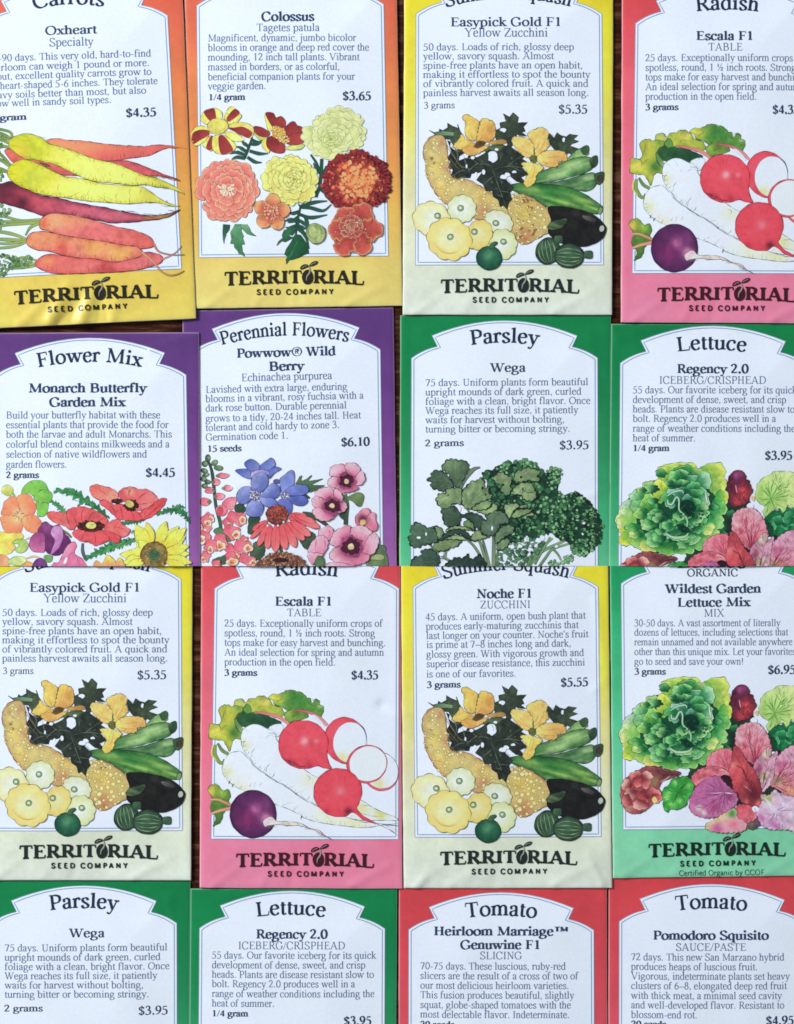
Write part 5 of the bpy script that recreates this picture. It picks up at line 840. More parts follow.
    A.shape([(540, 380), (602, 388), (642, 348), (692, 382), (760, 395), (900, 440), (900, 640), (830, 690), (762, 640), (602, 632), (542, 592), (520, 542), (498, 522), (530, 470), (556, 420)], (206, 176, 206), to=(216, 196, 214), ink=(100, 80, 100), scal=(1.1, 5, 1.0), n=.24, ns=5, rad=[tuple(A.P([(590, 400)])[0]) + (5, (190, 206, 130)), tuple(A.P([(540, 560)])[0]) + (5, (190, 110, 166)), tuple(A.P([(650, 600)])[0]) + (7, (196, 126, 178))]); veins(A, (560, 395), [(660, 500), (720, 620)], 1.0, (232, 230, 236)); veins(A, (660, 500), [(700, 420), (780, 500), (640, 620), (560, 560)], .6, (136, 96, 140))
    A.shape([(360, 472), (390, 460), (442, 466), (482, 490), (492, 550), (440, 580), (382, 562), (360, 512)], (206, 84, 100), to=(220, 120, 134), ink=PK, scal=(1.0, 4.5, 1.3), n=.26, ns=5)
    A.ell((495, 485), (26, 22), PW, ink=None, rough=.5, n=0)
    A.shape([(120, 612), (182, 572), (282, 512), (342, 490), (352, 552), (412, 592), (422, 622), (382, 652), (252, 660), (150, 644)], (206, 212, 140), to=(214, 150, 170), ax=(715, 812, 728, 830), ink=(96, 90, 60), scal=(1.1, 5, 1.0), n=.24, ns=52, rad=[tuple(A.P([(320, 520)])[0]) + (4, (70, 150, 70)), tuple(A.P([(200, 632)])[0]) + (5, (190, 90, 150)), tuple(A.P([(330, 600)])[0]) + (4, (216, 120, 134))])
    A.at(610, 745)
    A.shape([(75, 350), (82, 290), (130, 222), (202, 180), (262, 155), (332, 155), (402, 170), (490, 188), (505, 206), (442, 232), (372, 262), (352, 302), (372, 352), (360, 392), (312, 420), (272, 452), (232, 482), (150, 492), (102, 462), (82, 412)], (158, 74, 78), to=(110, 62, 66), ax=(625, 775, 672, 770), ink=(72, 36, 44), rough=.9, n=.22, ns=4, edge=((196, 112, 112), 2, .4), rad=[tuple(A.P([(130, 460)])[0]) + (4, (186, 140, 120)), tuple(A.P([(310, 260)])[0]) + (5, (150, 130, 90))])
    for i, (c, r, a) in enumerate([((190, 225), (50, 34), -2), ((120, 290), (36, 44), -2.8), ((200, 260), (36, 40), 1.2), ((255, 270), (32, 44), .8), ((150, 350), (46, 40), 2.6), ((240, 380), (34, 60), 1.8), ((300, 350), (60, 40), -.2), ((220, 430), (56, 36), 2), ((330, 380), (40, 34), .8), ((120, 400), (34, 44), 2.8), ((260, 220), (44, 30), -1)]):
        ruff(A, c, r, a, (130, 52, 60), [(216, 124, 124), (224, 168, 160), (206, 100, 100)][i % 3], (232, 196, 176), ink=(88, 36, 46), seed=130 + i)
    veins(A, (500, 200), [(380, 210), (340, 240), (330, 180), (400, 250)], .7, (78, 44, 50)); A.ink([(440, 215), (390, 250), (360, 265)], .8, (206, 180, 150)); A.shape([(300, 390), (320, 370), (340, 400), (318, 420)], (222, 206, 130), ink=None)
    A.el('lettuce_leaf'); A.shape([(372, 332), (420, 280), (450, 242), (502, 226), (562, 232), (602, 272), (592, 342), (560, 382), (542, 432), (490, 462), (430, 460), (412, 480), (385, 452), (378, 382)], (46, 146, 58), to=(70, 170, 70), ink=K, rough=.8, n=.2, ns=4, rad=[tuple(A.P([c])[0]) + (2.6, (150, 214, 120)) for c in [(470, 268), (560, 300), (420, 350), (500, 400), (400, 380), (440, 430)]]); A.ink([(570, 245), (500, 330), (430, 450)], .9, (24, 90, 46)); veins(A, (490, 340), [(430, 300), (400, 350), (540, 400), (570, 320), (480, 250)], .6, (26, 96, 48))
@pic
def wildflowers(A):
    LK, L1, L2 = (34, 84, 56), (58, 140, 82), (96, 168, 104)
    A.el('flower_picture').at(0, 478)
    A.feather([(385, 100), (440, 92), (520, 110), (600, 150), (700, 215), (790, 290)], 11, L1, (44, 118, 72), 9); A.feather([(480, 70), (530, 90), (600, 130)], 5, L2, L1, 5); A.feather([(560, 200), (620, 170), (680, 200)], 5, L1, L2, 5)
    A.feather([(360, 165), (410, 190), (450, 225), (480, 265)], 8, L1, L2, 8); A.feather([(610, 590), (690, 545), (790, 500), (870, 470), (980, 440)], 11, L1, (40, 116, 70), 11); A.stalk([(600, 470), (600, 530), (620, 590)], [2, 3, 2.4], (90, 104, 110), (70, 100, 90), (44, 60, 66), .4)
    A.stalk([(440, 370), (490, 400), (520, 430)], [2, 2, 1.6], (120, 112, 84), None, (70, 64, 52), .3)
    A.at(90, 478)
    A.feather([(480, 265), (560, 235), (640, 235), (690, 270), (722, 325)], 9.5, L1, (40, 112, 72), 9); A.feather([(590, 220), (640, 205), (690, 215)], 5, L2, L1, 5); A.feather([(220, 330), (290, 320), (400, 300)], 7, L1, (36, 100, 64), 8); A.feather([(0, 575), (60, 540), (160, 500), (260, 470), (340, 445)], 9, L1, L2, 11); A.feather([(300, 400), (320, 385), (345, 430)], 5, L2, L1, 4)
    A.at(0, 478); OR, O2, OKk = (238, 160, 110), (234, 128, 100), (170, 96, 74)
    A.el('nasturtium_leaf'); GL = (132, 196, 86)
    for p in ([(155, 95), (190, 42), (260, 15), (322, 30), (346, 76), (350, 90), (290, 90), (250, 132), (212, 110), (160, 118)], [(248, 135), (280, 100), (330, 84), (380, 112), (376, 152), (350, 182), (290, 172), (252, 165)], [(262, 172), (300, 180), (350, 184), (344, 240), (320, 276), (275, 272), (268, 220)]): A.shape(p, GL, to=(112, 184, 78), ink=(60, 120, 54), w=.5, n=.1)
    A.el('flower_bud'); A.shape([(10, 100), (20, 60), (60, 50), (95, 75), (92, 115), (50, 130)], (226, 226, 140), to=(186, 200, 96), ink=(130, 150, 80), rough=.4, w=.4); A.stalk([(85, 100), (98, 120), (105, 140)], [1, 2, 2], (140, 176, 96), None, (90, 120, 70), .3)
    A.el('nasturtium')
    A.ell((138, 268), (60, 56), (240, 196, 140), ink=None); cc = A.P([(135, 270)])[0]; rd = [(cc[0], cc[1], 8, (246, 214, 150))]
    for p in ([(15, 222), (30, 172), (80, 135), (122, 146), (142, 220), (125, 262), (60, 272), (8, 262)], [(118, 142), (160, 115), (220, 125), (246, 166), (262, 222), (230, 272), (170, 262), (138, 212)], [(4, 282), (70, 265), (130, 280), (162, 330), (152, 392), (100, 412), (40, 392), (8, 330)], [(158, 292), (230, 265), (282, 290), (306, 342), (290, 382), (240, 397), (178, 362)]): A.shape(p, OR, to=O2, ink=OKk, w=.45, rough=.4, rad=rd, edge=((232, 130, 104), 1.6, .5), n=.08)
    for a in range(9): A.ink([(135 + 14 * math.cos(a * .7), 270 + 14 * math.sin(a * .7)), (135 + 46 * math.cos(a * .7 + .2), 270 + 38 * math.sin(a * .7 + .2))], .55, (92, 60, 44))
    A.el('nasturtium')
    A.shape([(-20, 395), (60, 400), (150, 398), (166, 432), (102, 472), (112, 502), (60, 552), (-20, 545)], (234, 222, 96), to=(236, 190, 110), ink=(150, 140, 70), w=.4, rough=.5); A.shape([(-20, 556), (52, 568), (62, 640), (-20, 650)], (236, 158, 116), to=(232, 176, 140), ink=OKk, w=.4); A.shape([(150, 640), (180, 600), (230, 610), (250, 645)], (236, 176, 100), ink=OKk, w=.4)
    A.shape([(88, 470), (130, 440), (180, 444), (206, 482), (190, 522), (150, 542), (108, 522), (140, 480)], (156, 198, 96), to=(186, 208, 124), ink=(84, 120, 64), w=.45); A.shape([(56, 604), (110, 566), (170, 570), (192, 596), (150, 632), (82, 624)], (172, 200, 122), to=(206, 212, 150), ink=(84, 120, 64), w=.45); A.stalk([(190, 440), (230, 432), (275, 436), (305, 462)], [1, 2, 2.2, 1], (216, 176, 146), None, (150, 100, 84), .3); A.stalk([(190, 580), (250, 566), (290, 580), (310, 605)], [1, 1.6, 1.6, 1], (216, 190, 140), None, (120, 100, 70), .3); A.ell((350, 580), (34, 28), (110, 160, 96), rough=.8, ink=(70, 100, 70), w=.4)
    PK = (78, 40, 80)
    A.el('sweet_pea')
    A.shape([(275, 388), (310, 325), (340, 318), (382, 346), (430, 340), (472, 402), (502, 430), (512, 472), (472, 522), (430, 557), (370, 552), (330, 522), (322, 432)], (116, 54, 104), to=(92, 44, 96), ink=PK, w=.5, rough=.4, n=.15, rad=[tuple(A.P([(345, 350)])[0]) + (5, (146, 84, 140))]); A.shape([(368, 402), (388, 352), (430, 344), (456, 380), (456, 442), (430, 502), (380, 548), (366, 542), (398, 452)], (206, 152, 200), to=(166, 100, 166), ink=PK, w=.5); A.shape([(210, 472), (240, 412), (292, 390), (322, 412), (328, 482), (322, 532), (280, 537), (230, 522)], (196, 110, 160), to=(150, 70, 124), ax=(34, 550, 36, 532), ink=PK, w=.5); A.shape([(240, 640), (260, 590), (310, 580), (340, 640)], (110, 60, 120), ink=PK, w=.5)
    A.el('sweet_pea'); A.shape([(390, 650), (390, 612), (430, 602), (480, 502), (530, 460), (556, 490), (540, 542), (602, 590), (612, 650)], (226, 140, 176), to=(206, 92, 136), ink=(140, 60, 100), w=.5, rough=.3, n=.1, streak=[(1.0, 3, (240, 190, 210), .4)]); A.ink([(470, 600), (520, 540), (545, 540)], .5, (150, 70, 110)); A.ink([(540, 545), (570, 600), (580, 645)], .5, (150, 70, 110)); A.shape([(460, 612), (480, 572), (490, 580), (476, 616)], PW, ink=None)
    PO, PD, PQ = (222, 94, 102), (230, 124, 124), (140, 48, 58)
    def stamens(c, n, r0, r1, sq):
        for i in range(n):
            a = A.rn.random() * 6.28; A.ink([(c[0] + r0 * math.cos(a), c[1] + r0 * sq * math.sin(a)), (c[0] + r1 * A.rn.uniform(.7, 1) * math.cos(a), c[1] + r1 * sq * A.rn.uniform(.7, 1) * math.sin(a))], .6, (58, 34, 30)); b = A.rn.random() * 6.28; r = A.rn.uniform(r0, r1); A.ell((c[0] + r * math.cos(b), c[1] + r * sq * math.sin(b)), (7, 6), (52, 32, 30), ink=None, step=1)
    A.el('poppy').at(90, 478)
    A.shape([(2, 72), (40, 46), (100, 60), (170, 80), (206, 120), (192, 162), (150, 182), (80, 162), (20, 130)], (230, 112, 104), to=(236, 150, 132), ink=PQ, w=.6, scal=(.5, 6), n=.16); A.shape([(206, 122), (230, 80), (300, 64), (350, 80), (420, 84), (480, 130), (502, 172), (480, 192), (400, 222), (340, 232), (250, 172)], PO, to=PD, ink=PQ, w=.6, scal=(.5, 6), n=.16, rad=[tuple(A.P([(290, 95)])[0]) + (5, (240, 166, 140))])
    A.shape([(490, 160), (540, 144), (554, 160), (522, 212), (460, 272), (400, 296), (358, 292), (368, 242), (440, 202)], (222, 90, 94), to=(214, 80, 88), ink=PQ, w=.6, scal=(.5, 6), n=.16); A.shape([(72, 180), (110, 158), (160, 190), (240, 190), (300, 222), (352, 250), (372, 302), (270, 306), (200, 292), (148, 242)], PO, to=(216, 84, 92), ink=PQ, w=.6, scal=(.5, 6), n=.16); A.ink([(400, 290), (400, 250), (450, 200), (490, 180)], .5, PQ)
    A.ell((300, 196), (50, 42), (96, 44, 40), ink=None, rough=1.2, n=.3); A.ell((200, 168), (40, 20), (110, 48, 46), ink=None, rough=1); stamens((300, 195), 40, 20, 56, .8); stamens((190, 165), 12, 6, 40, .5); A.ell((288, 186), (34, 26), (206, 190, 112), rot=.5, ink=(84, 70, 40), w=.5, n=.2)
    A.el('poppy').at(0, 478)
    A.shape([(340, 262), (370, 242), (420, 245), (490, 260), (545, 312), (522, 372), (460, 342), (400, 322), (360, 292)], (226, 100, 98), to=PD, ink=PQ, w=.6, scal=(.5, 6), n=.16); A.shape([(484, 252), (510, 220), (600, 208), (690, 234), (752, 270), (782, 312), (762, 352), (720, 332), (640, 322), (560, 342), (528, 372), (500, 332)], PO, to=(226, 104, 102), ink=PQ, w=.6, scal=(.5, 6), n=.16); A.shape([(755, 352), (800, 312), (860, 298), (882, 330), (940, 372), (930, 402), (890, 426), (830, 402), (770, 382)], (226, 96, 96), to=PD, ink=PQ, w=.6, scal=(.5, 6), n=.16)
    A.shape([(525, 402), (570, 366), (650, 360), (740, 376), (800, 388), (866, 420), (868, 446), (850, 470), (790, 452), (740, 472), (690, 487), (640, 462), (580, 452)], PO, to=(218, 84, 90), ink=PQ, w=.6, scal=(.5, 6), n=.16); A.ell((660, 350), (96, 38), (110, 48, 44), ink=None, rough=1.4, n=.3); stamens((660, 345), 46, 26, 106, .42); A.ell((660, 342), (38, 26), (206, 206, 124), ink=(84, 80, 44), w=.5, n=.2); veins(A, (660, 342), [(640, 320), (690, 330), (650, 365)], .4, (96, 92, 50))
    A.at(0, 478)
    for q in ([(600, 320), (590, 270), (600, 225)], [(640, 315), (660, 260), (690, 240)], [(560, 335), (540, 290), (520, 245)], [(700, 325), (730, 300), (755, 285)], [(620, 375), (600, 420), (590, 445)], [(680, 378), (690, 430), (690, 478)], [(740, 385), (780, 420), (800, 450)], [(830, 350), (870, 360), (910, 375)], [(480, 330), (430, 300), (370, 270)], [(820, 370), (850, 320), (860, 305)]): A.ink(q, .45, (172, 62, 70))
    A.at(90, 478)
    for q in ([(290, 160), (280, 110), (300, 70)], [(330, 165), (380, 120), (430, 95)], [(350, 190), (420, 180), (490, 160)], [(160, 150), (110, 110), (50, 70)], [(150, 130), (120, 90)], [(220, 200), (230, 250), (240, 298)], [(280, 225), (310, 260), (320, 300)], [(150, 195), (180, 240), (200, 285)], [(400, 285), (450, 240), (520, 180)]): A.ink(q, .45, (172, 62, 70))
    A.el('sunflower').at(90, 478); SY, SK = (230, 222, 84), (140, 130, 50); c = A.P([(465, 556)])[0]
    for tx, ty, w in [(640, 348, 10), (690, 420, 11), (320, 400, 8), (335, 470, 9), (718, 545, 10), (714, 490, 11), (218, 552, 10), (735, 612, 10), (240, 612, 11), (410, 318, 10), (550, 312, 11), (330, 338, 13), (694, 362, 12), (300, 520, 9), (250, 660, 10), (720, 670, 9), (350, 450, 9)]:
        t = A.P([(tx, ty)])[0]; an = math.atan2(t[1] - c[1], t[0] - c[0]); L = np.hypot(*(t - c)); n = np.array([-math.sin(an), math.cos(an)]); u = np.array([math.cos(an), math.sin(an)])
        o = [c + u * L * .3, c + u * L * .5 + n * w * .42, c + u * L * .72 + n * w * .5, c + u * L * .9 + n * w * .22, t, c + u * L * .9 - n * w * .22, c + u * L * .72 - n * w * .5, c + u * L * .5 - n * w * .42]
        A.raw(catmull(o, True, .9), (220, 206, 66), to=(236, 232, 110), ax=(c[0], c[1], t[0], t[1]), ink=SK, w=.45, n=.08); A.rawink(np.array([c + u * L * .45, c + u * L * .8]), .3, (176, 160, 60))
    A.ell((465, 556), (96, 96), (150, 124, 70), ink=(84, 60, 36), w=.7, rough=.6, n=.25, rad=[(c[0], c[1], 7, (56, 96, 70)), (c[0] + 6, c[1] - 8, 4, (176, 160, 90))], edge=((92, 62, 40), 2, .7)); A.dots(90, [(370, 556), (400, 480), (465, 460), (530, 480), (560, 556), (530, 640), (400, 640)], (.4, 1), (84, 60, 38), (180, 150, 84), keep=lambda q: np.hypot(q[0] - c[0], q[1] - c[1]) > 6); A.dots(40, [(425, 556), (465, 515), (510, 556), (465, 600)], (.4, .9), (40, 78, 58), (84, 120, 84))
    A.el('small_blossom'); A.shape([(40, 650), (48, 595), (90, 615), (130, 556), (178, 590), (190, 610), (215, 572), (244, 606), (240, 650)], (234, 220, 100), to=(238, 150, 110), ax=(105, 556, 105, 568), ink=(150, 120, 60), w=.45); A.ink([(130, 640), (140, 590)], .4, (170, 120, 60)); A.ink([(190, 640), (188, 612)], .4, (170, 120, 60))

@pic
def perennials(A):
    LK, G1, G2 = (38, 56, 46), (88, 116, 84), (54, 78, 62)
    A.el('flower_picture').at(195, 450)
    A.stalk([(95, 80), (120, 150), (135, 260), (150, 400), (180, 520), (190, 600)], [2, 3.2, 3, 3, 3.4, 3], (48, 70, 56), (62, 96, 72), LK, .3)
    for c, r, t in [((92, 60), (20, 28), .1), ((70, 100), (22, 22), .6), ((140, 92), (26, 20), -.6), ((170, 130), (34, 20), .1), ((66, 150), (26, 18), .3), ((78, 180), (26, 16), -.2), ((60, 210), (24, 18), .2), ((90, 230), (24, 16), .2), ((68, 260), (22, 18), 0)]: A.ell(c, r, G1 if c[0] > 100 else G2, rot=t, ink=LK, w=.4, n=.2, rad=[tuple(A.P([(c[0] + 8, c[1] - 4)])[0]) + (2, (140, 168, 124))])
    A.shape([(290, 400), (340, 390), (362, 420), (340, 460), (290, 440)], G2, ink=LK, rough=.8); A.shape([(395, 480), (470, 480), (460, 530), (430, 580), (400, 610), (380, 600), (385, 540)], G2, to=(74, 100, 78), ink=LK, rough=.6); A.shape([(420, 680), (480, 650), (510, 700), (490, 770), (440, 800), (400, 770)], G1, to=G2, ink=LK, rough=.6); A.shape([(120, 800), (180, 770), (260, 740), (300, 760), (200, 830), (130, 830)], G1, to=G2, ink=LK, rough=.8); A.shape([(130, 580), (190, 560), (260, 640), (230, 660), (160, 620)], G1, ink=LK, rough=.8)
    A.stalk([(615, 680), (625, 740)], [3, 3], (60, 80, 62), None, LK, .3)
    A.at(290, 450)
    A.shape([(20, 300), (60, 280), (130, 330), (140, 350), (60, 345)], G2, ink=LK); A.poly([(40, 245), (70, 190), (88, 184), (80, 225), (120, 210), (156, 182), (160, 188), (130, 225), (240, 208), (180, 240), (150, 252), (252, 256), (200, 285), (150, 308), (110, 300), (120, 270)], G1, to=(74, 104, 76), ink=LK, w=.4)
    A.stalk([(90, 455), (150, 470), (210, 500), (270, 545)], [3, 5, 4.5, 3], (64, 86, 72), G2, LK, .4); A.stalk([(395, 320), (410, 400), (405, 480), (402, 540)], [4, 4.4, 4, 4], (84, 108, 86), G2, LK, .4); A.shape([(410, 350), (450, 320), (500, 308), (535, 330), (520, 400), (490, 405), (450, 370)], (120, 144, 96), to=(96, 120, 80), ink=LK, w=.5); A.shape([(355, 465), (400, 450), (400, 500), (375, 495)], G2, ink=LK)
    A.shape([(60, 640), (110, 590), (170, 600), (180, 640), (130, 720)], (70, 92, 72), to=G2, ink=LK, rough=.5); A.shape([(560, 790), (620, 740), (690, 745), (700, 850), (560, 850)], (124, 148, 104), to=(92, 118, 82), ink=LK, w=.5, rough=.4); A.shape([(590, 720), (640, 684), (688, 700), (682, 750), (620, 760)], (86, 112, 84), ink=LK, w=.5); A.shape([(580, 790), (620, 752), (676, 760), (672, 790)], (160, 172, 120), ink=LK, w=.5)
    FP, FD, FK = (216, 94, 118), (232, 160, 172), (120, 56, 66)
    A.el('foxglove').at(195, 450)
    for c, r, t in [((200, 186), (44, 20), -.05), ((152, 232), (26, 26), .3), ((105, 292), (36, 24), -.1), ((235, 276), (34, 22), -.3), ((175, 335), (36, 26), -.3), ((70, 375), (40, 30), .2)]: (A.shape([(c[0] - r[0], c[1] + 4), (c[0] - r[0] * .4, c[1] - r[1]), (c[0] + r[0] * .6, c[1] - r[1] * .8), (c[0] + r[0] * 1.15, c[1] - r[1] * .1), (c[0] + r[0] * .5, c[1] + r[1] * .9), (c[0] - r[0] * .5, c[1] + r[1] * .8)], FP, to=FD, ink=FK, w=.5, n=.2), A.ell((c[0] - r[0] * .85 if c[0] > 120 else c[0] + r[0] * .85, c[1]), (14, 11), (104, 128, 96), ink=LK, w=.4))
    A.shape([(195, 390), (225, 350), (290, 340), (300, 365), (270, 430), (220, 420)], FP, to=FD, ink=FK, w=.45); A.shape([(150, 425), (175, 400), (215, 400), (236, 440), (205, 475), (165, 470)], FD, to=FP, ink=FK, w=.45); A.ell((182, 440), (24, 30), (196, 76, 90), ink=FK, w=.4)
    def bell(base, mouth, r, w0=30):
        bx, by = base; mx, my = mouth; an = math.atan2(my - by, mx - bx); n = (-math.sin(an), math.cos(an)); rr = r[1] * 1.12; r = (r[0] * .66, r[1] * .7)
        A.shape([(bx + n[0] * w0, by + n[1] * w0), (bx - n[0] * w0, by - n[1] * w0), ((bx + mx) / 2 - n[0] * rr * .8, (by + my) / 2 - n[1] * rr * .8), (mx - n[0] * rr, my - n[1] * rr), (mx + math.cos(an) * r[0] * .3, my + math.sin(an) * r[0] * .3), (mx + n[0] * rr, my + n[1] * rr), ((bx + mx) / 2 + n[0] * rr * .8, (by + my) / 2 + n[1] * rr * .8)], FP, to=(230, 138, 144), ink=FK, w=.45, n=.14)
        cc = A.P([(mx, my)])[0]; A.ell(mouth, r, (238, 216, 200), ink=FK, w=.45, rough=.8, lobes=5, depth=.1, rad=[(cc[0], cc[1], r[0] / 7.2 * .62, (228, 170, 110)), (cc[0] - 1, cc[1] + 1, r[0] / 7.2 * .3, (196, 84, 70))]); A.dots(9, [(mx - r[0] * .5, my), (mx, my - r[1] * .5), (mx + r[0] * .5, my), (mx, my + r[1] * .5)], (.35, .7), (150, 50, 56), (190, 84, 76))
    for b, m, r in [((100, 540), (60, 590), (30, 36)), ((215, 500), (250, 545), (34, 34)), ((330, 640), (370, 660), (30, 30)), ((230, 690), (300, 770), (44, 34)), ((60, 560), (40, 560), (26, 34)), ((90, 740), (60, 790), (34, 34)), ((70, 470), (110, 500), (46, 34)), ((60, 480), (92, 530), (44, 34)), ((240, 470), (345, 506), (44, 44)), ((90, 600), (52, 650), (34, 52)), ((220, 560), (298, 612), (46, 46)), ((180, 610), (182, 692), (66, 50)), ((120, 650), (110, 720), (36, 44)), ((290, 680), (386, 710), (52, 44)), ((250, 740), (270, 806), (66, 40)), ((330, 770), (420, 815), (40, 36)), ((150, 800), (160, 850), (60, 30))]: bell(b, m, r)
    BL, BD, BK = (124, 140, 206), (84, 98, 176), (52, 58, 112)
    A.el('balloon_flower')
    for p in ([(292, 150), (350, 135), (395, 148), (410, 205), (350, 195)], [(355, 100), (410, 66), (470, 110), (465, 140), (400, 150)], [(475, 110), (550, 58), (580, 105), (545, 140), (530, 150), (470, 140)], [(535, 150), (580, 122), (622, 135), (570, 170), (535, 205)]): A.shape(p, BD, to=BL, ink=BK, w=.5, n=.12)
    A.shape([(400, 190), (415, 160), (470, 142), (535, 155), (530, 182), (470, 175), (420, 195)], (186, 170, 220), to=(150, 146, 212), ink=BK, w=.5)
    A.el('balloon_flower')
    for p in ([(612, 215), (650, 175), (708, 148), (716, 240), (690, 280), (640, 330), (620, 280)], [(640, 320), (680, 270), (740, 250), (800, 255), (822, 290), (780, 325), (700, 330)], [(650, 345), (700, 335), (780, 330), (815, 365), (780, 400), (720, 395), (680, 370)], [(600, 370), (640, 350), (690, 370), (702, 420), (685, 455), (640, 440)]): A.shape(p, BL, to=BD, ax=(285, 485, 300, 505), ink=BK, w=.5, n=.12)
    A.ell((650, 330), (30, 30), (96, 100, 156), rough=.8, ink=None); A.dots(12, [(630, 310), (675, 315), (670, 355), (635, 350)], (.5, 1), (226, 226, 232), (150, 150, 190), (60, 60, 100)); A.ell((590, 225), (26, 14), (80, 86, 140), ink=BK, w=.4)
    A.el('balloon_flower')
    for p, ax in (([(300, 330), (330, 275), (395, 262), (412, 300), (400, 360), (350, 390), (315, 380)], 0), ([(480, 330), (520, 270), (570, 238), (612, 270), (605, 330), (560, 350), (500, 345)], 0), ([(460, 340), (520, 345), (575, 355), (600, 395), (560, 420), (500, 400)], 0), ([(365, 440), (385, 385), (430, 365), (480, 380), (495, 420), (470, 475), (420, 482), (375, 465)], 0), ([(405, 260), (412, 200), (440, 172), (500, 165), (528, 200), (520, 260), (480, 300), (430, 310)], 0)): A.shape(p, (146, 160, 216), to=BD, ink=BK, w=.5, n=.12, rad=[tuple(A.P([(430, 320)])[0]) + (5, (84, 92, 170))], streak=[(.8, 2.6, (170, 182, 226), .3)])
    A.ell((425, 325), (36, 36), (92, 96, 150), rough=1, ink=None); A.dots(22, [(395, 300), (430, 290), (470, 320), (440, 355), (400, 345)], (.5, 1.1), (232, 232, 232), (170, 170, 200), (50, 54, 96))
    CR, CK = (228, 92, 88), (140, 44, 50)
    A.el('coneflower')
    for b, t, w in [((680, 470), (810, 480), 46), ((680, 490), (800, 540), 54), ((520, 510), (415, 580), 40), ((520, 520), (400, 640), 34), ((660, 520), (790, 650), 60), ((530, 530), (455, 695), 46), ((640, 530), (728, 700), 64), ((545, 540), (520, 712), 52), ((620, 540), (655, 718), 60), ((585, 540), (580, 735), 66), ((700, 470), (900, 560), 56), ((720, 470), (870, 520), 40), ((690, 510), (835, 620), 58)]:
        an = math.atan2(t[1] - b[1], t[0] - b[0]); n = (-math.sin(an) * w / 2, math.cos(an) * w / 2); m = lambda f: (b[0] + (t[0] - b[0]) * f, b[1] + (t[1] - b[1]) * f)
        q = [b] + [(m(f)[0] + n[0] * k, m(f)[1] + n[1] * k) for f, k in ((.2, .75), (.55, 1), (.85, .8))] + [t] + [(m(f)[0] - n[0] * k, m(f)[1] - n[1] * k) for f, k in ((.85, .8), (.55, 1), (.2, .75))]
        A.shape(q, (222, 88, 98), to=(232, 126, 128), ink=CK, w=.5, n=.08); A.ink([m(.2), m(.85)], .35, (190, 62, 66))
    A.ell((594, 468), (80, 70), (116, 52, 50), ink=(70, 34, 34), w=.7, rough=1, n=.3, ns=3, rad=[tuple(A.P([(600, 430)])[0]) + (5, (176, 84, 72))]); A.dots(120, [(515, 470), (540, 420), (594, 398), (650, 420), (674, 470), (640, 520), (594, 536), (540, 515)], (.4, .9), (84, 36, 38), (190, 110, 84)); 
    for k in range(26):
        a = k * 6.28 / 26; A.ink([(594 + 70 * math.cos(a), 468 + 62 * math.sin(a)), (594 + 86 * math.cos(a), 468 + 76 * math.sin(a))], .5, (84, 40, 40))
    for x, y in ((525, 545), (565, 545), (640, 520), (600, 545)): A.ell((x, y), (7, 8), PW, ink=None)
    A.el('seed_head'); A.ell((625, 850), (180, 110), (120, 74, 56), ink=(70, 44, 40), w=.6, rough=2, n=.35, ns=3); A.dots(220, [(455, 850), (500, 780), (560, 750), (640, 740), (720, 765), (790, 830), (780, 880), (470, 880)], (.5, 1.3), (84, 44, 40), (206, 166, 130), (60, 34, 32), iw=.2)
    for k in range(60):
        a = math.pi * (1.02 + .96 * k / 60); r = A.rn.uniform(.95, 1.14); A.ink([(625 + 150 * math.cos(a), 850 + 90 * math.sin(a)), (625 + 182 * r * math.cos(a), 850 + 112 * r * math.sin(a))], .7, (150, 96, 70) if k % 2 else (90, 50, 42))
    A.ell((620, 795), (60, 16), (60, 34, 34), ink=None, rough=.6)
    HK = (110, 54, 80); H1, H2, HD = (238, 190, 206), (222, 138, 168), (70, 28, 52)
    def holly(name_c, petals, r_dark, eye):
        A.el('hollyhock'); cc = A.P([name_c])[0]
        A.ell(name_c, (r_dark * 9, r_dark * 8.5), (206, 110, 148), ink=None, rough=1)
        for p in petals: A.shape(p, H1, to=H2, ax=(A.P([p[0]])[0][0], A.P([p[0]])[0][1], cc[0], cc[1]), ink=HK, w=.55, scal=(.7, 6), n=.12, rad=[(cc[0], cc[1], r_dark * 1.5, (196, 92, 134)), (cc[0], cc[1], r_dark, HD), (cc[0], cc[1], r_dark * .7, HD)])
        A.ell(name_c, (r_dark * 10, r_dark * 9), (150, 74, 112), ink=None, rough=2.4, n=.25); A.ell(name_c, (r_dark * 7.8, r_dark * 7), HD, ink=None, rough=2.2, n=.2)
        for k in range(30):
            a = k * .2095 + .1; A.rawink(np.array([cc + np.array([math.cos(a), math.sin(a)]) * r_dark * .5, cc + np.array([math.cos(a), math.sin(a)]) * r_dark * A.rn.uniform(1.0, 2.0)]), .7, (92, 36, 64))
        A.ell(name_c, (eye * .78, eye * .78), (232, 206, 160), ink=(90, 60, 50), w=.5, rough=.6, n=.2)
    A.at(290, 450)
    holly((408, 228), [[(285, 160), (300, 120), (350, 103), (395, 110), (402, 150), (380, 195), (330, 195), (290, 185)], [(400, 105), (440, 92), (485, 105), (505, 145), (480, 185), (430, 180), (405, 150)], [(480, 185), (510, 150), (538, 180), (536, 225), (500, 255), (450, 240), (440, 210)], [(272, 230), (300, 195), (350, 198), (385, 215), (380, 250), (330, 270), (285, 262)], [(325, 275), (370, 250), (430, 255), (480, 255), (490, 280), (440, 302), (380, 308), (345, 295)]], 6.5, 24)
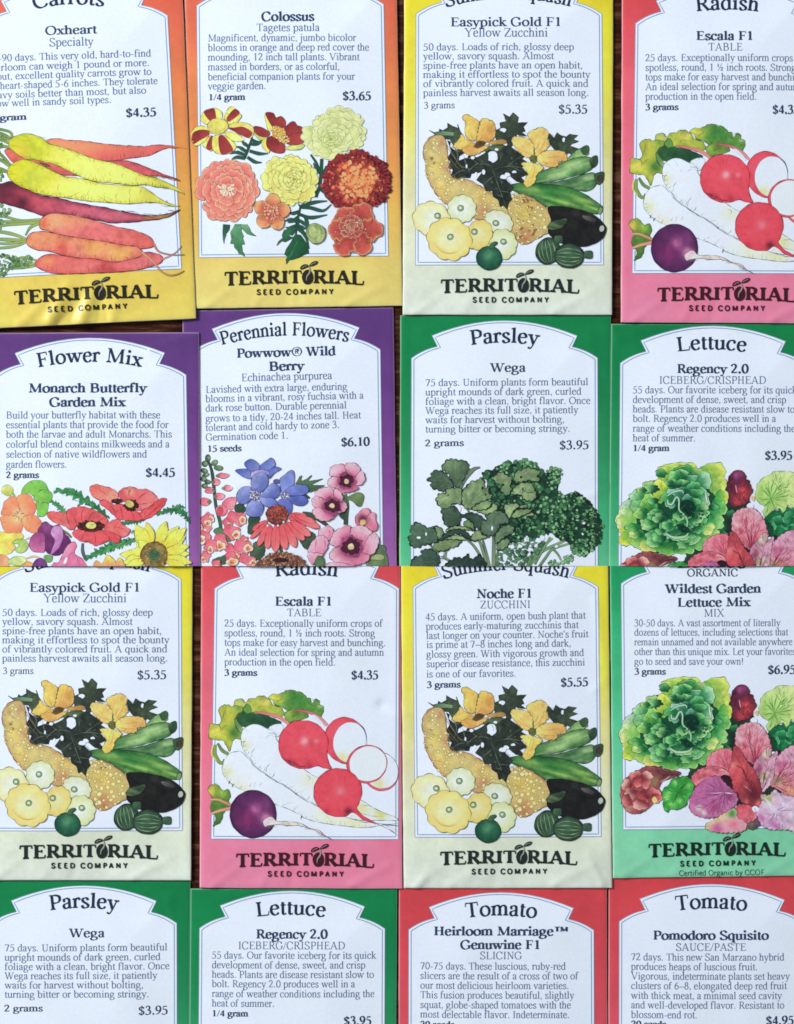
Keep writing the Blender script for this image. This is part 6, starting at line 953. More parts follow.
    holly((305, 404), [[(180, 340), (185, 300), (230, 275), (290, 270), (316, 300), (316, 345), (280, 370), (220, 365)], [(316, 300), (340, 280), (370, 310), (382, 350), (360, 390), (330, 370)], [(158, 385), (165, 345), (200, 335), (250, 360), (270, 390), (230, 420), (180, 415)], [(160, 440), (200, 415), (250, 425), (300, 440), (350, 440), (300, 500), (240, 512), (190, 490)], [(340, 400), (385, 375), (412, 400), (400, 435), (360, 455), (330, 440)]], 7, 26)
    A.el('hollyhock'); cc = A.P([(525, 520)])[0]
    for p in ([(480, 540), (475, 480), (520, 430), (560, 420), (580, 450), (570, 500), (530, 545)], [(560, 480), (580, 455), (615, 455), (618, 500), (632, 550), (610, 585), (560, 570), (535, 540)]): A.shape(p, (236, 166, 186), to=(214, 112, 144), ink=HK, w=.5, rough=.4, rad=[(cc[0], cc[1] - 2, 5, HD)])
    A.ell((525, 522), (24, 20), (226, 186, 130), ink=(90, 60, 50), w=.5, rough=.5)
    A.el('hollyhock')
    for p in ([(210, 620), (206, 580), (250, 560), (275, 545), (310, 570), (318, 600), (290, 650), (240, 640)], [(130, 740), (150, 680), (190, 630), (240, 615), (275, 650), (270, 700), (240, 750), (190, 770)], [(125, 745), (180, 740), (240, 755), (200, 790), (160, 822), (140, 800)]): A.shape(p, (238, 190, 206), to=(218, 130, 164), ink=HK, w=.5, rough=.8, n=.1)
    for q in ([(190, 640), (185, 700), (180, 730)], [(240, 620), (255, 680), (240, 740)], [(270, 570), (290, 600), (280, 630)]): A.ink(q, .6, (150, 70, 106))
    A.shape([(180, 800), (200, 765), (240, 775), (244, 830), (200, 850), (180, 830)], (90, 120, 84), ink=LK, w=.5)
    holly((440, 698), [[(290, 660), (320, 590), (370, 560), (430, 545), (440, 600), (440, 660), (380, 690), (310, 690)], [(435, 600), (450, 560), (520, 545), (590, 590), (605, 660), (570, 700), (500, 690), (450, 660)], [(590, 600), (630, 620), (642, 660), (610, 740), (560, 755), (500, 730), (520, 700)], [(285, 760), (310, 715), (360, 700), (420, 720), (480, 730), (570, 760), (560, 800), (480, 830), (380, 825), (310, 800)]], 8.5, 30)
    A.el('hollyhock'); A.shape([(250, 840), (290, 812), (360, 812), (420, 825), (480, 840), (480, 870), (250, 870)], H1, to=H2, ink=HK, w=.5, rough=.5)

@pic
def parsley(A):
    K = (24, 38, 34); D = (40, 66, 50); 
    A.el('vegetable_picture').at(500, 455)
    ST = (116, 150, 110)
    for p, w in [([(205, 810), (260, 730), (330, 680), (420, 640), (500, 600)], [3, 3.2, 2.8, 2.4, 2]), ([(190, 810), (240, 720), (310, 660), (380, 600)], [2, 2.4, 2.2, 1.6]), ([(280, 810), (330, 740), (380, 680), (500, 640)], [2.4, 2.4, 2, 1.6]), ([(250, 790), (300, 700), (340, 630), (360, 590)], [2, 2, 2, 1.2]), ([(385, 680), (420, 720), (440, 760)], [2, 1.8, 1.4]), ([(150, 810), (210, 740), (250, 700)], [1.8, 1.8, 1.2])]: A.stalk(p, w, (92, 132, 92), (136, 168, 124), K, .4)
    A.at(405, 455)
    for p, w in [([(600, 800), (570, 720), (545, 640), (520, 590), (470, 430), (410, 330)], [2.6, 2.6, 2.4, 2, 1.6, 1]), ([(640, 810), (640, 700), (640, 600), (628, 520)], [4, 3.4, 3, 2]), ([(580, 800), (520, 690), (470, 630), (400, 590), (300, 580)], [2.6, 2.4, 2, 1.6, 1]), ([(330, 770), (270, 730), (200, 670), (180, 640)], [2.4, 2.2, 2, 1.4]), ([(610, 800), (590, 720), (560, 610)], [2, 2, 1.6]), ([(660, 800), (665, 730), (670, 690)], [2, 2, 1.4]), ([(290, 740), (296, 690), (300, 640)], [2, 2, 1])]: A.stalk(p, w, (126, 150, 116), (84, 112, 88), K, .45)
    # curly parsley: dark mass and its many frilled tips
    mass = [(560, 130), (640, 95), (700, 70), (760, 60), (830, 45), (900, 60), (960, 90), (1030, 130), (1100, 90), (1130, 130), (1110, 200), (1130, 290), (1220, 270), (1330, 330), (1400, 440), (1425, 520), (1400, 620), (1340, 700), (1260, 720), (1200, 660), (1130, 600), (1040, 570), (950, 600), (850, 590), (790, 640), (700, 600), (640, 480), (560, 340), (600, 220)]
    A.el('curly_parsley'); A.shape(mass, (30, 56, 44), to=(26, 62, 44), ink=None, rough=2.0, n=.45, ns=3.5)
    A.dots(60, mass, (2.6, 4.6), (44, 92, 60), (72, 128, 84), (18, 42, 34), sq=.8, iw=.5)
    A.dots(130, mass, (1.2, 2.6), (46, 92, 64), (70, 124, 84), (22, 44, 36), sq=.7, iw=.4); A.dots(170, mass, (.8, 1.9), (84, 142, 92), (138, 184, 138), (26, 56, 42), sq=.85, iw=.35, keep=lambda q: q[0] > 545 or A.rn.random() < .4); A.dots(120, mass, (.5, 1.2), (20, 42, 34), (34, 66, 50))
    for reg, n in [([(1020, 100), (1090, 80), (1130, 110), (1120, 190), (1060, 180)], 16), ([(820, 60), (860, 30), (930, 40), (960, 80), (880, 90)], 12), ([(690, 90), (720, 60), (750, 80), (720, 110)], 6), ([(1180, 290), (1240, 270), (1300, 320), (1380, 420), (1430, 540), (1400, 640), (1350, 600), (1340, 450), (1240, 340)], 44), ([(1190, 650), (1260, 690), (1340, 680), (1370, 620), (1300, 720), (1230, 720)], 22), ([(1130, 780), (1180, 720), (1210, 740), (1180, 780), (1150, 770)], 12), ([(1030, 790), (1060, 760), (1110, 780), (1090, 810)], 9)]: A.dots(n, reg, (1.0, 2.1), (70, 128, 80), (140, 186, 138), (28, 60, 44), iw=.35, sq=.75)
    low = [(690, 700), (720, 640), (790, 620), (860, 600), (940, 610), (1000, 640), (960, 700), (900, 760), (850, 810), (660, 810)]
    A.dots(70, low, (1.0, 2.2), (54, 100, 72), (104, 152, 110), (28, 54, 44), sq=.85); A.dots(40, low, (.5, 1.2), (26, 56, 44), (140, 180, 140), None)
    for c, r in [((880, 590), (9, 7)), ((960, 620), (20, 14)), ((990, 600), (16, 18)), ((1240, 470), (9, 5)), ((1290, 490), (7, 5)), ((1280, 570), (6, 6)), ((770, 660), (22, 12)), ((830, 660), (18, 14)), ((720, 740), (16, 26)), ((1090, 660), (14, 8))]: A.ell(c, r, PW, ink=None, rough=.8, n=0)
    def leaf(pts, c, to, rough=.8, v=None, holes=()):
        A.shape(pts, c, to=to, ink=K, w=1.0, scal=(rough * 1.5, 5.2), n=.22, ns=6, edge=(np.array(c) * .75, 1.6, .45))
        if v: veins(A, v[0], v[1], .45, tuple(np.array(c) * .68))
        for h, r in holes: A.ell(h, r, PW if r[0] > 6 else K, ink=K, w=.4, rough=.4, n=0)
    L, M_, DK = (140, 166, 118), (106, 136, 98), (72, 98, 78)
    A.el('parsley_leaf')
    A.stalk([(400, 240), (430, 170), (490, 105), (540, 88)], [2, 4, 4, .8], (92, 116, 98), (110, 132, 110), K, .5)
    leaf([(160, 170), (185, 160), (190, 130), (230, 112), (280, 125), (320, 165), (345, 210), (340, 240), (300, 250), (262, 262), (230, 245), (200, 240), (185, 210), (200, 190), (170, 190)], DK, (88, 112, 88), .9, ((340, 230), [(200, 180), (240, 130), (250, 245)]))
    leaf([(268, 90), (280, 62), (310, 35), (350, 28), (380, 40), (420, 40), (455, 65), (462, 100), (440, 140), (420, 180), (400, 225), (360, 230), (345, 190), (325, 150), (290, 120)], M_, DK, 1.0, ((370, 225), [(290, 80), (340, 50), (400, 60), (450, 90)]))
    A.el('parsley_leaf'); leaf([(235, 300), (245, 280), (290, 275), (300, 250), (340, 240), (400, 240), (415, 280), (410, 330), (400, 355), (350, 350), (310, 385), (280, 390), (250, 370), (225, 330)], L, M_, .8, ((405, 300), [(250, 300), (300, 370), (330, 250)]), [((310, 290), (5, 5))])
    A.el('parsley_leaf'); leaf([(415, 260), (450, 220), (480, 190), (520, 185), (545, 165), (570, 190), (575, 240), (605, 235), (600, 270), (632, 290), (600, 320), (540, 340), (490, 375), (460, 390), (420, 370), (410, 320)], (134, 162, 116), M_, .9, ((450, 380), [(540, 180), (570, 240), (600, 290), (440, 250)]), [((560, 240), (6, 10)), ((580, 285), (6, 6))])
    leaf([(480, 390), (530, 350), (590, 330), (625, 345), (600, 385), (540, 400)], (120, 156, 104), (140, 172, 122), .6); leaf([(520, 405), (600, 390), (640, 355), (668, 370), (655, 400), (600, 435), (560, 420)], (146, 174, 124), L, .7)
    A.el('parsley_leaf'); leaf([(262, 400), (300, 385), (350, 372), (385, 400), (405, 450), (380, 510), (330, 518), (285, 500), (275, 450)], DK, (60, 86, 70), .9, ((390, 450), [(280, 420), (300, 490), (350, 390)])); A.shape([(365, 365), (390, 360), (404, 385), (395, 410), (380, 385)], PW, ink=None)
    leaf([(420, 500), (450, 470), (490, 490), (500, 540), (460, 530)], (112, 150, 96), M_, .6); leaf([(400, 440), (470, 420), (530, 430), (580, 480), (560, 540), (510, 520), (470, 470)], (52, 76, 62), (64, 90, 72), .9)
    A.el('parsley_leaf'); leaf([(545, 530), (560, 480), (595, 470), (580, 440), (620, 420), (660, 402), (710, 415), (745, 450), (740, 490), (690, 500), (660, 560), (610, 585), (560, 570)], (98, 126, 100), (84, 112, 92), .9, ((640, 590), [(570, 520), (640, 430), (720, 450)]), [((628, 530), (8, 18))]); leaf([(650, 580), (690, 530), (740, 505), (785, 520), (775, 560), (720, 590), (660, 640)], (104, 132, 104), M_, .8, ((655, 610), [(740, 520), (770, 550)])); leaf([(660, 660), (690, 620), (740, 600), (750, 640), (710, 680), (670, 685)], (124, 154, 112), M_, .7)
    leaf([(478, 590), (500, 560), (530, 542), (560, 575), (610, 590), (560, 605), (490, 620)], (132, 158, 118), L, .6)
    A.el('parsley_leaf'); leaf([(230, 640), (250, 600), (300, 560), (380, 530), (430, 545), (480, 600), (470, 615), (400, 570), (330, 580), (260, 620)], (56, 82, 66), (48, 70, 58), .7); leaf([(290, 555), (330, 520), (420, 515), (500, 545), (440, 540), (350, 535)], (150, 176, 128), L, .6); leaf([(300, 605), (360, 578), (410, 585), (440, 610), (380, 615)], (146, 172, 128), (130, 160, 112), .5); leaf([(205, 650), (260, 620), (330, 612), (405, 618), (370, 660), (330, 672), (290, 690), (235, 690)], (128, 156, 108), (104, 134, 92), .8, ((220, 650), [(380, 630), (300, 670)]))
    A.el('parsley_leaf'); leaf([(185, 530), (220, 515), (262, 530), (275, 570), (240, 610), (210, 570)], (124, 148, 112), M_, .7); leaf([(20, 600), (45, 570), (40, 530), (75, 490), (120, 500), (160, 525), (210, 530), (230, 580), (230, 620), (180, 640), (130, 650), (90, 668), (45, 655), (35, 620)], (84, 114, 92), (72, 100, 84), 1.0, ((220, 630), [(60, 600), (100, 510), (190, 540), (80, 650)]), [((98, 598), (16, 10)), ((152, 570), (7, 14))])
    A.el('parsley_leaf'); leaf([(40, 780), (70, 740), (115, 725), (120, 690), (160, 680), (210, 690), (240, 730), (250, 760), (230, 800), (160, 810), (100, 815), (50, 810)], (70, 98, 82), (58, 84, 72), 1.0, ((300, 750), [(80, 780), (140, 700), (160, 790)])); A.shape([(245, 710), (270, 700), (275, 725), (255, 730)], PW, ink=None)
    leaf([(290, 800), (320, 765), (370, 740), (420, 745), (455, 715), (470, 750), (510, 740), (530, 720), (560, 745), (590, 800), (580, 820), (300, 820)], (48, 70, 60), (40, 60, 54), 1.1)
    A.el('parsley_leaf')
    leaf([(640, 180), (660, 135), (700, 125), (740, 150), (770, 170), (760, 220), (770, 250), (740, 290), (700, 270), (690, 240), (710, 215), (670, 205)], (140, 164, 118), M_, .8, ((690, 215), [(660, 150), (740, 170), (740, 280)]))
    A.at(500, 455)
    leaf([(105, 150), (120, 115), (160, 110), (185, 90), (225, 95), (290, 120), (270, 150), (290, 180), (250, 195), (215, 180), (180, 190), (140, 195), (110, 200)], (142, 166, 122), M_, .8, ((150, 160), [(200, 100), (270, 140), (250, 190)]), [((152, 160), (6, 10)), ((265, 160), (5, 4))]); leaf([(90, 265), (120, 220), (160, 200), (220, 205), (245, 240), (262, 280), (250, 320), (200, 330), (170, 320), (150, 290), (110, 285)], (140, 164, 120), (120, 148, 104), .8, None, [((165, 250), (5, 10))]); A.ink([(150, 260), (160, 235), (185, 240), (175, 262), (155, 275), (165, 290)], .8, K); A.ink([(170, 262), (215, 272), (250, 262)], .6, K)
    leaf([(30, 365), (70, 355), (130, 350), (135, 375), (100, 400), (70, 455), (45, 430)], (152, 176, 128), L, .5); leaf([(80, 445), (110, 405), (170, 390), (235, 395), (190, 425), (120, 455)], (132, 162, 112), (120, 150, 104), .5); leaf([(135, 375), (180, 355), (200, 370), (160, 385)], L, M_, .4); leaf([(180, 435), (230, 415), (245, 435), (200, 442)], L, L, .4)
PICTURES = dict(carrots=carrots, marigolds=marigolds, squash=squash, radish=radish, lettuce=lettuce, wildflowers=wildflowers, perennials=perennials, parsley=parsley)
# ---------------------------------------------------------------- packets
NAVY = (38, 62, 94); SLATE = (72, 103, 140); DARK = (30, 48, 74)
def smooth01(t): t = np.clip(t, 0, 1); return t * t * (3 - 2 * t)

class Packet:
    def __init__(self, quad, panel, z, creases=(), lumps=(), cut=None, seed=1):
        self.q = np.array(quad, float)                       # TL TR BR BL
        self.panel = panel; self.z = z; self.creases = creases; self.lumps = lumps; self.cut = cut; self.seed = seed
        c = self.q.mean(0); self.loc = (wx(c[0]), wy(c[1]), 0.0)
        # base plane through the corners: height (mm) = a + b x + c y
        A = np.c_[np.ones(4), self.q]; self.pl = np.linalg.lstsq(A, np.array(z, float), rcond=None)[0]
    def base(self, x, y): return (.25 + self.pl[0] + self.pl[1] * x + self.pl[2] * y) * 1e-3
    def h(self, x, y):
        q = self.q; d = np.full(np.shape(x), 1e9)
        for i in range(4):
            a, b = q[i], q[(i + 1) % 4]; e = b - a; L = np.hypot(*e)
            d = np.minimum(d, ((x - a[0]) * -e[1] + (y - a[1]) * e[0]) / L)
        d = np.maximum(d, 0)
        t = .10 + .30 * (1 - np.exp(-d / 1.6)) + .75 * smooth01(d / 75)
        k = smooth01(d / 14)
        t = t + k * (.42 * vnoise(x, y, 66, self.seed) + .16 * vnoise(x, y, 38, self.seed + 40))
        for (lx, ly, r, a) in self.lumps: t = t + k * a * np.exp(-((x - lx) ** 2 + (y - ly) ** 2) / (r * r))
        for (x0, y0, x1, y1, w, a) in self.creases:
            ex, ey = x1 - x0, y1 - y0; L2 = ex * ex + ey * ey
            s = np.clip(((x - x0) * ex + (y - y0) * ey) / L2, 0, 1)
            dd = (x - x0 - s * ex) ** 2 + (y - y0 - s * ey) ** 2
            w = max(w, 4.0); t = t + a * np.exp(-dd / (w * w)) * (1 - .6 * s)
        return self.base(x, y) + np.maximum(t, .06) * 1e-3

def lerp(a, b, t): return np.asarray(a, float) + (np.asarray(b, float) - np.asarray(a, float)) * t
def stops(v, st):
    """printed colour run down the packet: list of (v, colour)"""
    xs = [s[0] for s in st]; c = np.array([s[1] for s in st], float)
    return np.stack([np.interp(v, xs, c[:, i]) for i in range(3)], 1)

def make_envelope(p, root, st):
    nu, nv = (74, 118) if p.seed != 11 else (120, 190)
    e = np.array([0, .0035, .006, .011, .018]); us = np.concatenate([e, np.linspace(.03, .97, nu), 1 - e[::-1]])
    e2 = e * .62; vs = np.concatenate([e2, np.linspace(.018, .982, nv), 1 - e2[::-1]])
    U, Vv = np.meshgrid(us, vs); q = p.q
    P = (q[0] * ((1 - U) * (1 - Vv))[..., None] + q[1] * (U * (1 - Vv))[..., None] + q[2] * (U * Vv)[..., None] + q[3] * ((1 - U) * Vv)[..., None])
    # cut paper edges are never ruler straight
    w = .35 * fbm(P[..., 1] * 1.0, P[..., 0] * 0, 26, p.seed + 5) * ((U < .001) | (U > .999)); P[..., 0] += w
    w = .35 * fbm(P[..., 0] * 1.0, P[..., 1] * 0, 26, p.seed + 9) * ((Vv < .001) | (Vv > .999)); P[..., 1] += w
    X, Y = P[..., 0].ravel(), P[..., 1].ravel()
    z = p.h(X, Y); N = len(X); n, m = len(us), len(vs)
    V = np.stack([wx(X) - p.loc[0], wy(Y) - p.loc[1], z], 1)
    ring = [i for i in range(n)] + [j * n + n - 1 for j in range(1, m)] + [(m - 1) * n + i for i in range(n - 2, -1, -1)] + [j * n for j in range(m - 2, 0, -1)]
    B = V[ring].copy(); B[:, 2] = p.base(X[ring], Y[ring]) + 2e-5
    F = [(j * n + i, (j + 1) * n + i, (j + 1) * n + i + 1, j * n + i + 1) for j in range(m - 1) for i in range(n - 1)]
    k = len(ring)
    F += [(ring[i], ring[(i + 1) % k], N + (i + 1) % k, N + i) for i in range(k)]
    F.append(tuple(N + i for i in range(k)))
    vv = np.concatenate([Vv.ravel(), Vv.ravel()[ring]]); C = stops(vv, st)
    AX = np.concatenate([X, X[ring]]); AY = np.concatenate([Y, Y[ring]])
    C = np.clip(C * (1 + .06 * fbm(AX, AY, 30, p.seed + 21) + .035 * fbm(AX, AY, 4, p.seed + 2))[:, None], 0, 255)
    rim = ((U < .004) | (U > .996) | (Vv < .0024) | (Vv > .9976)).ravel()
    C[:N][rim] = C[:N][rim] * .62 + np.array((84, 84, 80))                      # worn, paler paper at the cut edge
    C[N:] = (226, 226, 222)
    me = bpy.data.meshes.new('envelope'); me.from_pydata(np.vstack([V, B]).tolist(), [], F)
    ca = me.color_attributes.new('print', 'FLOAT_COLOR', 'POINT'); A = np.ones((len(C), 4)); A[:, :3] = ink_albedo(C); ca.data.foreach_set('color', A.ravel())
    me.polygons.foreach_set('use_smooth', [i < (m - 1) * (n - 1) for i in range(len(F))])
    if p.cut:
        bm = bmesh.new(); bm.from_mesh(me)
        bmesh.ops.bisect_plane(bm, geom=bm.verts[:] + bm.edges[:] + bm.faces[:], dist=1e-9, plane_co=(0, wy(SEAM) - p.loc[1], 0),
                               plane_no=(0, -1 if p.cut == 'above' else 1, 0), clear_outer=True)
        bm.to_mesh(me); bm.free()
    me.update(); me.materials.append(MAT['print'])
    o = bpy.data.objects.new('envelope', me); COL.objects.link(o); o.parent = root
    return o

def panel_outline(pn, inset=0.0):
    """white label panel with eared, arched head; pn = shoulder left, shoulder right, bottom right, bottom left"""
    SL, SR, BR, BL = [np.array(a, float) for a in pn]
    def P(u, v):
        u = u / 187.0; v = v / 251.0
        return SL * (1 - u) * (1 - v) + SR * u * (1 - v) + BR * u * v + BL * (1 - u) * v
    i = inset
    def arc(a, b, sag):
        a = np.array(a); b = np.array(b); t = np.linspace(0, 1, 15)[:, None]; d = b - a; nrm = np.array([d[1], -d[0]]) / np.hypot(*d)
        return [tuple(r) for r in (a + d * t + nrm * (4 * sag * t * (1 - t)))]
    earL, nL = (20.6 + i * 1.15, -22.7 + i * .75), (25.9 + i * 1.25, -11.6 + i * .45)
    earR, nR = (166.6 - i * 1.15, -22.2 + i * .75), (161.4 - i * 1.25, -11.1 + i * .45)
    pts = arc((0 + i, 0 + i * .6), nL, 1.6) + arc(earL, earR, 15.2 - i * .05) + arc(nR, (187 - i, 0 + i * .6), 1.6) + [(187 - i, 251 - i), (0 + i, 251 - i)]
    out = []
    pts2 = pts + [pts[0]]
    for a, b in zip(pts2[:-1], pts2[1:]):
        a = np.array(a); b = np.array(b); k = max(1, int(np.hypot(*(b - a)) / 4))
        out += [a + (b - a) * j / k for j in range(k)]
    return np.array([P(u, v) for u, v in out])

PANEL_WHITE = (224, 234, 249)
def make_packet(p, st, label, texts, picture=None, pic_M=None, logo=True, logo_col=(38, 34, 30), extra=None):
    root = bpy.data.objects.new('seed_packet', None); COL.objects.link(root); root.location = p.loc; root.empty_display_size = .01
    root['label'] = label; root['category'] = 'seed packet'; root['group'] = 'seed packets laid out in rows on the table'
    make_envelope(p, root, st)
    sh = Sheet(); out = panel_outline(p.panel); V, F = fill(out, 3.0)
    C = np.tile(np.array(PANEL_WHITE, float), (len(V), 1)); C *= (1 + .012 * fbm(V[:, 0], V[:, 1], 50, p.seed))[:, None]
    sh.add(V, F, C, 1); pan = build('label_panel', sh, p, root, 6e-5)
    if pan is None: pan = root
    ln = Sheet()
    o2 = panel_outline(p.panel, .25); ln.add(*strip(np.vstack([o2, o2[:1]]), .55), (120, 140, 165), 1)
    o3 = panel_outline(p.panel, 5.2 * .55); ln.add(*strip(np.vstack([o3, o3[:1]]), .85), (112, 148, 190), 1)
    build('border_line', ln, p, pan, 8.5e-5)
    for kind, lines in texts.items():
        sh = Sheet()
        for L in lines: put_text(sh, *L)
        build(kind, sh, p, root, 1.0e-4)
    if logo: make_logo(p, root, logo_col)
    if extra: extra(p, root)
    if picture is not None:
        els = picture(); first = None; used = 0
        for i, (nm, s) in enumerate(els):
            o = build(nm, s, p, root if first is None else first, 1.1e-4 + used * LAYER, pic_M); used += s.lay + 1
            if o is not None and first is None: first = o
    return root

def make_logo(p, root, col):
    SL, SR, BR, BL = [np.array(a, float) for a in p.panel]
    ux = (BR - BL) / 188.5; uy = np.array([-ux[1], ux[0]])
    O = (BL + BR) / 2
    if p.seed == 11: O = O - ux * 3.5; ux = ux * 1.05
    def loc(u, v): return O + ux * u + uy * v
    sh = Sheet()
    word = 'TERRITORIAL'; x = -69.0; W = 138.5
    total = sum((50 if i == 6 else glyph(c, 'logo')[0]) for i, c in enumerate(word))
    kx = W / total; pen = x; seed_at = 0
    for i, ch in enumerate(word):
        a, V, F, Z = glyph(ch, 'logo'); a = 50 if i == 6 else a
        if i == 6: seed_at = pen + a * kx / 2
        else:
            X = pen + V[:, 0] * kx; f = X / 69.0
            top = 13.6 - .1 * f; bot = 26.4 + 2.3 * f * f - .4
            Y = bot + (top + .9 * f * f - bot) * V[:, 1] / 66
            sh.add(np.array([loc(u, v) for u, v in zip(X, Y)]), F, col, 2 + i * .2)
        pen += a * kx
    x = -36.5
    word = 'SEED COMPANY'; tot = text_adv(word, 'sans') + 26 * 11; k2 = 76.5 / tot
    a0, a1 = loc(-37.0, 37.0), loc(39.5, 37.0)
    put_text(sh, word, a0[0], a0[1], a1[0], a1[1], 4.9, 'sans', col, track=26)
    lg = build('company_logo', sh, p, root, 1.9e-4)
    if lg is None: return
    sd = Sheet(); c = seed_at + .2
    def blob(pts, colr, closed=True, sp=1.2):
        o = catmull([loc(u, v) for u, v in pts], True, .7); V, F = fill(o, sp); sd.add(V, F, colr)
    blob([(c - 5.6, 20.5), (c - 4.4, 16), (c - 1.2, 13), (c + 2.4, 13.2), (c + 4.8, 16), (c + 5.8, 20.5), (c + 4.6, 25), (c + 1, 27.3), (c - 3.4, 26.2)], col)
    blob([(c - 7.2, 12.2), (c - 6.6, 9.6), (c - 3.6, 7.6), (c - .4, 7.6), (c + 2.4, 9.8), (c - .4, 10.6), (c - 3.4, 11.8), (c - 5.6, 12.6)], col)
    blob([(c + 1.6, 9.4), (c + 3.4, 6.6), (c + 6.6, 4.6), (c + 10.4, 4.6), (c + 9.8, 7), (c + 7.2, 8.6), (c + 4.2, 9.4)], col)
    pale = np.array(col) * .3 + np.array((196, 200, 190)) * .7
    pth = catmull([loc(u, v) for u, v in [(c + 1.6, 9.4), (c + 2.6, 12.5), (c + 1.8, 16), (c - .6, 19.5), (c - 1.2, 23.6)]], False, .8)
    sd.add(*strip(pth, np.interp(np.linspace(0, 1, len(pth)), [0, .5, 1], [.9, 1.5, .5])), pale)
    for q in ([(c - 5.6, 11.3), (c - 3.2, 9.4), (c - .6, 8.9)], [(c + 3.2, 8.4), (c + 6, 6.6), (c + 8.8, 5.8)]):
        pth = catmull([loc(u, v) for u, v in q], False, .8); sd.add(*strip(pth, .55), pale)
    build('sprouting_seed', sd, p, lg, 2.1e-4)

# ---------------------------------------------------------------- wording
def T(s, x0, y0, x1, y1, cap, wt='reg', col=SLATE, sag=0.0): return (s, x0, y0, x1, y1, cap, wt, col, sag)
def block(lines, x0, slope, cap=6.9, wt='reg', col=SLATE, shift=(0, 0)):
    """(text, right end, baseline at the left end)"""
    r = []
    for L in lines:
        s, x1, y = L[:3]; xa = L[3] if len(L) > 3 else x0
        r.append(T(s, xa + shift[0], y + shift[1], x1 + shift[0], y + slope * (x1 - xa) + shift[1], cap, wt, col))
    return r
def mv(texts, dx, dy): return {k: [(l[0], l[1] + dx, l[2] + dy, l[3] + dx, l[4] + dy) + l[5:] for l in v] for k, v in texts.items()}

carrots_txt = {
 'heading_text': [T('Carrots', 33.8, 9.6, 104.2, 7.0, 14.2, 'head', DARK, 3.6)],
 'variety_text': [T('Oxheart', 45.4, 35.4, 97.4, 33.9, 8.6, 'semi', NAVY), T('Specialty', 49.4, 47, 94, 45.9, 8.3, 'reg', SLATE)],
 'description_text': block([('80-90 days. This very old, hard-to-find', 151.4, 62.2), ('heirloom can weigh 1 pound or more.', 149.9, 71.6), ('Stout, excellent quality carrots grow to', 151.9, 80.6), ('be heart-shaped 5-6 inches. They tolerate', 158, 90), ('heavy soils better than most, but also', 146.6, 99.2), ('grow well in sandy soil types.', 112, 107.6)], -12, -.033),
 'weight_text': [T('1 gram', -9.8, 121.4, 27.4, 120.3, 6.1, 'bold', NAVY)],
 'price_text': [T('$4.35', 126.4, 117.6, 157, 116.4, 8.3, 'bold', NAVY)]}
marigold_txt = {
 'variety_text': [T('Colossus', 261.4, 21.2, 314.4, 20.8, 9.2, 'bold', NAVY), T('Tagetes patula', 256.5, 31.5, 319.8, 31.2, 7.6, 'reg', SLATE)],
 'description_text': block([('Magnificent, dynamic, jumbo bicolor', 356.1, 41.6), ('blooms in orange and deep red cover the', 369.2, 51.2), ('mounding, 12 inch tall plants. Vibrant', 359.6, 60.9), ('massed in borders, or as colorful,', 340, 70.6), ('beneficial companion plants for your', 355, 80.4), ('veggie garden.', 266.3, 89.6)], 207.8, -.003, 7.0),
 'weight_text': [T('1/4 gram', 208.4, 100.4, 245.4, 100.2, 6.1, 'bold', NAVY)],
 'price_text': [T('$3.65', 342.6, 100.3, 371.4, 100.1, 8.4, 'bold', NAVY)]}
yellow_squash_txt = {
 'heading_text': [T('Summer Squash', 445.5, 7.3, 570.5, 6.8, 13.6, 'head', DARK, 8.6)],
 'variety_text': [T('Easypick Gold F1', 450.2, 26.4, 561.8, 26.2, 8.8, 'semi', NAVY), T('Yellow Zucchini', 464.2, 36.9, 547.9, 36.8, 8.6, 'reg', SLATE)],
 'description_text': block([('50 days. Loads of rich, glossy deep', 574, 50.4), ('yellow, savory squash. Almost', 553.8, 59.5), ('spine-free plants have an open habit,', 582.9, 68.8), ('making it effortless to spot the bounty', 590.4, 77.9), ('of vibrantly colored fruit. A quick and', 588.4, 87), ('painless harvest awaits all season long.', 589, 96.2)], 423, -.001),
 'weight_text': [T('3 grams', 423.8, 108.5, 454.8, 108.4, 6.4, 'reg', NAVY)],
 'price_text': [T('$5.35', 558.4, 113.6, 587.8, 113.5, 8.6, 'semi', NAVY)]}
radish_txt = {
 'heading_text': [T('Radish', 695.6, 11.6, 758.6, 11.6, 14.6, 'head', DARK, 2.2)],
 'variety_text': [T('Escala F1', 695.8, 40.2, 753.6, 40.2, 8.8, 'bold', NAVY), T('TABLE', 708, 50.8, 742.4, 50.8, 7.6, 'reg', SLATE)],
 'description_text': block([('25 days. Exceptionally uniform crops of', 803.6, 61.2), ('spotless, round, 1 ½ inch roots. Strong', 796.1, 70.9), ('tops make for easy harvest and bunching.', 806.9, 80.5), ('An ideal selection for spring and autumn', 805, 90.2), ('production in the open field.', 756.5, 99.9)], 645.2, .001, 7.0),
 'weight_text': [T('3 grams', 645.2, 110.1, 678.4, 110.2, 6.1, 'bold', NAVY)],
 'price_text': [T('$4.35', 772.3, 113.7, 799.6, 113.7, 8.4, 'bold', NAVY)]}
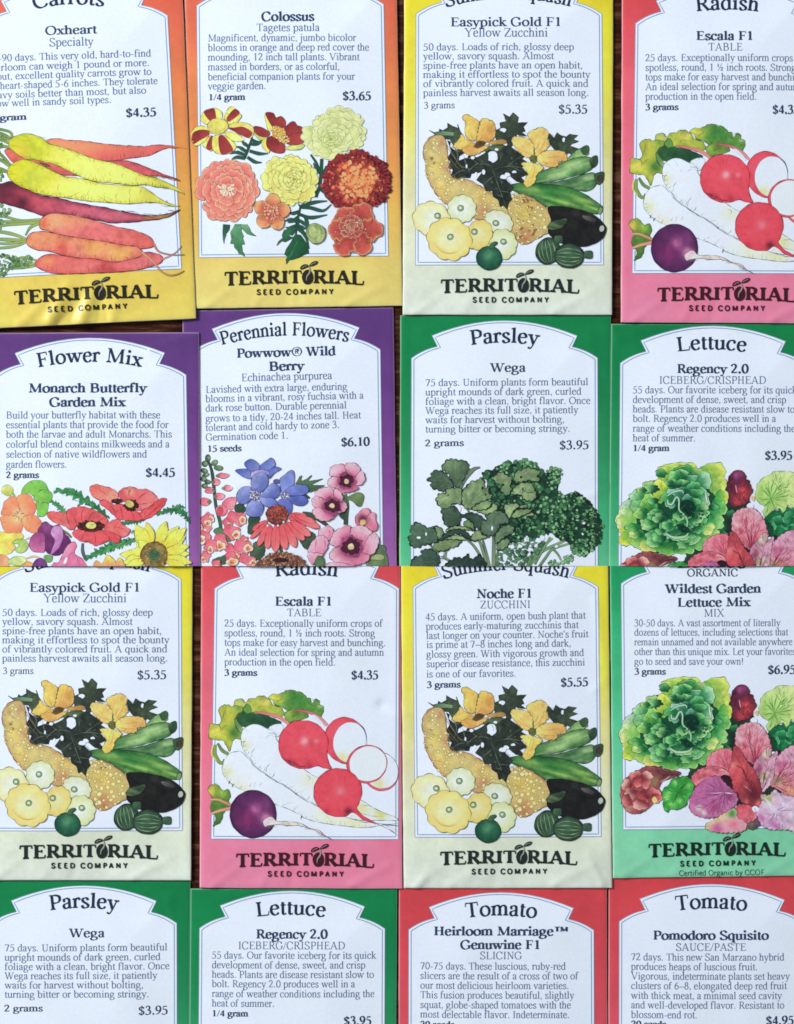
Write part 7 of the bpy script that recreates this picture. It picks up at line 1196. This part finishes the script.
flower_mix_txt = {
 'heading_text': [T('Flower Mix', 37.5, 367.8, 141.5, 367.2, 14.2, 'head', DARK, 5.6)],
 'variety_text': [T('Monarch Butterfly', 28.4, 392.6, 147, 392.4, 9.0, 'bold', NAVY), T('Garden Mix', 49.5, 406.6, 125.8, 406.5, 9.0, 'bold', NAVY)],
 'description_text': block([('Build your butterfly habitat with these', 160.5, 418.5), ('essential plants that provide the food for', 168.7, 428.2), ('both the larvae and adult Monarchs. This', 172.2, 437.7), ('colorful blend contains milkweeds and a', 169.8, 447.6), ('selection of native wildflowers and', 147.3, 457.6), ('garden flowers.', 67.4, 467.8)], 5.8, -.001, 7.0),
 'weight_text': [T('2 grams', 5.8, 478.0, 39.3, 477.9, 6.1, 'bold', NAVY)],
 'price_text': [T('$4.45', 145.9, 476.7, 175.6, 476.6, 8.5, 'bold', NAVY)]}
coneflower_txt = {
 'heading_text': [T('Perennial Flowers', 221, 345.2, 348.2, 342, 13.2, 'head', DARK, 8.0)],
 'variety_text': [T('Powwow® Wild', 236.5, 357.8, 335.7, 355.2, 9.0, 'bold', NAVY), T('Berry', 268.8, 370.9, 304.4, 370, 9.0, 'bold', NAVY), T('Echinachea purpurea', 241.2, 381.4, 332.3, 379, 7.6, 'reg', SLATE)],
 'description_text': block([('Lavished with extra large, enduring', 347.4, 393), ('blooms in a vibrant, rosy fuchsia with a', 363.7, 402.2), ('dark rose button. Durable perennial', 346.8, 411.6), ('grows to a tidy, 20-24 inches tall. Heat', 361, 421.8), ('tolerant and cold hardy to zone 3.', 339.6, 431), ('Germination code 1.', 288.4, 440.6)], 205.4, -.023, 7.0),
 'weight_text': [T('15 seeds', 207.2, 451.7, 241.7, 451.1, 6.1, 'bold', NAVY)],
 'price_text': [T('$6.10', 341.2, 446.2, 369.8, 445.6, 8.4, 'bold', NAVY)]}
parsley_txt = {
 'heading_text': [T('Parsley', 470.2, 345.3, 538.6, 345.1, 14.6, 'head', DARK, 2.6)],
 'variety_text': [T('Wega', 490, 371.8, 525.8, 371.7, 8.6, 'semi', NAVY)],
 'description_text': block([('75 days. Uniform plants form beautiful', 588.4, 386), ('upright mounds of dark green, curled', 581.5, 395.5), ('foliage with a clean, bright flavor. Once', 590.5, 404.8), ('Wega reaches its full size, it patiently', 578.3, 414), ('waits for harvest without bolting,', 564.7, 423.3), ('turning bitter or becoming stringy.', 570.2, 432.5)], 425.3, -.006),
 'weight_text': [T('2 grams', 424.8, 446.3, 464, 445.9, 6.4, 'semi', NAVY)],
 'price_text': [T('$3.95', 559.4, 449.2, 589.2, 449, 8.4, 'semi', NAVY)]}
lettuce_txt = {
 'heading_text': [T('Lettuce', 676.8, 351.7, 746.2, 351.9, 14.4, 'head', DARK, 2.6)],
 'variety_text': [T('Regency 2.0', 676.8, 373.1, 748.7, 373.1, 8.8, 'bold', NAVY), T('ICEBERG/CRISPHEAD', 659, 383.8, 766.2, 383.8, 7.6, 'reg', SLATE)],
 'description_text': block([('55 days. Our favorite iceberg for its quick', 797.2, 393.2), ('development of dense, sweet, and crisp', 786.4, 402.9), ('heads. Plants are disease resistant slow to', 795, 412.4), ('bolt. Regency 2.0 produces well in a', 776.1, 421.8), ('range of weather conditions including the', 795.5, 431.7), ('heat of summer.', 695.5, 441.3)], 632.7, .001, 7.0),
 'weight_text': [T('1/4 gram', 632.7, 451.1, 669.3, 451.1, 6.1, 'bold', NAVY)],
 'price_text': [T('$3.95', 764.7, 459.6, 792.7, 459.6, 8.4, 'bold', NAVY)]}
zucchini_txt = {
 'heading_text': [T('Summer Squash', 443, 579.2, 568.4, 578.4, 13.6, 'head', DARK, 8.6)],
 'variety_text': [T('Noche F1', 476.4, 598.2, 532.6, 597.8, 9.0, 'bold', NAVY), T('ZUCCHINI', 479.9, 608.4, 530.6, 608, 7.7, 'reg', SLATE)],
 'description_text': block([('45 days. A uniform, open bush plant that', 585.7, 620.3, 425.4), ('produces early-maturing zucchinis that', 578.6, 629.7, 425.8), ('last longer on your counter. Noche\'s fruit', 588.5, 639, 426), ('is prime at 7–8 inches long and dark,', 571.3, 648), ('glossy green. With vigorous growth and', 584, 657.6), ('superior disease resistance, this zucchini', 585.1, 667.2), ('is one of our favorites.', 516, 677.4)], 426.3, -.011, 7.0),
 'weight_text': [T('3 grams', 426.7, 687.7, 460.7, 687.2, 6.1, 'bold', NAVY)],
 'price_text': [T('$5.55', 560.7, 686.4, 588.5, 685.9, 8.4, 'bold', NAVY)]}
lettuce_mix_txt = {
 'heading_text': [T('Lettuce', 676.5, 568.3, 746.3, 568.3, 14.4, 'head', DARK, 1.2), T('ORGANIC', 687, 576.4, 738.2, 576.2, 7.4, 'semi', NAVY)],
 'variety_text': [T('Wildest Garden', 665, 593.1, 761, 592.7, 8.8, 'bold', NAVY), T('Lettuce Mix', 677, 606.6, 750.2, 606.2, 8.8, 'bold', NAVY), T('MIX', 703.6, 616.6, 724, 616.4, 7.6, 'reg', SLATE)],
 'description_text': block([('30-50 days. A vast assortment of literally', 780.3, 626.3), ('dozens of lettuces, including selections that', 788.1, 635.6), ('remain unnamed and not available anywhere', 792.5, 645.3), ('other than this unique mix. Let your favorites', 795.5, 655), ('go to seed and save your own!', 743.4, 664.7)], 634.2, -.002, 6.8),
 'weight_text': [T('3 grams', 634.4, 674.5, 665.7, 674.4, 6.1, 'bold', NAVY)],
 'price_text': [T('$6.95', 767.6, 673.7, 795.7, 673.6, 8.4, 'bold', NAVY)]}
slicing_tomato_txt = {
 'heading_text': [T('Tomato', 465.8, 918, 536.6, 918.4, 14.6, 'head', DARK, 2.6)],
 'variety_text': [T('Heirloom Marriage™', 433.5, 935.2, 568.2, 935.6, 8.8, 'bold', NAVY), T('Genuwine F1', 460.2, 948.8, 540.8, 949, 8.8, 'bold', NAVY), T('SLICING', 479.6, 959, 522, 959.1, 7.5, 'reg', SLATE)],
 'description_text': block([('70-75 days. These luscious, ruby-red', 565.8, 969.3), ('slicers are the result of a cross of two of', 578.3, 979), ('our most delicious heirloom varieties.', 569, 988.7), ('This fusion produces beautiful, slightly', 574.2, 998.3), ('squat, globe-shaped tomatoes with the', 571, 1008.1), ('most delectable flavor. Indeterminate.', 569.6, 1017.7)], 420.1, .002, 7.0),
 'weight_text': [T('20 seeds', 420.1, 1027.5, 454.5, 1027.5, 6.1, 'bold', NAVY)]}
sauce_tomato_txt = {
 'heading_text': [T('Tomato', 676, 911, 746.8, 911.2, 14.6, 'head', DARK, 2.6)],
 'variety_text': [T('Pomodoro Squisito', 652.8, 939.6, 768.8, 939.6, 8.8, 'bold', NAVY), T('SAUCE/PASTE', 675.5, 950.6, 746.1, 950.6, 7.5, 'reg', SLATE)],
 'description_text': block([('72 days. This new San Marzano hybrid', 784.5, 960.4), ('produces heaps of luscious fruit.', 757.6, 970), ('Vigorous, indeterminate plants set heavy', 790, 979.5), ('clusters of 6–8, elongated deep red fruit', 787, 989.1), ('with thick meat, a minimal seed cavity', 782, 998.9), ('and well-developed flavor. Resistant to', 784.5, 1008.4), ('blossom-end rot.', 697.2, 1018)], 631, .001, 7.0),
 'weight_text': [T('20 seeds', 631, 1027.1, 666.2, 1027.1, 6.1, 'bold', NAVY)],
 'price_text': [T('$4.95', 765.8, 1024.6, 794.2, 1024.6, 8.4, 'bold', NAVY)]}

# ---------------------------------------------------------------- the packets on the table
ORANGE = [(0, (222, 98, 76)), (.12, (222, 106, 80)), (.3, (218, 124, 78)), (.5, (212, 142, 74)), (.7, (212, 168, 78)), (.86, (218, 196, 90)), (1, (222, 204, 98))]
ORANGE2 = [(0, (222, 102, 84)), (.15, (222, 112, 82)), (.35, (220, 132, 80)), (.55, (222, 150, 82)), (.72, (222, 180, 88)), (.88, (224, 204, 114)), (1, (224, 210, 122))]
YELLOW = [(0, (222, 206, 48)), (.15, (224, 214, 52)), (.38, (222, 216, 84)), (.52, (217, 217, 136)), (.66, (213, 215, 172)), (.8, (212, 222, 198)), (1, (212, 224, 214))]
RED = [(0, (204, 68, 72)), (.12, (212, 80, 90)), (.3, (220, 98, 114)), (.55, (225, 112, 134)), (.8, (230, 124, 156)), (1, (230, 130, 162))]
GREEN = [(0, (16, 124, 70)), (.15, (20, 130, 76)), (.35, (36, 138, 86)), (.6, (62, 170, 118)), (.8, (108, 200, 156)), (1, (126, 206, 168))]
PURPLE = [(0, (90, 56, 120)), (.2, (100, 60, 130)), (.5, (124, 72, 146)), (.8, (164, 108, 176)), (1, (182, 128, 192))]
TRED = [(0, (200, 66, 72)), (.15, (204, 70, 80)), (.4, (210, 80, 94)), (1, (224, 110, 140))]
GREEN_LIT = [(0, (24, 140, 86)), (.12, (34, 156, 98)), (.3, (58, 178, 122)), (.6, (92, 196, 148)), (.85, (122, 204, 164)), (1, (130, 208, 172))]  # printed green run, lightened: the stronger light on this packet is in the colour
DX, DY = -421.0, 565.4
def sh(pts, dx=DX, dy=DY): return [(x + dx, y + dy) for x, y in pts]
def shq(cr, dx=DX, dy=DY): return [(a + dx, b + dy, c + dx, d + dy, w, k) for a, b, c, d, w, k in cr]
BIG = 1

ys_q = [(404.4, -29), (613.6, -29.5), (612, 314.9), (402.6, 314.9)]; ys_p = [(415.6, 13.8), (602.2, 13.6), (603.7, 265.3), (415.2, 265.4)]
ra_q = [(622.2, -20), (822.5, -20), (823.8, 323.4), (620.8, 322.5)]; ra_p = [(635.2, 23), (820.3, 23.1), (819.6, 274.1), (631.8, 273.6)]
pa_q = [(400.4, 315), (611.4, 314.6), (609, 660), (399, 660)]; pa_p = [(411.1, 358), (598, 357.8), (598.4, 609), (410.4, 609)]
le_q = [(611.4, 323.6), (818.4, 323.6), (816, 668), (608, 668)]; le_p = [(620, 362.8), (806.2, 363.4), (805.4, 614), (617.8, 613.4)]

creases_low = lambda x0, y0: [(x0 + 10, y0, x0 + 40, y0 - 22, 4, .32), (x0 + 150, y0 - 2, x0 + 188, y0 - 22, 4, .34), (x0 + 90, y0 - 4, x0 + 98, y0 - 36, 5, -.22), (x0 + 60, y0 - 3, x0 + 72, y0 - 20, 4, .2)]
PK = []
def add(*a, **k): PK.append((a, k))

add(Packet([(-27, -13), (182.2, -22), (196.2, 318.6), (-13, 328.8)], [(-18.6, 24.6), (168, 15.6), (182, 269.3), (-4.6, 278.2)], (0.95, .75, 1.55, 1.5),
    [(50, 322, 68, 287, 6.5, 1.1), (64, 324, 88, 290, 6, -.8), (82, 322, 93, 286, 6.5, 1.1), (104, 322, 99, 288, 6, -.7), (20, 325, 56, 292, 5, .34), (112, 320, 120, 292, 5, .3), (70, 262, 78, 236, 5, .12), (130, 320, 186, 300, 5, .12)],
    [(90, 170, 50, .5), (60, 60, 40, -.15)], None, 11), ORANGE, 'orange and yellow seed packet picturing long carrots', carrots_txt, 'carrots', None)
add(Packet([(183.6, -25), (396.6, -25.5), (402.5, 305.8), (193.2, 308.8)], [(196.2, 5.2), (384, 4.2), (388.6, 256.4), (198.8, 257.9)], (.25, .2, .85, .85),
    creases_low(196, 307) + [(300, 300, 292, 262, 2.4, -.2)], [(290, 190, 60, .4)], None, 23), ORANGE2, 'orange seed packet picturing a bunch of marigold blooms', marigold_txt, 'marigolds', None)
add(Packet(ys_q, ys_p, (.0, .0, .85, .85), creases_low(404, 314), [(500, 200, 60, .3)], None, 31), YELLOW,
    'yellow to cream summer squash seed packet priced $5.35, right of the marigold packet', yellow_squash_txt, 'squash', (0, 0))
add(Packet(ra_q, ra_p, (.0, .0, .85, .85), creases_low(622, 322), [(720, 190, 60, .3)], None, 47), RED,
    'pink red radish seed packet at the top right corner, cropped by the right frame edge', radish_txt, 'radish', (-DX, -DY))
add(Packet([(-18, 332.6), (199.2, 332.4), (200.8, 676), (-15, 676)], [(-6.4, 375.9), (186.5, 374.8), (190.6, 626), (-2.2, 627)], (.0, .9, .9, .0),
    [(150, 350, 196, 334, 3, .2), (30, 336, 60, 352, 3, .16)], [(90, 500, 60, .3)], 'above', 53), PURPLE, 'purple flower mix seed packet picturing poppies and a sunflower', flower_mix_txt, 'wildflowers', None)
add(Packet([(182, 310.4), (393.6, 307), (398, 650), (187, 653)], [(191, 351.6), (380.6, 349.3), (384, 600.4), (194.6, 602.8)], (.0, .0, .0, .0),
    [(215, 316, 236, 340, 2.5, .2), (300, 312, 360, 322, 2.6, .14)], [(300, 480, 60, .4)], 'above', 61), PURPLE, 'purple perennial flowers seed packet picturing a coneflower and pink hollyhocks', coneflower_txt, 'perennials', None)
add(Packet(pa_q, pa_p, (.0, .0, .0, .0), [(590, 330, 600, 420, 3, .12), (420, 330, 470, 322, 3, .14), (580, 500, 609, 488, 2.2, .18)], [(500, 480, 60, .3)], 'above', 71), GREEN,
    'green parsley seed packet in the upper half, between the purple perennial and the lettuce packets', parsley_txt, 'parsley', (0, 0))
add(Packet(le_q, le_p, (.0, .0, .0, .0), [(616, 340, 640, 334, 3, .14)], [(710, 490, 60, .3)], 'above', 83), GREEN,
    'green crisphead lettuce seed packet below the cropped radish packet at the right edge', lettuce_txt, 'lettuce', (-3.4, -214.3))
add(Packet(sh(ys_q), sh(ys_p), (.0, .0, .85, .85), shq(creases_low(404, 314)), [(79, 765, 60, .3)], 'below', 31), YELLOW,
    'yellow to cream summer squash seed packet under the purple flower mix packet', mv(yellow_squash_txt, DX, DY), 'squash', (DX, DY))
ra2 = sh(ra_q); ra2[1] = (400.4, ra2[1][1]); ra2[2] = (402.6, ra2[2][1])
add(Packet(ra2, sh(ra_p), (.0, .0, .85, .85), shq(creases_low(622, 322)) + [(382, 705, 390, 708, 5, -.5)], [(300, 755, 60, .3)], 'below', 47), RED,
    'pink red radish seed packet shown whole in the lower half, between two yellow squash packets', mv(radish_txt, DX, DY), 'radish', (0, 0))
add(Packet([(400.8, 543), (608.2, 543), (612, 888), (403.6, 888.2)], [(412.6, 587), (598.5, 586.8), (601.3, 836.6), (414.7, 837.2)], (.1, .1, .95, .95),
    creases_low(404, 886) + [(602, 884, 588, 856, 4, .5), (418, 886, 430, 868, 4, .45), (450, 885, 470, 872, 4, .3), (596, 600, 608, 700, 3, .2), (594, 690, 610, 676, 2, .2)], [(500, 760, 60, .3)], 'below', 97), YELLOW,
    'yellow to cream zucchini seed packet priced $5.55, right of the whole radish packet', zucchini_txt, 'squash', (-1.2, 572))
add(Packet([(610, 545), (820, 545), (822, 875.4), (612.8, 878.2)], [(620.8, 583.4), (807.4, 582.6), (809.6, 827.8), (622.7, 829.8)], (.0, .0, .85, .85),
    creases_low(614, 876), [(710, 740, 60, .3)], 'below', 101), GREEN_LIT, 'green organic lettuce mix seed packet showing its whole picture of lettuces and red leaves', lettuce_mix_txt, 'lettuce', (0, 0))
add(Packet(sh(pa_q), sh(pa_p), (.0, .0, .0, .0), shq([(590, 330, 600, 420, 3, .12), (420, 330, 470, 322, 3, .14)]), [], None, 71), GREEN,
    'green parsley seed packet in the bottom left corner, cropped by the frame below its price', mv(parsley_txt, DX, DY), None, None)
add(Packet(sh(le_q), sh(le_p), (.0, .0, .0, .0), [], [], None, 83), GREEN,
    'green crisphead lettuce seed packet in the bottom row, under the whole radish packet', mv(lettuce_txt, DX, DY), None, None)
add(Packet([(399, 880), (607.2, 878.6), (608, 1222), (398, 1222)], [(408.3, 929.6), (594.2, 930.4), (595, 1181), (408, 1181)], (.0, .0, .0, .0), [(420, 890, 470, 884, 3, .12)], [], None, 113), TRED,
    'red slicing tomato seed packet in the bottom row, left of the sauce tomato packet', slicing_tomato_txt, None, None)
add(Packet([(608.8, 869), (818, 869), (818, 1214), (608.4, 1214)], [(619, 921.4), (805.2, 922), (805, 1172), (618.4, 1172)], (.0, .0, .0, .0), [(630, 884, 670, 876, 3, .12)], [], None, 127), TRED,
    'red sauce tomato seed packet in the bottom right corner', sauce_tomato_txt, None, None)

def organic_note(p, root):
    s = Sheet(); put_text(s, 'Certified Organic by CCOF', 678.8, 875.6, 764.4, 874.6, 5.2, 'sanslight', (44, 70, 62))
    build('certification_text', s, p, root, 1.0e-4)

for a, k in PK:
    p, st, label, txt, pic, off = a
    M = None if not off or off == (0, 0) else (lambda V, o=off: V + np.array(o))
    f = PICTURES.get(pic) if pic else None
    lc = (40, 38, 26) if st in (ORANGE, ORANGE2) else (32, 44, 42) if st is YELLOW else (64, 24, 34) if st is RED else (20, 40, 34)
    make_packet(p, st, label, txt, f, M, logo=True, logo_col=lc, extra=organic_note if txt is lettuce_mix_txt else None)

# ---------------------------------------------------------------- table, light, camera
bm = bmesh.new(); bmesh.ops.create_cube(bm, size=1.0)
for v in bm.verts: v.co = (v.co.x * .9, v.co.y * 1.1, v.co.z * .03 - .0152)
me = bpy.data.meshes.new('tabletop'); bm.to_mesh(me); bm.free(); me.materials.append(MAT['wood'])
o = bpy.data.objects.new('tabletop', me); COL.objects.link(o); o['kind'] = 'structure'; o['label'] = 'dark reddish brown wooden table under the seed packets'

w = bpy.data.worlds.new('World'); scene.world = w; w.use_nodes = True
bg = w.node_tree.nodes['Background']; bg.inputs[0].default_value = (.76, .87, 1.12, 1); bg.inputs[1].default_value = .29
def area(name, loc, target, size, power, col):
    l = bpy.data.lights.new(name, 'AREA'); l.shape = 'RECTANGLE'; l.size, l.size_y = size; l.energy = power; l.color = col
    ob = bpy.data.objects.new(name, l); COL.objects.link(ob); ob.location = loc
    ob.rotation_euler = (Vector(target) - Vector(loc)).to_track_quat('-Z', 'Y').to_euler()
area('window_light', (-2.1, 1.4, 1.65), (0, .02, 0), (1.0, 1.0), 144, (.80, .89, 1.02))

cam = bpy.data.cameras.new('camera'); co = bpy.data.objects.new('camera', cam); COL.objects.link(co)
D = .80; co.location = (0, 0, D + .0012); cam.sensor_fit = 'VERTICAL'; cam.angle = 2 * math.atan(.5 * 1024 * S / D); cam.clip_start = .01; cam.clip_end = 10
scene.camera = co
scene.view_settings.view_transform = 'Standard'; scene.view_settings.look = 'None'; scene.view_settings.exposure = 0; scene.view_settings.gamma = 1
scene.cycles.filter_width = 1.7 if hasattr(scene, 'cycles') else 1.5
